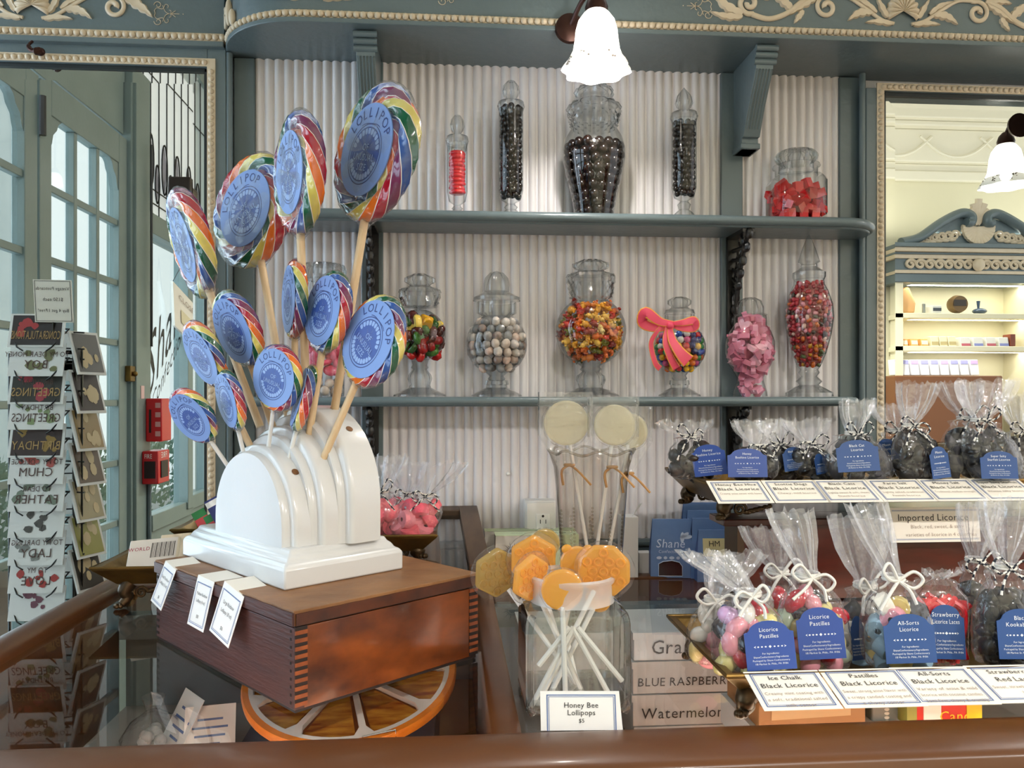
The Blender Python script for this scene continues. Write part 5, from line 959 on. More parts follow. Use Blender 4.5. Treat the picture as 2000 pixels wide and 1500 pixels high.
# ribbon bow on the gumball jar
RIB = mat('pink_ribbon', '#e8466a', .42, col2='#e85068', nscale=5); RIBE = mat('orange_ribbon_edge', '#e79a3a', .4)
kc = k4['c']; kk = k4['k']; rb = thing('ribbon_bow', (kc.x, kc.y-.06, .16), 'pink and orange ribbon bow tied around the gumball jar', 'ribbon')
def rib(pts, w, name):
    p = smooth([Vector(q) for q in pts], 6); m = MB(); n = len(p)
    for i, q in enumerate(p):
        t = (p[min(i+1, n-1)]-p[max(i-1, 0)]).normalized(); s = t.cross(Vector((0, -1, 0))); s = s.normalized() if s.length > .1 else Vector((0, 0, 1)); ww = w[0]+(w[1]-w[0])*math.sin(math.pi*min(1, i/(n-1)*1.0)) if len(w) == 2 else w[0]+(w[2]-w[0])*i/(n-1)
        for e in (-1, -.8, .8, 1): m.v.append(tuple(q+s*ww*e+Vector((0, .002*abs(e), 0))))
    for i in range(n-1): m.f += [(i*4+j, i*4+j+1, i*4+5+j, i*4+4+j) for j in range(3)]; m.m += [1, 0, 1]
    o = m.build(name, [RIB, RIBE], rb, sharp=60); sd = o.modifiers.new('thick', 'SOLIDIFY'); sd.thickness = .0008
def rp_(px, py, dy): return tuple(P(px, py, 1.80-dy))
rib([rp_(1318, 632, .068), rp_(1290, 628, .08), rp_(1262, 610, .085), rp_(1256, 630, .075), rp_(1280, 640, .07), rp_(1316, 638, .066)], (.005, .013), 'bow_loop')
rib([rp_(1312, 632, .068), rp_(1335, 630, .08), rp_(1356, 626, .075), rp_(1356, 640, .07), rp_(1330, 640, .066), rp_(1312, 634, .064)], (.004, .010), 'bow_loop')
rib([rp_(1308, 638, .07), rp_(1314, 665, .078), rp_(1330, 690, .082), rp_(1345, 706, .08)], (.006, 0, .017), 'ribbon_tail')
rib([rp_(1304, 638, .07), rp_(1300, 668, .074), rp_(1310, 698, .072), rp_(1322, 720, .066)], (.005, 0, .010), 'ribbon_tail')
rib([rp_(1296, 634, .07), rp_(1282, 650, .07), rp_(1272, 672, .066), rp_(1280, 708, .06), rp_(1290, 720, .055)], (.004, 0, .007), 'ribbon_tail')
m = MB(); m.ball(rp_(1309, 635, .072), (.008, .006, .008), 10, 7); m.build('bow_knot', RIB, rb)
# ================================================================ rainbow lollipops
RC = [mat('sugar_'+n, c, .16, coat=.6) for n, c in (('red', '#b3152a'), ('orange', '#ee7420'), ('yellow', '#e2cf66'), ('green', '#0f5a3a'), ('blue', '#36589c'), ('plum', '#7a3058'), ('white', '#f0e6dc'))]
TR = .15                                                                   # half thickness / radius
def candy_mesh():
    m = MB(); turns = 2.95; per = 34; N = int(turns*per); rope = .155; cols = []
    angs = []; kk = 0
    for c in range(6):
        for w, mi in ((.16, c), (.30, c), (.30, c), (.16, c), (.08, 6)): angs.append(kk); kk += w; cols.append(mi)
    n = len(angs)
    for i in range(N+1):
        th = 2*math.pi*i/per; tn = th/(2*math.pi); fl = math.floor(tn); r = 1-rope-.265*sum(min(1, max(0, (tn-q)/.22)) for q in (1, 2)); tap = min(1, i/5, (N-i)/5)**.5 if 0 < i < N else .05
        for a in angs:
            q = a/kk*2*math.pi+th*2.6; rr = rope*tap*(1+.06*math.cos(6*(q-th*2.6)))
            m.v.append(((r+rr*math.cos(q))*math.sin(th), -rr*math.sin(q)*(TR/rope), (r+rr*math.cos(q))*math.cos(th)*-1))
    for i in range(N):
        for j in range(n): m.f.append((i*n+j, (i+1)*n+j, (i+1)*n+(j+1) % n, i*n+(j+1) % n)); m.m.append(cols[j])
    return m.mesh('swirl_candy', RC, 60)
CANDY = candy_mesh()
LBL = mat('label_blue', '#7c9bd6', .45); LBD = mat('label_dark_blue', '#3553a0', .4); LBL2 = mat('label_pale_blue', '#94afe0', .4); LINK = mat('label_navy', '#1e3478', .45)
def label_mesh():
    m = MB(); m.lathe([(.001, 0), (.70, 0), (.70, .018), (.001, .018)], 48); m.xf(Matrix.Translation((0, -TR*.98, 0)) @ Matrix.Rotation(math.pi/2, 4, 'X')); return m.mesh('label_disc', LBL, 40)
def ring(m, r0, r1, y, mi, n=44, sx=1, sz=1, cz=0):
    vs = []; 
    for i in range(n): a = 2*math.pi*i/n; vs += [(r0*math.cos(a)*sx, y, cz+r0*math.sin(a)*sz), (r1*math.cos(a)*sx, y, cz+r1*math.sin(a)*sz)]
    m.add(vs, [(2*i, 2*i+1, (2*i+3) % (2*n), (2*i+2) % (2*n)) for i in range(n)], mi)
def print_mesh():
    m = MB(); y = -TR*.98-.019; cz = -.07
    ring(m, .445, .462, y, 3, cz=cz); ring(m, .001, .40, y, 0, cz=cz); ring(m, .40, .412, y-.001, 3, cz=cz)
    m.add([(.40*math.cos(t)*1.05, y-.0005, cz+.02+.05*math.sin(2*t)**2+.43*math.sin(t)) for t in [.9+1.34*i/10 for i in range(11)]]+[(.40*math.cos(t)*1.05, y-.0005, cz+.035+.05*math.sin(2*t)**2+.43*math.sin(t)) for t in [.9+1.34*i/10 for i in range(10, -1, -1)]], [tuple([i, i+1, 20-i, 21-i]) for i in range(10)], 3)
    for k, (a0, a1, nt) in enumerate(((.35, 2.8, 11), (3.5, 5.93, 12))):
        for i in range(nt):
            a = a0+(a1-a0)*i/(nt-1); c = (.345*math.cos(a), .345*math.sin(a)); u = (math.cos(a), math.sin(a)); v = (-u[1], u[0])
            pts = [(c[0]+u[0]*p+v[0]*q, y-.002, cz+c[1]+u[1]*p+v[1]*q) for p, q in ((.045, -.032), (.045, .032), (0, .036), (-.035, .026), (-.048, 0), (-.035, -.026), (0, -.036))]
            m.add(pts, [tuple(range(7))], 1)
    for s, sz, yy in (('OF', .15, .10), ('UNUSUAL', .15, -.05), ('SIZE', .15, -.20)):
        m.text(s, sz*1.13, lambda a, b: (a, y-.0025, cz+b), 3, cy=yy-.052, xs=.86 if len(s) > 4 else .95); m.text(s, sz, lambda a, b: (a, y-.004, cz+b), 1, cy=yy-.045, xs=.86 if len(s) > 4 else .95)
    s = 'LOLLIPOP'; n = len(s)
    for i, ch in enumerate(s):
        a = math.radians(148-116*i/(n-1)); vs, fs, adv = GLY[ch]; wd = max(v[0] for v in vs); sz = .22; r = .505
        ca, sa_ = math.cos(a-math.pi/2), math.sin(a-math.pi/2)
        for off, mi, ss, yy in ((0.0, 3, 1.0, -.003),):
            P2 = [((vx-wd/2)*sz*ss, vy*sz*ss) for vx, vy in vs]; m.add([(r*math.cos(a)+x*ca-z*sa_, y+yy, -.02+r*math.sin(a)+x*sa_+z*ca) for x, z in P2], fs, mi)
    return m.mesh('label_print', [LBD, LBL2, LBL, LINK], 0)
LABELM, PRINTM = label_mesh(), print_mesh()
def wrap_mesh(seed, wr=1.02):
    rng = random.Random(seed); m = MB(); nu, nv = 40, 12
    ph = [rng.uniform(0, 6.28) for _ in range(6)]
    for j in range(nv+1):
        la = -math.pi/2+math.pi*j/nv
        for i in range(nu):
            th = 2*math.pi*i/nu; e = 1+.018*math.sin(5*th+ph[0])+.012*math.sin(11*th+ph[1]+3*la); r = wr*e*abs(math.cos(la))**.5
            y = math.copysign(abs(math.sin(la))**.8, math.sin(la))*(TR+.022)*(1+.04*math.sin(7*th+ph[2]))
            x, z = r*math.sin(th), -r*math.cos(th); m.v.append((x, y, z))
    m.f = [(j*nu+i, j*nu+(i+1) % nu, (j+1)*nu+(i+1) % nu, (j+1)*nu+i) for j in range(nv) for i in range(nu)]; m.m = [0]*len(m.f)
    m.lathe([(.20, .02), (.10, -.06), (.065, -.14), (.05, -.26), (.055, -.36)], 12, (0, 0, -.98), sy=.8)
    return m.mesh('clear_wrapper', WRAP, 70)
WRAPS = [wrap_mesh(i) for i in range(3)]
PINE = mat('pale_dowel', '#e6caa4', .5, col2='#d8b88c', nscale=20, stretch=(1, 1, .2)); PSTICK = mat('white_paper_stick', '#dcdad6', .5)
def lolly(cx, cy, h, psi, d, ex, ey, de, kind, label, i, stick_r):
    C = D(cx, cy, d); B = D(ex, ey, de); R = h/2*d/F; up = (C-B).normalized(); v = Vector((-C.x, -C.y, -C.z)).normalized()
    v = (Matrix.Rotation(-math.radians(psi), 3, 'Z') @ v); nrm = (v-up*v.dot(up)).normalized(); Yl = -nrm; Xl = Yl.cross(up)
    t = bpy.data.objects.new('rainbow_lollipop', None); sc.collection.objects.link(t); t['_o'] = tuple(C); t.empty_display_size = .02
    tag(t, label, 'lollipop', kind+' rainbow lollipops on the white stand')
    M = Matrix((Xl, Yl, up)).transposed().to_4x4(); M.translation = C+Vector((0, 0, E)); t.matrix_world = M @ Matrix.Scale(R, 4)
    def part(n, me, par=None, rz=0):
        o = bpy.data.objects.new(n, me); sc.collection.objects.link(o); o.parent = par or t; o.rotation_euler = (0, rz, 0); return o
    part('swirl_candy', CANDY, rz=i*1.3+.4); l = part('label_disc', LABELM, rz=math.radians((i*37) % 30-12)); l.scale = {'large': (.95, 1, .95), 'medium': (1.20, 1.06, 1.20), 'small': (1.24, 1.06, 1.24)}[kind]; part('label_print', PRINTM, l)
    part('clear_wrapper', WRAPS[i % 3])
    L = (C-B).length/R+.02/R; m = MB(); m.tube([(0, 0, -.3 if kind == 'small' else -.5), (0, 0, -L)], stick_r/R, 12); o = part('stick', m.mesh('stick', PSTICK if kind == 'small' else PINE, 60)); return t
LL = [(374, 476, 217, 80, 1.38, 500, 812, 1.345, 'large', 'large rainbow lollipop turned almost edge-on at the far left'),
 (493, 412, 228, 46, 1.45, 566, 830, 1.33, 'large', 'large rainbow lollipop facing forward behind another large one'),
 (583, 339, 238, 72, 1.28, 600, 830, 1.30, 'large', 'large rainbow lollipop beside the tallest one, overlapping its neighbour'),
 (733, 299, 272, 60, 1.29, 653, 802, 1.30, 'large', 'tallest and biggest rainbow lollipop at the top of the stand'),
 (401, 692, 140, 70, 1.27, 484, 862, 1.30, 'medium', 'medium rainbow lollipop just above the lowest small one'),
 (465, 643, 156, 63, 1.27, 532, 830, 1.31, 'medium', 'medium rainbow lollipop below the two large ones, facing left'),
 (576, 585, 156, 79, 1.31, 575, 835, 1.31, 'medium', 'medium rainbow lollipop nearly edge-on under the overlapping large ones'),
 (641, 609, 164, 63, 1.25, 604, 850, 1.25, 'medium', 'medium rainbow lollipop in the middle in front of the pink sweets jar'),
 (731, 666, 186, 59, 1.19, 635, 888, 1.215, 'medium', 'medium rainbow lollipop leaning towards the fruit jelly jar'),
 (378, 812, 120, 61, 1.27, 445, 910, 1.29, 'small', 'small rainbow lollipop hanging lowest over the mirror edge'),
 (451, 781, 123, 72, 1.25, 477, 890, 1.26, 'small', 'small rainbow lollipop turned sideways above the front arch'),
 (542, 738, 132, 48, 1.215, 523, 884, 1.235, 'small', 'small rainbow lollipop facing the viewer above the middle arch'),
 (594, 778, 135, 82, 1.235, 564, 898, 1.215, 'small', 'small rainbow lollipop seen edge-on beside the small front-facing one')]
for i, a in enumerate(LL): lolly(*a[:9], a[9], i, {'large': .0068, 'medium': .0056, 'small': .0034}[a[8]])
# ================================================================ bags, trays, jars on the counter
def spl(a, b, t): return a+(b-a)*t
def twine(m, pts, r, striped):
    n0 = len(m.f); p = smooth(pts, 6); m.tube(p, r, 6)
    if striped:
        for q in range(n0, len(m.f)-2): i, j = divmod(q-n0, 6); m.m[q] = 1 if ((i*3+j*2)//6) % 2 else 0
COTTON = mat('white_cotton', '#e6e2da', .8); NAVYT = mat('navy_thread', '#20242f', .8)
BLAB = mat('blue_label_card', '#294d87', .4); BLAB2 = mat('bright_blue_label', '#2f4d98', .4); LTXT = mat('label_white_ink', '#e7edf5', .5)
def frame_at(base, neck, d, rz=0):
    return None
def bag(base, neck, top, w, wt, d, label, group, seed, dr=.62, striped=False, tie=True, square=False, lab=None, cat='bag', film=None):
    rng = random.Random(seed); B, N, T = D(*base, d), D(*neck, d), D(*top, d); k = d/F; w, wt = w*k/2, wt*k/2
    T = T+Vector((0, rng.uniform(-.01, .02), 0)); t = thing('candy_bag', tuple(B), label, cat, group); m = MB(); n = 44
    ex = Vector((C_, -S_, 0)); ey = Vector((S_, C_, 0)); nk = .010+.002*rng.random()
    rows = [(0, .70, .01), (.02, .88, .015), (.12, .98, .025), (.32, 1.0, .03), (.55, .95, .035), (.74, .78, .06), (.88, .5, .12), (.96, .28, .2)] if not square else [(0, .96, .004), (.01, 1, .006), (.3, 1, .01), (.6, 1, .015), (.78, .96, .03), (.88, .7, .1), (.95, .35, .2)]
    ph = [rng.uniform(0, 6.28) for _ in range(8)]; kf = rng.choice((7, 8, 9)); k2 = rng.choice((13, 15, 17))
    def ring_(c, ax, rx, ry, p, z_j=0):
        for j in range(n):
            a = 2*math.pi*j/n; ca, sa_ = math.cos(a), math.sin(a); e = 3.2 if square else 2.3
            q = (abs(ca)**e+abs(sa_)**e)**(-1/e); pl = 1+p*math.sin(kf*a+ph[0])+p*.6*math.sin(k2*a+ph[1])+p*.5*math.sin(3*a+ph[2]+z_j*40)
            m.v.append(tuple(c+ex*(rx*q*ca*pl)+ey*(ry*q*sa_*pl)+Vector((0, 0, z_j*rng.uniform(-1, 1)))))
    up = (N-B)
    for s, f, p in rows: ring_(B+up*s, None, w*f+(nk if f < .5 else 0), w*dr*f+(nk if f < .5 else 0), p)
    ring_(N, None, nk, nk, .25); ax = (T-N)
    for s, f, p, z in ((.12, .30, .26, 0), (.3, .55, .22, .001), (.55, .8, .18, .002), (.8, .95, .16, .003), (1, 1, .16, .006)):
        ring_(N+ax*s, None, max(nk, wt*f), max(nk*.9, wt*f*.38), p, z)
    R = len(m.v)//n; m.f = [(i*n+j, i*n+(j+1) % n, (i+1)*n+(j+1) % n, (i+1)*n+j) for i in range(R-1) for j in range(n)]+[tuple(range(n-1, -1, -1))]; m.m = [0]*len(m.f)
    m.m = [1 if q//n >= len(rows) else 0 for q in range(len(m.f))]; m.m[-1] = 0; m.build('bag_film', [film or FILM, FLARE], t, sharp=35)
    if tie:
        m = MB(); rr = .0017 if striped else .0022; ctr = N+Vector((0, -nk*.5, 0))
        for q in range(2): m.tube([N+ex*(nk*1.25*math.cos(a))+ey*(nk*1.25*math.sin(a))+Vector((0, 0, .0035*q)) for a in [2*math.pi*i/14 for i in range(14)]], rr, 6, closed=True, mi=0)
        f = N-ey*(nk*1.3)
        for sgn in (-1, 1):
            L = rng.uniform(.018, .03); dz = rng.uniform(-.008, .016)
            twine(m, [f, f+ex*(sgn*L*.6)+Vector((0, -.004, dz+.010)), f+ex*(sgn*L)+Vector((0, -.006, dz)), f+ex*(sgn*L*.6)+Vector((0, -.005, dz-.011)), f], rr, striped)
            twine(m, [f, f+ex*(sgn*.012)+Vector((0, -.006, -.012)), f+ex*(sgn*rng.uniform(.012, .03))+Vector((0, -.010, -rng.uniform(.02, .04)))], rr, striped)
        m.build('tie_string', [COTTON, NAVYT], t, sharp=60)
    if lab:
        x0, y0, x1, y1, lines, roll, bl = lab; dd = d-w*dr*1.02-.006; c = D((x0+x1)/2, (y0+y1)/2, dd); hw, hh = (x1-x0)/2*dd/F, (y1-y0)/2*dd/F
        yaw = bl[1] if isinstance(bl, tuple) else 0; bm = bl[0] if isinstance(bl, tuple) else bl
        u = Matrix.Rotation(yaw, 3, 'Z') @ ex; v = Vector((0, .12, .99)); Rm = Matrix.Rotation(roll, 3, -ey); u = Rm @ u; v = Rm @ v; nn = u.cross(v)
        def pg(a, b, z=0): return tuple(c+u*a+v*b+nn*z)
        pts = [(-hw, -hh), (hw, -hh), (hw, hh*.52), (hw*.86, hh*.56)]+[(hw*.80*math.cos(q), hh*.56+hh*.44*math.sin(q)) for q in [.15+(math.pi-.3)*i/10 for i in range(11)]]+[(-hw*.86, hh*.56), (-hw, hh*.52)]
        m = MB(); m.add([pg(a, b, .0004) for a, b in pts]+[pg(a, b, -.0004) for a, b in pts], [tuple(range(len(pts))), tuple(range(2*len(pts)-1, len(pts)-1, -1))]+[(i, i+len(pts), (i+1) % len(pts)+len(pts), (i+1) % len(pts)) for i in range(len(pts))], 0)
        lc = m.build('label_card', bm, t, sharp=0); m = MB(); S = hh*2
        for i, s in enumerate(lines): m.text(s, S*.115, lambda a, b: pg(a, b, .0009), 0, cy=hh*(.56-.26*i), xs=min(1, hw*1.5/max(.001, twidth(s, S*.115))))
        yy = hh*-.05
        for sg in (-1, 1):
            m.poly([pg(sg*hw*.66, yy, .0009), pg(sg*hw*.56, yy+S*.025, .0009), pg(sg*hw*.6, yy, .0009), pg(sg*hw*.56, yy-S*.025, .0009)][::sg], 0)
            for q in range(3): m.poly([pg(sg*hw*(.48-.15*q)+S*.022*math.cos(g), yy+S*.016*math.sin(g), .0009) for g in [i*math.pi/3 for i in range(6)]], 0)
        m.poly([pg(S*.03*math.cos(g), yy+S*.03*math.sin(g), .0009) for g in [i*math.pi/2 for i in range(4)]], 0)
        for i, s in enumerate(('For Ingredients:', 'ShaneConfectionery/Ingredients', 'Packaged by Shane Confectionery', '110 Market St. Phila., PA 19106')):
            sz = S*.052; m.text(s, sz, lambda a, b: pg(a, b, .0009), 0, cy=hh*(-.36-.14*i), xs=min(1, hw*1.75/twidth(s, sz)))
        m.build('lettering', LTXT, lc, sharp=0)
    return dict(B=B, N=N, w=w, dr=dr, d=d, t=t, up=up, ex=ex, ey=ey)
def stuff_bag(b, name, meshes, names, n, r, label, group, cat, seed, top=.78, fwd=True, scale=(.9, 1.12), rot=True):
    rng = random.Random(seed); pts = []; tries = 0
    while len(pts) < n and tries < n*200:
        tries += 1; s = rng.uniform(.03, top); f = lerp([(.78, 0), (.95, .12), (1, .32), (.93, .55), (.74, .74), (.3, 1)], s); a = rng.uniform(0, 2*math.pi); q = rng.uniform(.35, 1)**.5
        rx = max(.001, b['w']*f-r*.85); ry = max(.001, b['w']*b['dr']*f-r*.85)
        p = b['B']+b['up']*s+b['ex']*(rx*q*math.cos(a))+b['ey']*(ry*q*math.sin(a)*(1 if not fwd else (1 if math.sin(a) < 0 else .3)))
        if all((p-o).length > r*1.4 for o in pts): pts.append(p)
    for p in pts:
        i = rng.randrange(len(meshes)); inst(name, meshes[i], p, (rng.uniform(0, 6), rng.uniform(0, 6), rng.uniform(0, 6)) if rot else (0, 0, 0), rng.uniform(*scale), label=label.format(names[i]), cat=cat, group=group)
def pan_tray(label, x0, x1, y0, y1, zr, zf, inset, feet, zfoot, group='flared brass trays', rimw=.012):
    t = thing('brass_tray', ((x0+x1)/2, (y0+y1)/2, zfoot), label, 'tray', group); m = MB(); e = .004
    o = [(x0, y0), (x1, y0), (x1, y1), (x0, y1)]; i = [(x0+inset, y0+inset), (x1-inset, y0+inset), (x1-inset, y1-inset), (x0+inset, y1-inset)]; w_ = [(x0+rimw, y0+rimw), (x1-rimw, y0+rimw), (x1-rimw, y1-rimw), (x0+rimw, y1-rimw)]
    L = [[(a, b, zf-e) for a, b in i], [(a, b, zr-e) for a, b in o], [(a, b, zr+.001) for a, b in o], [(a, b, zr) for a, b in w_], [(a, b, zf) for a, b in i]]
    for r in L: m.v += r
    m.f = [(q*4+j, q*4+(j+1) % 4, q*4+4+(j+1) % 4, q*4+4+j) for q in range(4) for j in range(4)]+[(3, 2, 1, 0), (16, 17, 18, 19)]; m.m = [0]*len(m.f)
    m.build('tray_pan', BRASS, t, bev=.0015)
    m = MB(); m.tube([(x0, y0, zr), (x1, y0, zr), (x1, y1, zr), (x0, y1, zr)], .0028, 8, closed=True); m.build('tray_rim', BRASS, t)
    for fx, fy, sx_, sy_ in feet:
        lg = MB(); h = zf-zfoot; lg.tube(smooth([(fx+sx_*.0, fy, zf-.003), (fx-sx_*.006, fy-sy_*.006, zf-h*.35), (fx-sx_*.002, fy-sy_*.003, zf-h*.6), (fx-sx_*.010, fy-sy_*.010, zfoot+.007)], 6), [.015-.007*i/18 for i in range(19)], 10)
        o = lg.build('tray_leg', DBRASS, t)
        c = MB(); 
        for q in (-.8, 0, .8): c.ball((fx-sx_*.010-sx_*.006*math.cos(q)+.006*math.sin(q), fy-sy_*.010-.007*math.cos(q), zfoot+.005), (.0052, .0062, .0052), 8, 6)
        c.ball((fx-sx_*.008, fy-sy_*.006, zfoot+.009), (.009, .009, .008), 10, 6); c.build('claw_foot', DBRASS, o)
        a = MB()                                                         # acanthus scroll bracket along the tray front
        a.tube([(fx+sx_*(.024+.012*(1-q/20)*math.cos(q*.62)), fy-.004, zf-h*.42+.012*(1-q/20)*math.sin(q*.62)) for q in range(18)], .0028, 7)
        for q in range(6): a.ball((fx+sx_*(.038+.008*q), fy-.002, zf-.006-.004*(6-q)*.5), (.010-.001*q, .004, .0045), 8, 5)
        a.build('acanthus_bracket', DBRASS, o)
    return t
def tray_card(x, y, z, w, h, drop, fwd, lines, label, group, rz=0):
    o = Vector((x, y, z)); ex = Vector((math.cos(rz), math.sin(rz), 0)); v = Vector((0, fwd, drop)).normalized(); nn = -ex.cross(v); t = thing('price_card', (x, y, z), label, 'price card', group)
    def pg(a, b, k=0): return tuple(o+ex*a+v*b+nn*k)
    m = MB(); m.add([pg(-w/2, 0), pg(w/2, 0), pg(w/2, h), pg(-w/2, h)]+[pg(-w/2, 0, -.0007), pg(w/2, 0, -.0007), pg(w/2, h, -.0007), pg(-w/2, h, -.0007)], [(0, 1, 2, 3), (7, 6, 5, 4), (0, 4, 5, 1), (1, 5, 6, 2), (2, 6, 7, 3), (3, 7, 4, 0)], 0)
    def pq(a, b): return pg(a, h*.5-b, .0006)
    for i0, wd in ((.0055, .0013), (.008, .0006)):
        X, Yy = w/2-i0, h/2-i0
        for xa, xb, ya, yb in ((-X, X, -Yy, -Yy+wd), (-X, X, Yy-wd, Yy), (-X, -X+wd, -Yy, Yy), (X-wd, X, -Yy, Yy)): m.add([pq(xa, ya), pq(xb, ya), pq(xb, yb), pq(xa, yb)], [(0, 1, 2, 3)], 1)
    for s, sz, yy, mi in lines: m.text(s, sz, lambda a, b: pg(a, h-b, .0009), mi, cy=yy*h-sz*.35, xs=min(1, (w-.022)/max(.001, twidth(s, sz))))
    m.build('card_print', [CARD, BLUEINK, INK, GREYINK], t, sharp=0); return t
# ---- lower tray
LT = pan_tray('long brass tray on claw feet holding the pastille and all-sorts bags', .337, 1.12, .955, 1.224, -.342, -.373, .034, ((.375, .985, 1, 1), (.375, 1.19, 1, -1), (1.05, .985, -1, 1)), GZ)
UX0, UY0, UY1 = .433, 1.317, 1.587
rz_top = -.212
RM = mat('mahogany', '#4d160c', .3, col2='#2f0c07', nscale=9, stretch=(1, 1, 7), coat=.4)
rs = thing('wooden_riser', (.9, 1.5, GZ), 'dark mahogany riser lifting the upper licorice tray', 'riser')
MB().box(.47, 1.55, 1.345, 1.425, rz_top-.012, rz_top).build('riser_top', RM, rs, bev=.002); MB().box(.508, 1.53, 1.36, 1.42, GZ+.045, rz_top-.012).build('riser_body', RM, rs); MB().box(.500, 1.54, 1.35, 1.425, GZ, GZ+.042).build('riser_plinth', RM, rs, bev=.003)
MB().box(.60, 1.5, 1.425, 1.58, GZ, rz_top).build('riser_rear', RM, rs)
MB().box(.498, .510, 1.356, 1.422, GZ+.04, rz_top-.012).build('riser_side', mat('riser_oak', '#4a3219', .45, col2='#352310', nscale=16, stretch=(1, 1, .15)), rs)
UT = pan_tray('upper brass tray on claw feet holding the black licorice bags', UX0, 1.6, UY0, UY1, -.145, -.182, .034, ((.475, 1.352, 1, 1), (.472, 1.545, 1, -1), (1.4, 1.352, -1, 1)), rz_top)
# cards
K1 = 'cards along the lower tray'; K2 = 'cards along the upper tray'
def lowcard(px, w, l1, l2, rest, label, rz=0):
    p = G(px, 1302, -.334); x = p.x; lines = [(l1, .0105, .80, 2), (l2, .0115, .60, 2)]+[(s, .0075, .40-.15*i, 3) for i, s in enumerate(rest)]
    tray_card(D(px, 0, .975).x, .958, -.3385, w, .071, -.30, -.95, lines, label, K1, rz)
lowcard(1531, .094, 'Ice Chalk', 'Black Licorice', ('Creamy mint coating with', 'a soft, traditional salted', 'milk center'), 'price card lettered Ice Chalk Black Licorice on the lower tray')
lowcard(1690, .100, 'Pastilles', 'Black Licorice', ('Sweet, strong anise flavor with', 'a crispy candied coating and', 'a chewy center'), 'price card lettered Pastilles Black Licorice on the lower tray', -.01)
lowcard(1835, .098, 'All-Sorts', 'Black Licorice', ('Variety of anise & mild', 'licorice with coconut candies.', 'Semi-firm, chewy & crumbly'), 'price card lettered All-Sorts Black Licorice on the lower tray', -.03)
lowcard(1990, .098, 'Strawberry', 'Red Laces', ('Sweet, strawberry flavored', 'laces'), 'price card lettered Strawberry Red Laces at the edge of the lower tray', -.02)
for px, a, c, ls in ((1437, 'Honey Bee Hive', 'the upper tray corner', ('Creamy anise sweet with honey',)), (1548, 'Scottie Dogs', 'second from the upper tray corner', ('Chewy, mild licorice',)), (1652, 'Black Cats', 'third along the upper tray', ('Lightly sweet & soft, chewy', 'Dutch licorice')), (1762, 'Farm Salt', 'the middle of the upper tray', ('Lightly salted, traditional', 'Finnish licorice')), (1868, 'Money Salt', 'beside the sign on the upper tray', ('Traditional, medium strength',)), (1975, 'Super Salty Starfish', 'the edge of the upper tray', ('Intense salty licorice',))):
    tray_card(D(px, 0, 1.335).x, UY0-.001, -.1415, .093, .070, -.42, -.9, [(a, .0100, .80, 2), ('Black Licorice', .0115, .60, 2)]+[(s, .0075, .40-.15*i, 3) for i, s in enumerate(ls)], 'price card lettered '+a+' Black Licorice on the upper tray', K2)
# sign below the upper tray
a = D(1742, 1060, 1.385); b = D(1925, 993, 1.385)
sg = thing('counter_sign', (a.x, a.y, a.z), 'printed sign reading Imported Licorice propped below the upper tray', 'sign'); m = MB(); w_, h_ = b.x-a.x, b.z-a.z; f = page((a.x, a.y, a.z), (1, 0, 0), (0, .12, 1))
m.add([f(0, 0), f(w_, 0), f(w_, h_), f(0, h_)]+[(x, y+.001, z) for x, y, z in (f(0, 0), f(w_, 0), f(w_, h_), f(0, h_))], [(0, 1, 2, 3), (7, 6, 5, 4), (0, 4, 5, 1), (1, 5, 6, 2), (2, 6, 7, 3), (3, 7, 4, 0)], 0)
g = lambda x, y: tuple(Vector(f(x, y))+Vector((0, -.0005, 0)))
for yy in (.004, .0056, h_-.0045, h_-.006): m.add([g(.003, yy), g(w_-.003, yy), g(w_-.003, yy+.0006), g(.003, yy+.0006)], [(0, 1, 2, 3)], 1)
m.text('Imported Licorice', .0165, g, 2, cx=w_*.48, cy=h_*.62); m.text('Black, red, sweet, & salty', .0088, g, 3, cx=w_*.52, cy=h_*.40); m.text('varieties of licorice in 4 countries', .0088, g, 3, cx=w_*.56, cy=h_*.17)
m.build('sign_face', [CARD, BLUEINK, INK, GREYINK], sg, sharp=0)
# ---- pastilles
pcol = (('#e8e4dc', 'white'), ('#d8cc84', 'pale yellow'), ('#e596a2', 'pink'), ('#b9192e', 'red'), ('#2e2a30', 'black'), ('#cda6cf', 'lilac'), ('#a9b7a0', 'grey green'), ('#c5b27a', 'dull yellow'))
pas = [MB().ball((0, 0, 0), (.0175, .0118, .0118), 12, 8).mesh('pastille', mat('pastille_'+c.strip('#'), c, .22, coat=.5), 80) for c, _ in pcol]; pnm = [n for _, n in pcol]
ALG = 'candy bags in the lower tray'; ING = ('Licorice', 'Pastilles')
b0 = bag((1530, 1290), (1520, 1118), (1490, 1030), 120, 90, 1.19, 'clear bag of red and green pastilles at the back of the lower tray', ALG, 21)
b1 = bag((1392, 1292), (1395, 1172), (1450, 1082), 104, 100, 1.12, 'clear bag of pale pastilles at the back corner of the lower tray', ALG, 22, lab=(1408, 1180, 1436, 1236, (), .35, (BLAB, .5)))
b2 = bag((1468, 1312), (1462, 1160), (1385, 1085), 148, 96, 1.03, 'clear bag of pastilles with a blue Licorice Pastilles label leaning at the tray corner', ALG, 23, lab=(1455, 1213, 1552, 1307, ING, .06, BLAB2))
b3 = bag((1596, 1300), (1578, 1125), (1545, 1000), 140, 84, 1.07, 'clear bag with a blue Licorice Pastilles label and a pink pastille on top', ALG, 24, lab=(1557, 1187, 1648, 1286, ING, .05, BLAB2))
b4 = bag((1672, 1300), (1690, 1145), (1680, 1010), 110, 110, 1.13, 'clear bag of pink and yellow all-sorts behind the All-Sorts label', ALG, 25, lab=(1660, 1204, 1690, 1288, (), 0, (BLAB, .3)))
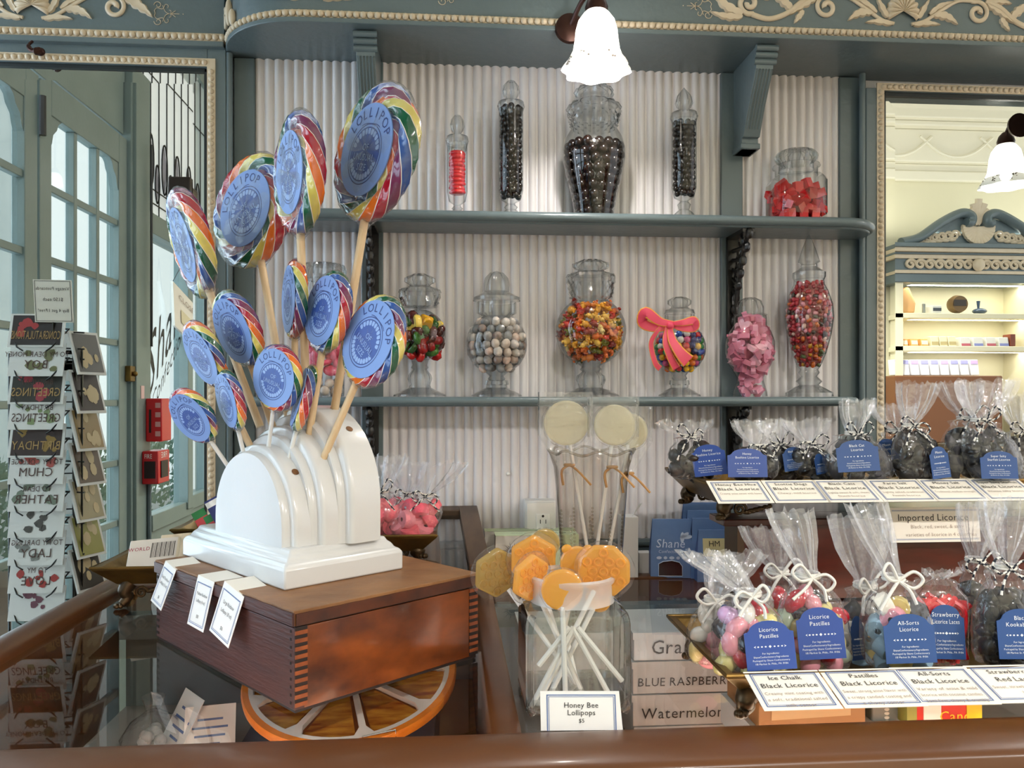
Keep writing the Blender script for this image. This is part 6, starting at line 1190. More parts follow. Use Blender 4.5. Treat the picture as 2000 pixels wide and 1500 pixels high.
b5 = bag((1758, 1302), (1745, 1130), (1702, 985), 138, 76, 1.05, 'clear bag with a blue All-Sorts Licorice label and white bow', ALG, 26, lab=(1727, 1200, 1826, 1294, ('All-Sorts', 'Licorice'), .03, BLAB))
b6 = bag((1828, 1296), (1830, 1128), (1850, 1118), 112, 70, 1.11, 'square bag of red strawberry laces with a blue label', ALG, 27, square=True, tie=False, lab=(1812, 1182, 1884, 1286, ('Strawberry', 'Licorice Laces'), -.02, BLAB))
b7 = bag((1906, 1290), (1905, 1095), (1908, 985), 84, 84, 1.19, 'clear bag of black licorice behind the strawberry laces', ALG, 28, striped=True)
b8 = bag((1965, 1295), (1962, 1108), (1970, 975), 128, 100, 1.07, 'clear bag of dark licorice with a blue Black Kookaburra label at the frame edge', ALG, 29, striped=True, lab=(1948, 1190, 2042, 1286, ('Black', 'Kookaburra'), 0, BLAB))
for q, (bb_, n, sel, txt) in enumerate(((b0, 22, (0, 1, 3, 6, 1), 'back bag'), (b1, 24, (0, 0, 1, 2, 1), 'corner bag at the back'), (b2, 40, (0, 1, 2, 3, 4, 5, 1, 0), 'bag leaning at the tray corner'), (b3, 40, (4, 7, 2, 3, 4, 6, 1), 'bag topped by a pink pastille'))):
    stuff_bag(bb_, 'pastille', [pas[i] for i in sel], [pnm[i] for i in sel], int(n*.95), .0122, '{} sugar-coated pastille in the '+txt, 'pastilles in the '+txt, 'candy', 30+q)
als = []; anm = []
for c, nm in (('#d6c06a', 'yellow'), ('#ece6da', 'white'), ('#d98fa0', 'pink'), ('#2b2629', 'black'), ('#8fb0c4', 'pale blue')):
    m = MB(); m.lathe([(.004, -.010), (.0135, -.010), (.0150, -.008), (.0150, .008), (.0135, .010), (.004, .010)], 14); als.append(m.mesh('all_sort', mat('allsort_'+nm.replace(' ', '_'), c, .45), 40)); anm.append(nm)
for q, (bb_, n, txt) in enumerate(((b4, 20, 'bag behind the label'), (b5, 26, 'bag with the All-Sorts label'))): stuff_bag(bb_, 'all_sort', als, anm, n, .0145, '{} round licorice all-sort in the '+txt, 'all-sorts in the '+txt, 'candy', 40+q)
# red laces: looping strands
m = MB(); rng = random.Random(7); c = b6['B']+Vector((0, 0, .066))
lac = []
for i in range(40):
    x = rng.uniform(-.9, .9)*(b6['w']-.006); y = -rng.uniform(.2, .95)*(b6['w']*b6['dr']-.004) if i < 26 else rng.uniform(-.4, .8)*b6['w']*.5
    z0, z1 = .004+rng.uniform(0, .01), b6['up'].z*rng.uniform(.66, .80); p = b6['B']
    mm = MB(); mm.tube(smooth([p+b6['ex']*(x+rng.uniform(-.006, .006))+b6['ey']*y+Vector((0, 0, spl(z0, z1, s))) for s in (0, .3, .6, .85)]+[p+b6['ex']*(x+rng.uniform(-.02, .02))+b6['ey']*(y*.5)+Vector((0, 0, z1))], 4), .0042, 7)
    mm.build('licorice_lace', mat('lace_red', '#d8202c', .3, coat=.3), label='bright red licorice lace in the square bag', cat='candy', group='red laces in the square bag')
blk = []
for i in range(3):
    m = MB().ball((0, 0, 0), (.013+.002*i, .009, .016-.002*i), 10, 8); rng = random.Random(i); m.v = [(a*rng.uniform(.85, 1.15), b*rng.uniform(.85, 1.15), c*rng.uniform(.85, 1.15)) for a, b, c in m.v]; blk.append(m.mesh('licorice_piece', (mat('black_licorice', '#120f10', .28, coat=.4), mat('brown_licorice', '#221510', .3, coat=.3), mat('sugared_licorice', '#3c3a40', .6))[i], 50))
for q, (bb_, txt) in enumerate(((b7, 'bag behind the strawberry laces'), (b8, 'bag with the Kookaburra label'))): stuff_bag(bb_, 'licorice_piece', [blk[0], blk[1]], ['black', 'brown'], 40, .0118, '{} licorice piece in the '+txt, 'licorice in the '+txt, 'candy', 50+q, top=.72)
# ---- upper tray bags
UG = 'licorice bags in the upper tray'
UB = [((1360, 935), (1346, 853), (1338, 822), 104, 100, 1.44, 'bag of licorice with a tilted Honey Beehive label at the upper tray corner', (1353, 868, 1417, 929, ('Honey', 'Beehive Licorice'), .14, (BLAB2, -.3)), 0),
 ((1468, 935), (1478, 872), (1475, 822), 96, 90, 1.41, 'bag with an upright Honey Beehive Licorice label next to the tray corner', (1421, 876, 1498, 932, ('Honey', 'Beehive Licorice'), 0, BLAB2), 0),
 ((1545, 935), (1520, 868), (1512, 826), 100, 60, 1.47, 'bag with a half hidden Black Cat label between two licorice bags', (1526, 873, 1574, 919, ('Black Cat',), .10, (BLAB, .3)), 0),
 ((1600, 935), (1578, 866), (1572, 818), 90, 90, 1.44, 'bag of black licorice wedged behind the Black Cat bag', (1588, 886, 1614, 926, (), .1, (BLAB, .5)), 0),
 ((1680, 935), (1668, 848), (1680, 782), 132, 66, 1.40, 'bag with the large Black Cat Licorice label in the upper tray', (1634, 859, 1716, 921, ('Black Cat', 'Licorice'), .05, BLAB), 2),
 ((1738, 935), (1748, 842), (1742, 792), 90, 84, 1.47, 'bag with a tilted Moon Licorice label behind the glossy black bag', (1711, 857, 1758, 921, ('Moon', 'Licorice'), .12, (BLAB, .2)), 2),
 ((1796, 935), (1778, 832), (1786, 748), 96, 78, 1.40, 'bag of glossy black licorice shapes in the middle of the upper tray', (1813, 872, 1858, 934, ('Moon', 'Licorice'), .08, (BLAB, .3)), 0),
 ((1880, 935), (1888, 818), (1870, 748), 96, 84, 1.42, 'bag of sugared black licorice beside the Starfish bag', None, 2),
 ((1950, 935), (1915, 822), (1935, 742), 110, 110, 1.39, 'bag with a Super Salty Starfish Licorice label', (1915, 881, 1987, 935, ('Super Salty', 'Starfish Licorice'), 0, BLAB), 2),
 ((2005, 935), (1990, 842), (1985, 770), 84, 70, 1.45, 'bag of dark licorice at the frame edge of the upper tray', None, 0)]
for q, (ba, ne, to, w, wt, d, lb, la, kind) in enumerate(UB):
    b = bag(ba, ne, to, w, wt, d, lb, UG, 60+q, striped=True, lab=la, dr=.5); two = (0, 1) if kind == 0 else (0, 2)
    stuff_bag(b, 'licorice_piece', [blk[i] for i in two], [('black', 'brown', 'sugared')[i] for i in two], 16, .0115, '{} licorice piece inside the '+['tilted Honey Beehive bag', 'upright Honey Beehive bag', 'half hidden Black Cat bag', 'bag behind the Black Cat bag', 'large Black Cat bag', 'tilted Moon bag', 'glossy black licorice bag', 'sugared licorice bag', 'Super Salty Starfish bag', 'bag at the frame edge'][q], 'licorice pieces in the upper tray bags', 'candy', 80+q, top=.8)
# ---- pink sweets tray behind the stand
p0 = D(700, 1045, 1.50); p1 = D(843, 1048, 1.50)
PT = pan_tray('small brass tray of pink sweet bags behind the white stand', p0.x-.06, p1.x+.01, 1.49, 1.64, -.258, -.288, .03, ((p0.x, 1.53, 1, 1), (p1.x-.03, 1.53, -1, 1)), -.305)
pk = [MB().lathe([(.004, -.011), (.016, -.010), (.020, 0), (.016, .010), (.004, .011)], 12).mesh('pink_ring', mat('sugared_'+n.replace(' ', '_'), c, .5, sub=.1, bump=.3, bscale=400), 60) for n, c in (('pink', '#ee5f74'), ('coral', '#f0707c'), ('light pink', '#f6939f'))]
for q, (ba, ne, to, w, wt, lb) in enumerate((((800, 1042), (832, 968), (868, 905), 100, 90, 'cellophane bag of pink sugared rings leaning at the tray end'), ((728, 1042), (745, 960), (758, 890), 110, 70, 'cellophane bag of pink sugared rings next to the white stand'), ((770, 1030), (795, 965), (790, 905), 90, 80, 'cellophane bag of pink sugared rings at the back of the small tray'))):
    b = bag(ba, ne, to, w, wt, (1.535, 1.55, 1.60)[q], lb, 'pink sweet bags', 100+q, striped=True); stuff_bag(b, 'pink_ring', pk, ['pink', 'coral', 'light pink'], 18, .0165, '{} sugared ring in the '+('bag at the tray end', 'bag next to the stand', 'bag at the back of the tray')[q], 'pink rings in the small tray', 'candy', 110+q, top=.7)
# ---- tray of chocolate bars at the left
q0 = D(205, 1110, 1.52); LFT = pan_tray('brass tray of wrapped chocolate bars behind the wooden box', q0.x-.01, q0.x+.18, 1.535, 1.72, -.318, -.352, .034, ((q0.x+.045, 1.575, 1, 1),), GZ)
CB = mat('bar_wrapper_cream', '#e8dcc2', .5); bars = thing
CBR = mat('bar_paper', '#e6e2dc', .5)
for i in range(4):
    x = q0.x+.045+.036*i; y = 1.60+(.05+.014*i if i else 0); z = -.345; o = Vector((x, y, z)); u = Vector((.86, .5, 0)); v = Vector((.0, .45, .89)); nn = u.cross(v)
    t = thing('chocolate_bar', tuple(o), ('cream wrapped bar with a barcode lettered World in the brass tray', 'cream wrapped bar second from the barcode one', 'cream wrapped bar near the red and green bars', 'cream wrapped bar deepest in the brass tray')[i], 'chocolate bar', 'bars in the brass tray')
    def pg(a, b, k=0): return tuple(o+u*a+v*b+nn*k)
    m = MB(); vs = [pg(a, b, k) for k in (-.004, .004) for b in (0, .068) for a in (-.018, .07)]; m.add(vs, [(0, 2, 3, 1), (4, 5, 7, 6), (0, 1, 5, 4), (2, 6, 7, 3), (0, 4, 6, 2), (1, 3, 7, 5)], 0)
    if i == 0:
        for s in range(16): a = .022+.0028*s; m.add([pg(a, .03, .0045), pg(a+(.0009 if s % 3 else .0017), .03, .0045), pg(a+(.0009 if s % 3 else .0017), .06, .0045), pg(a, .06, .0045)], [(0, 1, 2, 3)], 1)
        m.text('WORLD', .010, lambda a, b: pg(a, b, .0046), 2, cx=0, cy=.046)
    m.build('bar_wrapper', [CBR if i == 0 else CB, INK, mat('magenta_ink', '#a51c4e', .5)], t, bev=.0)
for i, (px, py, lb) in enumerate(((395, 1015, 'red and green wrapped bar poking up behind the stand'), (418, 1022, 'red and green wrapped bar tucked against the stand'), (420, 992, 'navy striped bar rising behind the red and green bars'))):
    p = D(px, py, 1.60); o = p; u = Vector((.8, .2, .45)).normalized(); v = Vector((.40, .3, .8)).normalized(); v = (v-u*v.dot(u)).normalized(); nn = u.cross(v)
    t = thing('wrapped_bar', tuple(o), lb, 'chocolate bar', 'upright bars in the brass tray')
    for a0, a1, mt in ((-.075, .004, mat('bar_red', '#c23a3e', .4) if i < 2 else mat('bar_navy', '#23306e', .4)), (.004, .016, mat('bar_green', '#1d7a3c', .4) if i < 2 else PAPERW), (.016, .02, mat('bar_green', '#1d7a3c', .4) if i < 2 else mat('bar_navy', '#23306e', .4))):
        m = MB(); vs = [tuple(o+u*a+v*b+nn*k) for k in (-.004, .004) for b in (a0, a1) for a in (-.013, .013)]; m.add(vs, [(0, 2, 3, 1), (4, 5, 7, 6), (0, 1, 5, 4), (2, 6, 7, 3), (0, 4, 6, 2), (1, 3, 7, 5)]); m.build('bar_band', mt, t)
# ---- honey bee lollipop jar
jc = D(1117, 1400, 1.065); jw = .067; jt = thing('square_glass_jar', (jc.x, jc.y, GZ), 'square glass jar holding the honey bee lollipops', 'jar'); J0 = Vector((jc.x, jc.y, GZ))
def sqring(m, h, z, c=.82):
    q = h*c; m.v += [(J0.x+a, J0.y+b, z) for a, b in ((-h, -q), (-q, -h), (q, -h), (h, -q), (h, q), (q, h), (-q, h), (-h, q))]
JG = glass('jar_glass', '#f4f6f5', '#59625f', .02, 2.4, bump=.05, bscale=20)
m = MB()
for h, z in ((jw*.92, GZ+.002), (jw, GZ+.010), (jw, GZ+.112), (jw*.96, GZ+.124), (jw*.84, GZ+.130)): sqring(m, h, z)
m.f = [(i*8+j, i*8+(j+1) % 8, i*8+8+(j+1) % 8, i*8+8+j) for i in range(4) for j in range(8)]+[(7, 6, 5, 4, 3, 2, 1, 0)]; m.m = [0]*len(m.f); m.build('jar_body', JG, jt, sharp=30)
m = MB(); m.lathe([(jw*.84, .130), (jw*.82, .136), (jw*.82, .154), (jw*.87, .158), (jw*.88, .163), (jw*.82, .165), (jw*.78, .16)], 40, tuple(J0)); m.build('jar_neck', glass('frost_neck', '#f2f4f4', '#c9cccc', .1, 1.2, haze=.32), jt)
m = MB()
for h, z in ((jw*.9, GZ+.004), (jw*.96, GZ+.014)): sqring(m, h, z)
m.f = [(7, 6, 5, 4, 3, 2, 1, 0), (8, 9, 10, 11, 12, 13, 14, 15)]+[(j, (j+1) % 8, 8+(j+1) % 8, 8+j) for j in range(8)]; m.m = [0]*10; m.build('jar_base', JG, jt)
for sx_, sy_ in ((-1, -1), (1, -1), (1, 1), (-1, 1)):
    q = jw*.915; MB().tube(smooth([(J0.x+sx_*q*.95, J0.y+sy_*q*.95, GZ+.004), (J0.x+sx_*q, J0.y+sy_*q, GZ+.014), (J0.x+sx_*q, J0.y+sy_*q, GZ+.108), (J0.x+sx_*q*.94, J0.y+sy_*q*.94, GZ+.124)], 4), .0042, 8).build('jar_corner', CUTG, jt)
MB().tube([(J0.x+a*jw*.95, J0.y+b*jw*.95, GZ+.006) for a, b in ((-1, -.85), (-.85, -1), (.85, -1), (1, -.85), (1, .85), (.85, 1), (-.85, 1), (-1, .85))], .004, 8, closed=True).build('jar_foot_ring', CUTG, jt)
def amber(nm, c1, a):
    m = bpy.data.materials.new(nm); m.use_nodes = True; N = m.node_tree.nodes; L = m.node_tree.links; b = N['Principled BSDF']; b.inputs['Base Color'].default_value = lin(c1); b.inputs['Roughness'].default_value = .12; b.inputs['Coat Weight'].default_value = .5
    tl = N.new('ShaderNodeBsdfTranslucent'); tl.inputs[0].default_value = lin(c1); tr = N.new('ShaderNodeBsdfTransparent'); tr.inputs[0].default_value = lin(c1)
    m1 = N.new('ShaderNodeMixShader'); m1.inputs[0].default_value = .5; L.new(b.outputs[0], m1.inputs[1]); L.new(tl.outputs[0], m1.inputs[2]); m2 = N.new('ShaderNodeMixShader'); m2.inputs[0].default_value = a; L.new(m1.outputs[0], m2.inputs[1]); L.new(tr.outputs[0], m2.inputs[2]); L.new(m2.outputs[0], N['Material Output'].inputs[0]); return m
A1m, A2m, A3m = amber('amber_sugar', '#ffcf62', .25), amber('honey_sugar', '#e8d084', .5), amber('pale_sugar', '#fdf8e2', .5)
def hexpop(px, py, rpx, d, yaw, pitch, mt, label, group, sides=6, endpx=None, stick=None, bear=False, sq=1.0, cells=True, name='honey_lollipop', R_=None):
    C = D(px, py, d); R = rpx*d/F; M = Matrix.Translation(C) @ Matrix.Rotation(yaw-TH, 4, 'Z') @ Matrix.Rotation(pitch, 4, 'X'); t = thing(name, tuple(C), label, 'lollipop', group); T = R*.16
    def add(m, n, mm, par=t, sharp=50): m.xf(M); return m.build(n, mm, par, sharp=sharp)
    m = MB(); pl = [(R*sq*math.cos(a), R*math.sin(a)) for a in [2*math.pi*(i+.5)/(sides if sides < 12 else 28) for i in range(sides if sides < 12 else 28)]]
    m.prism(pl, -T, T); body = add(m, 'sugar_disc', mt, sharp=30); bv = body.modifiers.new('edge', 'BEVEL'); bv.width = T*.7; bv.segments = 3; bv.limit_method = 'ANGLE'
    if cells:
        s = R*.40
        for i in range(-3, 4):
            for j in range(-3, 4):
                x = s*(i+.5*(j % 2)); z = s*.87*j
                if math.hypot(x/sq, z) < R*.80:
                    c = MB(); c.tube([(x+s*.36*math.cos(a), -T*1.05, z+s*.36*math.sin(a)) for a in [2*math.pi*q/8 for q in range(8)]], s*.13, 5, closed=True); add(c, 'honeycomb_cell', mt, body)
    if bear:
        for sg in (-1, 1): c = MB(); c.ball((sg*R*.6, 0, R*.8), (R*.32, T, R*.3), 12, 8); add(c, 'bear_ear', mt)
    m = MB(); m.ball((0, 0, 0), (R*1.10*sq, T*1.9, R*1.10), 24, 12); rng = random.Random(int(px)); m.v = [(a*rng.uniform(.975, 1.03), b*rng.uniform(.9, 1.1), c*rng.uniform(.975, 1.03)) for a, b, c in m.v]; add(m, 'clear_wrapper', WRAP)
    if endpx: e = D(*endpx); dirv = (e-C).normalized(); MB().tube(smooth([C+dirv*R*.8, spl(C, e, .5)+Vector((0, 0, 0)), e], 4), .0034, 8).build('stick', stick or PSTICK, t)
    return t
HG = 'honey bee lollipops in the square jar'
for a in ((970, 1118, 50, 1.13, .45, .1, A2m, 'olive gold honeycomb lollipop leaning over the left of the jar', 6, (1168, 1395, 1.06)), (1042, 1092, 50, 1.12, .1, .15, A1m, 'orange honeycomb lollipop standing behind the small round one', 6, (1135, 1390, 1.10)), (1036, 1128, 48, 1.05, .75, .15, A1m, 'orange honeycomb lollipop turned sideways beside the olive gold one', 6, (1150, 1380, 1.06)),
          (1180, 1114, 54, 1.05, -.2, .1, A1m, 'large golden honeycomb lollipop at the jar side nearest the vase', 8, (1042, 1392, 1.04)), (1098, 1152, 41, 1.015, 0, .1, A1m, 'small round amber lollipop in front of the others', 20, (1105, 1380, 1.01)), (1064, 1062, 30, 1.17, .2, .1, A2m, 'pale gold lollipop peeking over the back of the cluster', 20, (1140, 1390, 1.1))):
    hexpop(a[0], a[1], a[2], a[3], a[4], a[5], a[6], a[7], HG, sides=a[8], endpx=a[9], cells=a[8] != 20)
hexpop(1128, 1100, 34, 1.10, -.1, .1, A1m, 'orange bear-shaped lollipop between the honeycomb lollipops', HG, sides=20, endpx=(1070, 1390, 1.08), bear=True, cells=False)
hexpop(1168, 1170, 26, 1.06, -.5, .1, A1m, 'small amber lollipop half hidden in the jar neck', HG, sides=20, endpx=(1060, 1385, 1.06), cells=False)
for i, (x0, x1) in enumerate(((1120, 1035), (1128, 1215), (1118, 1205), (1112, 1052))):
    MB().tube([D(x0, 1225, 1.02), D(x1, (1385, 1330, 1385, 1300)[i], 1.02)], .0034, 8).build('paper_stick', PSTICK, label=('white paper stick reaching the near bottom corner of the jar', 'white paper stick pointing to the jar side nearest the cartons', 'white paper stick beside the one pointing to the cartons', 'short white paper stick high inside the jar')[i], cat='stick', group='sticks inside the square jar')
# card in front of the jar
p = D(1139, 1447, .945); cd = thing('price_card', (p.x, p.y, GZ), 'white card lettered Honey Bee Lollipops standing before the square jar', 'price card'); u = Vector((C_, -S_, 0)); o = Vector((p.x, .945, GZ+.001)); v = Vector((0, .18, 1)).normalized(); cw, ch = .098, .045
pg = lambda a, b, k=0: tuple(o+u*a+v*b+Vector((0, -k, 0)))
m = MB(); m.add([pg(-cw/2, 0), pg(cw/2, .001), pg(cw/2-.003, ch), pg(-cw/2, ch)]+[pg(-cw/2, 0, -.001), pg(cw/2, .001, -.001), pg(cw/2-.003, ch, -.001), pg(-cw/2, ch, -.001)], [(0, 1, 2, 3), (7, 6, 5, 4), (0, 4, 5, 1), (1, 5, 6, 2), (2, 6, 7, 3), (3, 7, 4, 0)], 0)
for i0, wd in ((.0075, .0012), (.0098, .0006)):
    X = cw/2-i0
    for xa, xb, ya, yb in ((-X, X, ch-i0+.004-wd, ch-i0+.004), (-X, -X+wd, 0, ch-i0+.004), (X-wd, X, 0, ch-i0+.004)): m.add([pg(xa, ya, .0006), pg(xb, ya, .0006), pg(xb, yb, .0006), pg(xa, yb, .0006)], [(0, 1, 2, 3)], 1)
for s, sz, y in (('Honey Bee', .0088, .0265), ('Lollipops', .0088, .018), ('$5', .0066, .0095)): m.text(s, sz, lambda a, b: pg(a, b, .0009), 2, cx=0, cy=y)
m.build('card_print', [PAPERW, BLUEINK, INK], cd, sharp=0)
# ---- tall vase
vc = D(1155, 1221, 1.40); vk = 1.40/F; V0 = Vector((vc.x, vc.y, GZ)); vt = thing('tall_glass_vase', tuple(V0), 'tall ribbed glass vase with scalloped rim holding pale lollipops', 'vase')
VG = glass('vase_glass', '#f1eee9', '#5f5550', .03, 1.6, bump=.08, bscale=25); hv = (1221-888)*vk
pr = [(52*vk, 0), (54*vk, .006), (58*vk, hv*.3), (66*vk, hv*.66), (70*vk, hv*.82), (74*vk, hv*.93), (80*vk, hv*1.0, 8, .03), (82*vk, hv*1.02, 8, .05)]
m = MB(); m.lathe(pr, 64, tuple(V0), cap0=True); m.build('vase_wall', VG, vt)
m = MB(); m.tube([(V0.x+82*vk*(1+.05*math.cos(8*a))*math.cos(a), V0.y+82*vk*(1+.05*math.cos(8*a))*math.sin(a), V0.z+hv*1.02+.004*math.cos(8*a)) for a in [2*math.pi*i/64 for i in range(64)]], .0022, 8, closed=True); m.build('vase_rim', VG, vt)
for i in range(10):
    a = 2*math.pi*i/10+.1; m = MB()
    for q in range(30): s = .02+.62*q/29; r = (54+14*s)*vk*1.01; m.ball((V0.x+r*math.cos(a), V0.y+r*math.sin(a), V0.z+hv*s*1.03), (.0022, .0022, .0024), 6, 4)
    m.build('bead_rib', VG, vt, kind='stuff')
for px, py, r, d, ya, lb, ex_ in ((1106, 826, 44, 1.38, .1, 'pale cream lollipop in a clear sleeve standing in the tall vase', (1165, 1180, 1.40)), (1200, 830, 40, 1.36, -.2, 'pale cream lollipop beside the other one in the tall vase', (1150, 1180, 1.40)), (1232, 842, 34, 1.42, -.5, 'pale lollipop at the back of the vase, half hidden', (1170, 1180, 1.42))):
    t = hexpop(px, py, r, d, ya, .05, A3m, lb, 'pale lollipops in the vase', sides=20, endpx=ex_, cells=False, name='cream_lollipop')
    k = d/F; m = MB(); w = (r+8)*k; f = lambda x, z, y=0: tuple(D(px, py, d-.012)+Vector((x*C_, y-x*S_, z)))
    m.add([f(-w, w*1.15), f(w, w*1.15), f(w, -w*.5), f(.006, -w*1.9), f(-.006, -w*1.9), f(-w, -w*.5)]+[f(-w, w*1.15, .024), f(w, w*1.15, .024), f(w, -w*.5, .024), f(.006, -w*1.9, .016), f(-.006, -w*1.9, .016), f(-w, -w*.5, .024)], [(0, 5, 4, 3, 2, 1), (6, 7, 8, 9, 10, 11), (1, 2, 8, 7), (5, 0, 6, 11)]); m.build('clear_sleeve', FILM, t, sharp=0)
    m = MB(); nk = D(px+(6 if px < 1150 else -4), py+82, d); TW = mat('kraft_tie', '#b98a55', .6)
    for sg in (-1, 1): m.tube(smooth([nk, nk+Vector((sg*.014, -.006, -.010)), nk+Vector((sg*.024+.012, -.010, -.034))], 5), .0022, 6)
    m.tube([nk+Vector((.008*math.cos(a), .008*math.sin(a), 0)) for a in [i*.6 for i in range(11)]], .0024, 6); m.build('paper_tie', TW, t)
# ---- boxes and blue bags on the back ledge
GRN = mat('mint_box', '#c4d3ad', .5); GBX = mat('grey_box_side', '#c9c5bd', .5)
for i, (px0, px1, yt, yb, d) in enumerate(((968, 1105, 1047, 1122, 1.735), (947, 1100, 1038, 1090, 1.80))):
    a = D(px0, yb, d); b = D(px1, yt, d); Y = a.y; t = thing('carton', (a.x, Y, GZ), ('green-topped cardboard box with a sunburst print behind the honey jar', 'green-topped cardboard box behind the sunburst one')[i], 'box', 'green-topped boxes by the outlet'); dep = .05 if i == 0 else .035
    MB().box(a.x, b.x+.03, Y, Y+dep, GZ, b.z).build('carton_body', GBX, t); MB().box(a.x-.0005, b.x+.0305, Y-.0005, Y+dep, b.z, b.z+.001).build('carton_top', GRN, t)
    m = MB(); g = lambda x, y: (x, Y+.008+y, b.z+.0016); m.text('EDIBLE', .02, lambda x, y: (2*(a.x+.125)-x, Y+.03-y, b.z+.0018), 0, cx=a.x+.125, cy=0); m.text('Fondant Cream', .009, lambda x, y: (2*(a.x+.065)-x, Y+.026-y, b.z+.0018), 0, cx=a.x+.065, cy=0); m.build('top_print', mat('box_print', '#4a5a3c', .5), t, sharp=0)
    if i == 0:
        m = MB(); c = (a.x+.036, b.z-.036)
        for q in range(13): an = math.pi*q/12; u_ = (math.cos(an), math.sin(an)); r1 = .017+.006*(q % 2); m.add([(c[0]+u_[0]*.009-u_[1]*.0012, Y-.0006, c[1]+u_[1]*.009+u_[0]*.0012), (c[0]+u_[0]*.009+u_[1]*.0012, Y-.0006, c[1]+u_[1]*.009-u_[0]*.0012), (c[0]+u_[0]*r1, Y-.0006, c[1]+u_[1]*r1)], [(0, 1, 2)], 0)
        m.poly([(c[0]+.008*math.cos(an), Y-.0006, c[1]+.008*math.sin(an)) for an in [math.pi*i/8 for i in range(9)]], 0); m.build('sunburst_print', INK, t, sharp=0); MB().box(b.x-.035, b.x+.0305, Y-.0006, Y+.001, GZ+.01, b.z).build('green_panel', GRN, t); MB().text('Pure', .012, lambda x, y: (x, Y-.0012, y), 0, cx=b.x-.006, cy=b.z-.025).build('side_print', INK, t, sharp=0)
WB = mat('white_paperboard', '#dcdbd9', .5)
a = D(1226, 1122, 1.76); b = D(1247, 1010, 1.76); t = thing('tissue_box', (a.x, a.y, GZ), 'tall white carton with a paper tip sticking out beside the vase', 'box'); MB().box(a.x-.012, b.x, a.y, a.y+.05, GZ, b.z).build('carton_body', WB, t, bev=.001)
m = MB(); m.add([(b.x-.012, a.y+.01, b.z), (b.x+.004, a.y+.01, b.z+.027), (b.x+.012, a.y+.012, b.z+.029), (b.x-.003, a.y+.012, b.z+.008)]+[(x, y+.002, z) for x, y, z in ((b.x-.012, a.y+.01, b.z), (b.x+.004, a.y+.01, b.z+.027), (b.x+.012, a.y+.012, b.z+.029), (b.x-.003, a.y+.012, b.z+.008))], [(0, 1, 2, 3), (7, 6, 5, 4), (0, 4, 5, 1), (1, 5, 6, 2), (2, 6, 7, 3)]); m.build('paper_tip', WB, t)
a = D(1248, 1122, 1.80); b = D(1273, 1080, 1.80); t = MB().box(a.x, b.x, a.y, a.y+.03, GZ, b.z); t.build('small_carton', WB, label='small plain white carton between the tall carton and the blue bag', cat='box', bev=.001)
BBAG = mat('blue_paper_bag', '#6383b4', .5, col2='#5b7aab', nscale=30); BBD = mat('blue_bag_gusset', '#3f5788', .55)
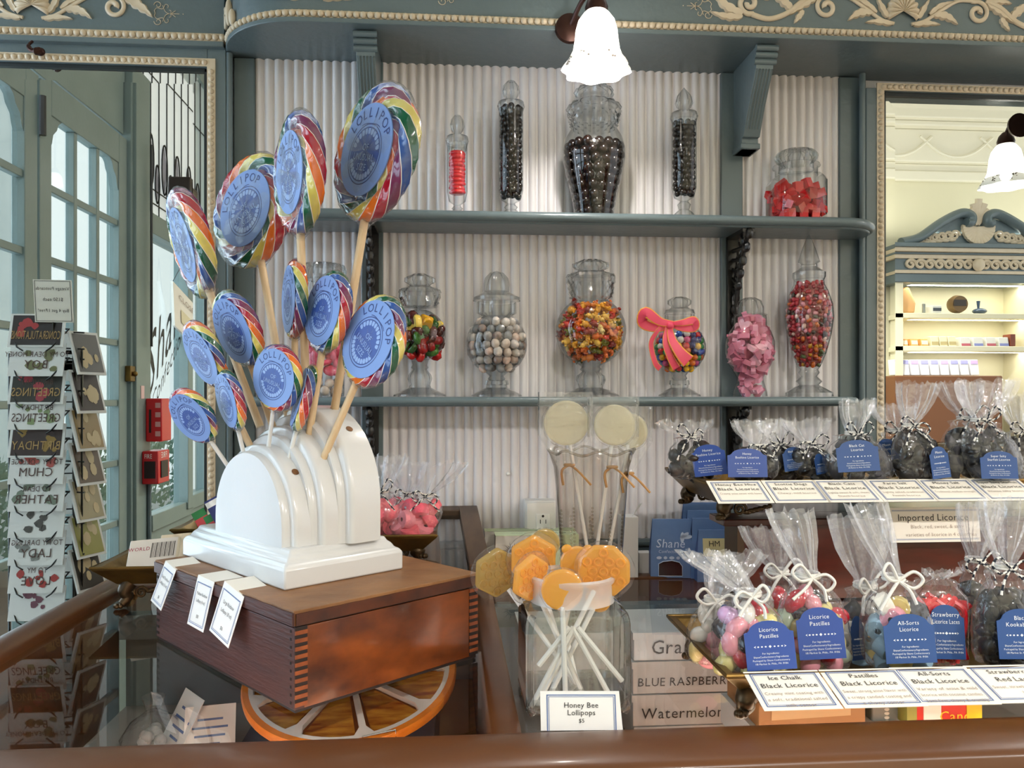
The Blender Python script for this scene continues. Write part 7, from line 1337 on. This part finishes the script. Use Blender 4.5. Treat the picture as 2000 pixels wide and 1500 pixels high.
def paperbag(cx, d, wpx, ybot, ytop, label, front, rz, z0=GZ, th=.030):
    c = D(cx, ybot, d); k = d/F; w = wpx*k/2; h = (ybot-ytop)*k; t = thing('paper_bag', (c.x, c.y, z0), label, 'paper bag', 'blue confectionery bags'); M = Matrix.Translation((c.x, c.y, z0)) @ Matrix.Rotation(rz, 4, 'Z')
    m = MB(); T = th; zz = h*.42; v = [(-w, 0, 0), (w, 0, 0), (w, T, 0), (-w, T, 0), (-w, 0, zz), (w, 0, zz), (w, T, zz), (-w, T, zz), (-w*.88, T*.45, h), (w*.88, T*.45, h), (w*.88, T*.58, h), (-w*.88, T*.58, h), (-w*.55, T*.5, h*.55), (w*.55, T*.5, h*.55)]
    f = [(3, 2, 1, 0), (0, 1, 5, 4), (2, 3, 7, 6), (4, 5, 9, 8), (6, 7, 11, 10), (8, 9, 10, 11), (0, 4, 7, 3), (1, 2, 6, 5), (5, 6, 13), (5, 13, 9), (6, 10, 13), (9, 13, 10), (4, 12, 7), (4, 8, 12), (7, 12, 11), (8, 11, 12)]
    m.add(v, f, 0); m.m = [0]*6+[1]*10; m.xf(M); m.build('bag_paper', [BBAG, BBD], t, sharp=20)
    if front:
        q = MB(); g = lambda a, b: tuple(M @ Vector((a, -.0007+(T*.45*max(0, (b-zz)/(h-zz))), b)))
        q.text('Shane', .026, g, 0, cx=-w*.05, cy=h*.52, slant=.15); q.text('Confectionery', .0095, g, 0, cx=w*.02, cy=h*.43, slant=.15)
        for s in range(5): q.poly([g(-w*.6+w*.3*s+.006*math.cos(an)*(1-.3*(s % 2)), h*.345+.0035*math.sin(an)) for an in [i*math.pi/4 for i in range(8)]], 0)
        for lx, lz, rr in ((w*.62, h*.72, .6), (w*.74, h*.70, .1), (w*.52, h*.69, 1.5)): q.poly([g(lx+.012*math.cos(an)*math.cos(rr)-.0045*math.sin(an)*math.sin(rr), lz+.012*math.cos(an)*math.sin(rr)+.0045*math.sin(an)*math.cos(rr)) for an in [i*math.pi/5 for i in range(10)]], 0)
        q.build('bag_print', mat('pale_blue_ink', '#c9d8ee', .5), t, sharp=0)
        q = MB(); pts = [(-w*.62, .004), (w*.5, .004), (w*.5, h*.20), (w*.36, h*.27), (0, h*.30), (-w*.42, h*.28), (-w*.62, h*.24)]; q.add([g(a, b) for a, b in pts], [tuple(range(len(pts)))], 0); q.build('bag_window', mat('dark_window', '#3a1c1c', .12, coat=.6), t, sharp=0)
        q = MB(); q.tube([g(a, b) for a, b in pts], .0009, 5, closed=True); q.build('window_edge', mat('pale_blue_ink', '#c9d8ee', .5), t)
    return t, M, w, h
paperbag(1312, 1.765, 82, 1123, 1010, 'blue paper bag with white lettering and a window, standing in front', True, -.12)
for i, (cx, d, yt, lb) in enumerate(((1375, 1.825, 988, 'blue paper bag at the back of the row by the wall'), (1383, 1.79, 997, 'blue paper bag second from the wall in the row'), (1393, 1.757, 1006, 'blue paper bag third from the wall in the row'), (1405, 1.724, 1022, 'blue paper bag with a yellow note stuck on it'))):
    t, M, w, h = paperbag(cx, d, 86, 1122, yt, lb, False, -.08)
gs = lambda a, b, k=.0012: tuple(M @ Vector((a, -k+.030*.45*max(0, (b-h*.42)/(h*.58)), b)))
m = MB(); nt = [gs(a, b) for a, b in ((-w*.72, h*.50), (w*.30, h*.50), (w*.30, h*.84), (-w*.72, h*.84))]; n2 = [(x, y-.0006, z) for x, y, z in nt]; m.add(nt+n2, [(4, 5, 6, 7), (3, 2, 1, 0), (0, 1, 5, 4), (1, 2, 6, 5), (2, 3, 7, 6), (3, 0, 4, 7)], 0)
m.text('HM', .017, lambda a, b: gs(a, b, .0026), 1, cx=-w*.2, cy=h*.69); m.text('7.5', .012, lambda a, b: gs(a, b, .0026), 1, cx=-w*.2, cy=h*.55); m.build('sticky_note', [mat('yellow_note', '#d9cf9c', .6), INK], label='pale yellow sticky note marked HM on a blue bag', cat='note', sharp=0)
# glowing shades and bulbs are already accompanied by their lamps: no need to sample them as lights of their own
for m_ in bpy.data.materials: m_.cycles.emission_sampling = 'NONE'
for o_ in bpy.data.objects:
    if '_o' in o_: del o_['_o']
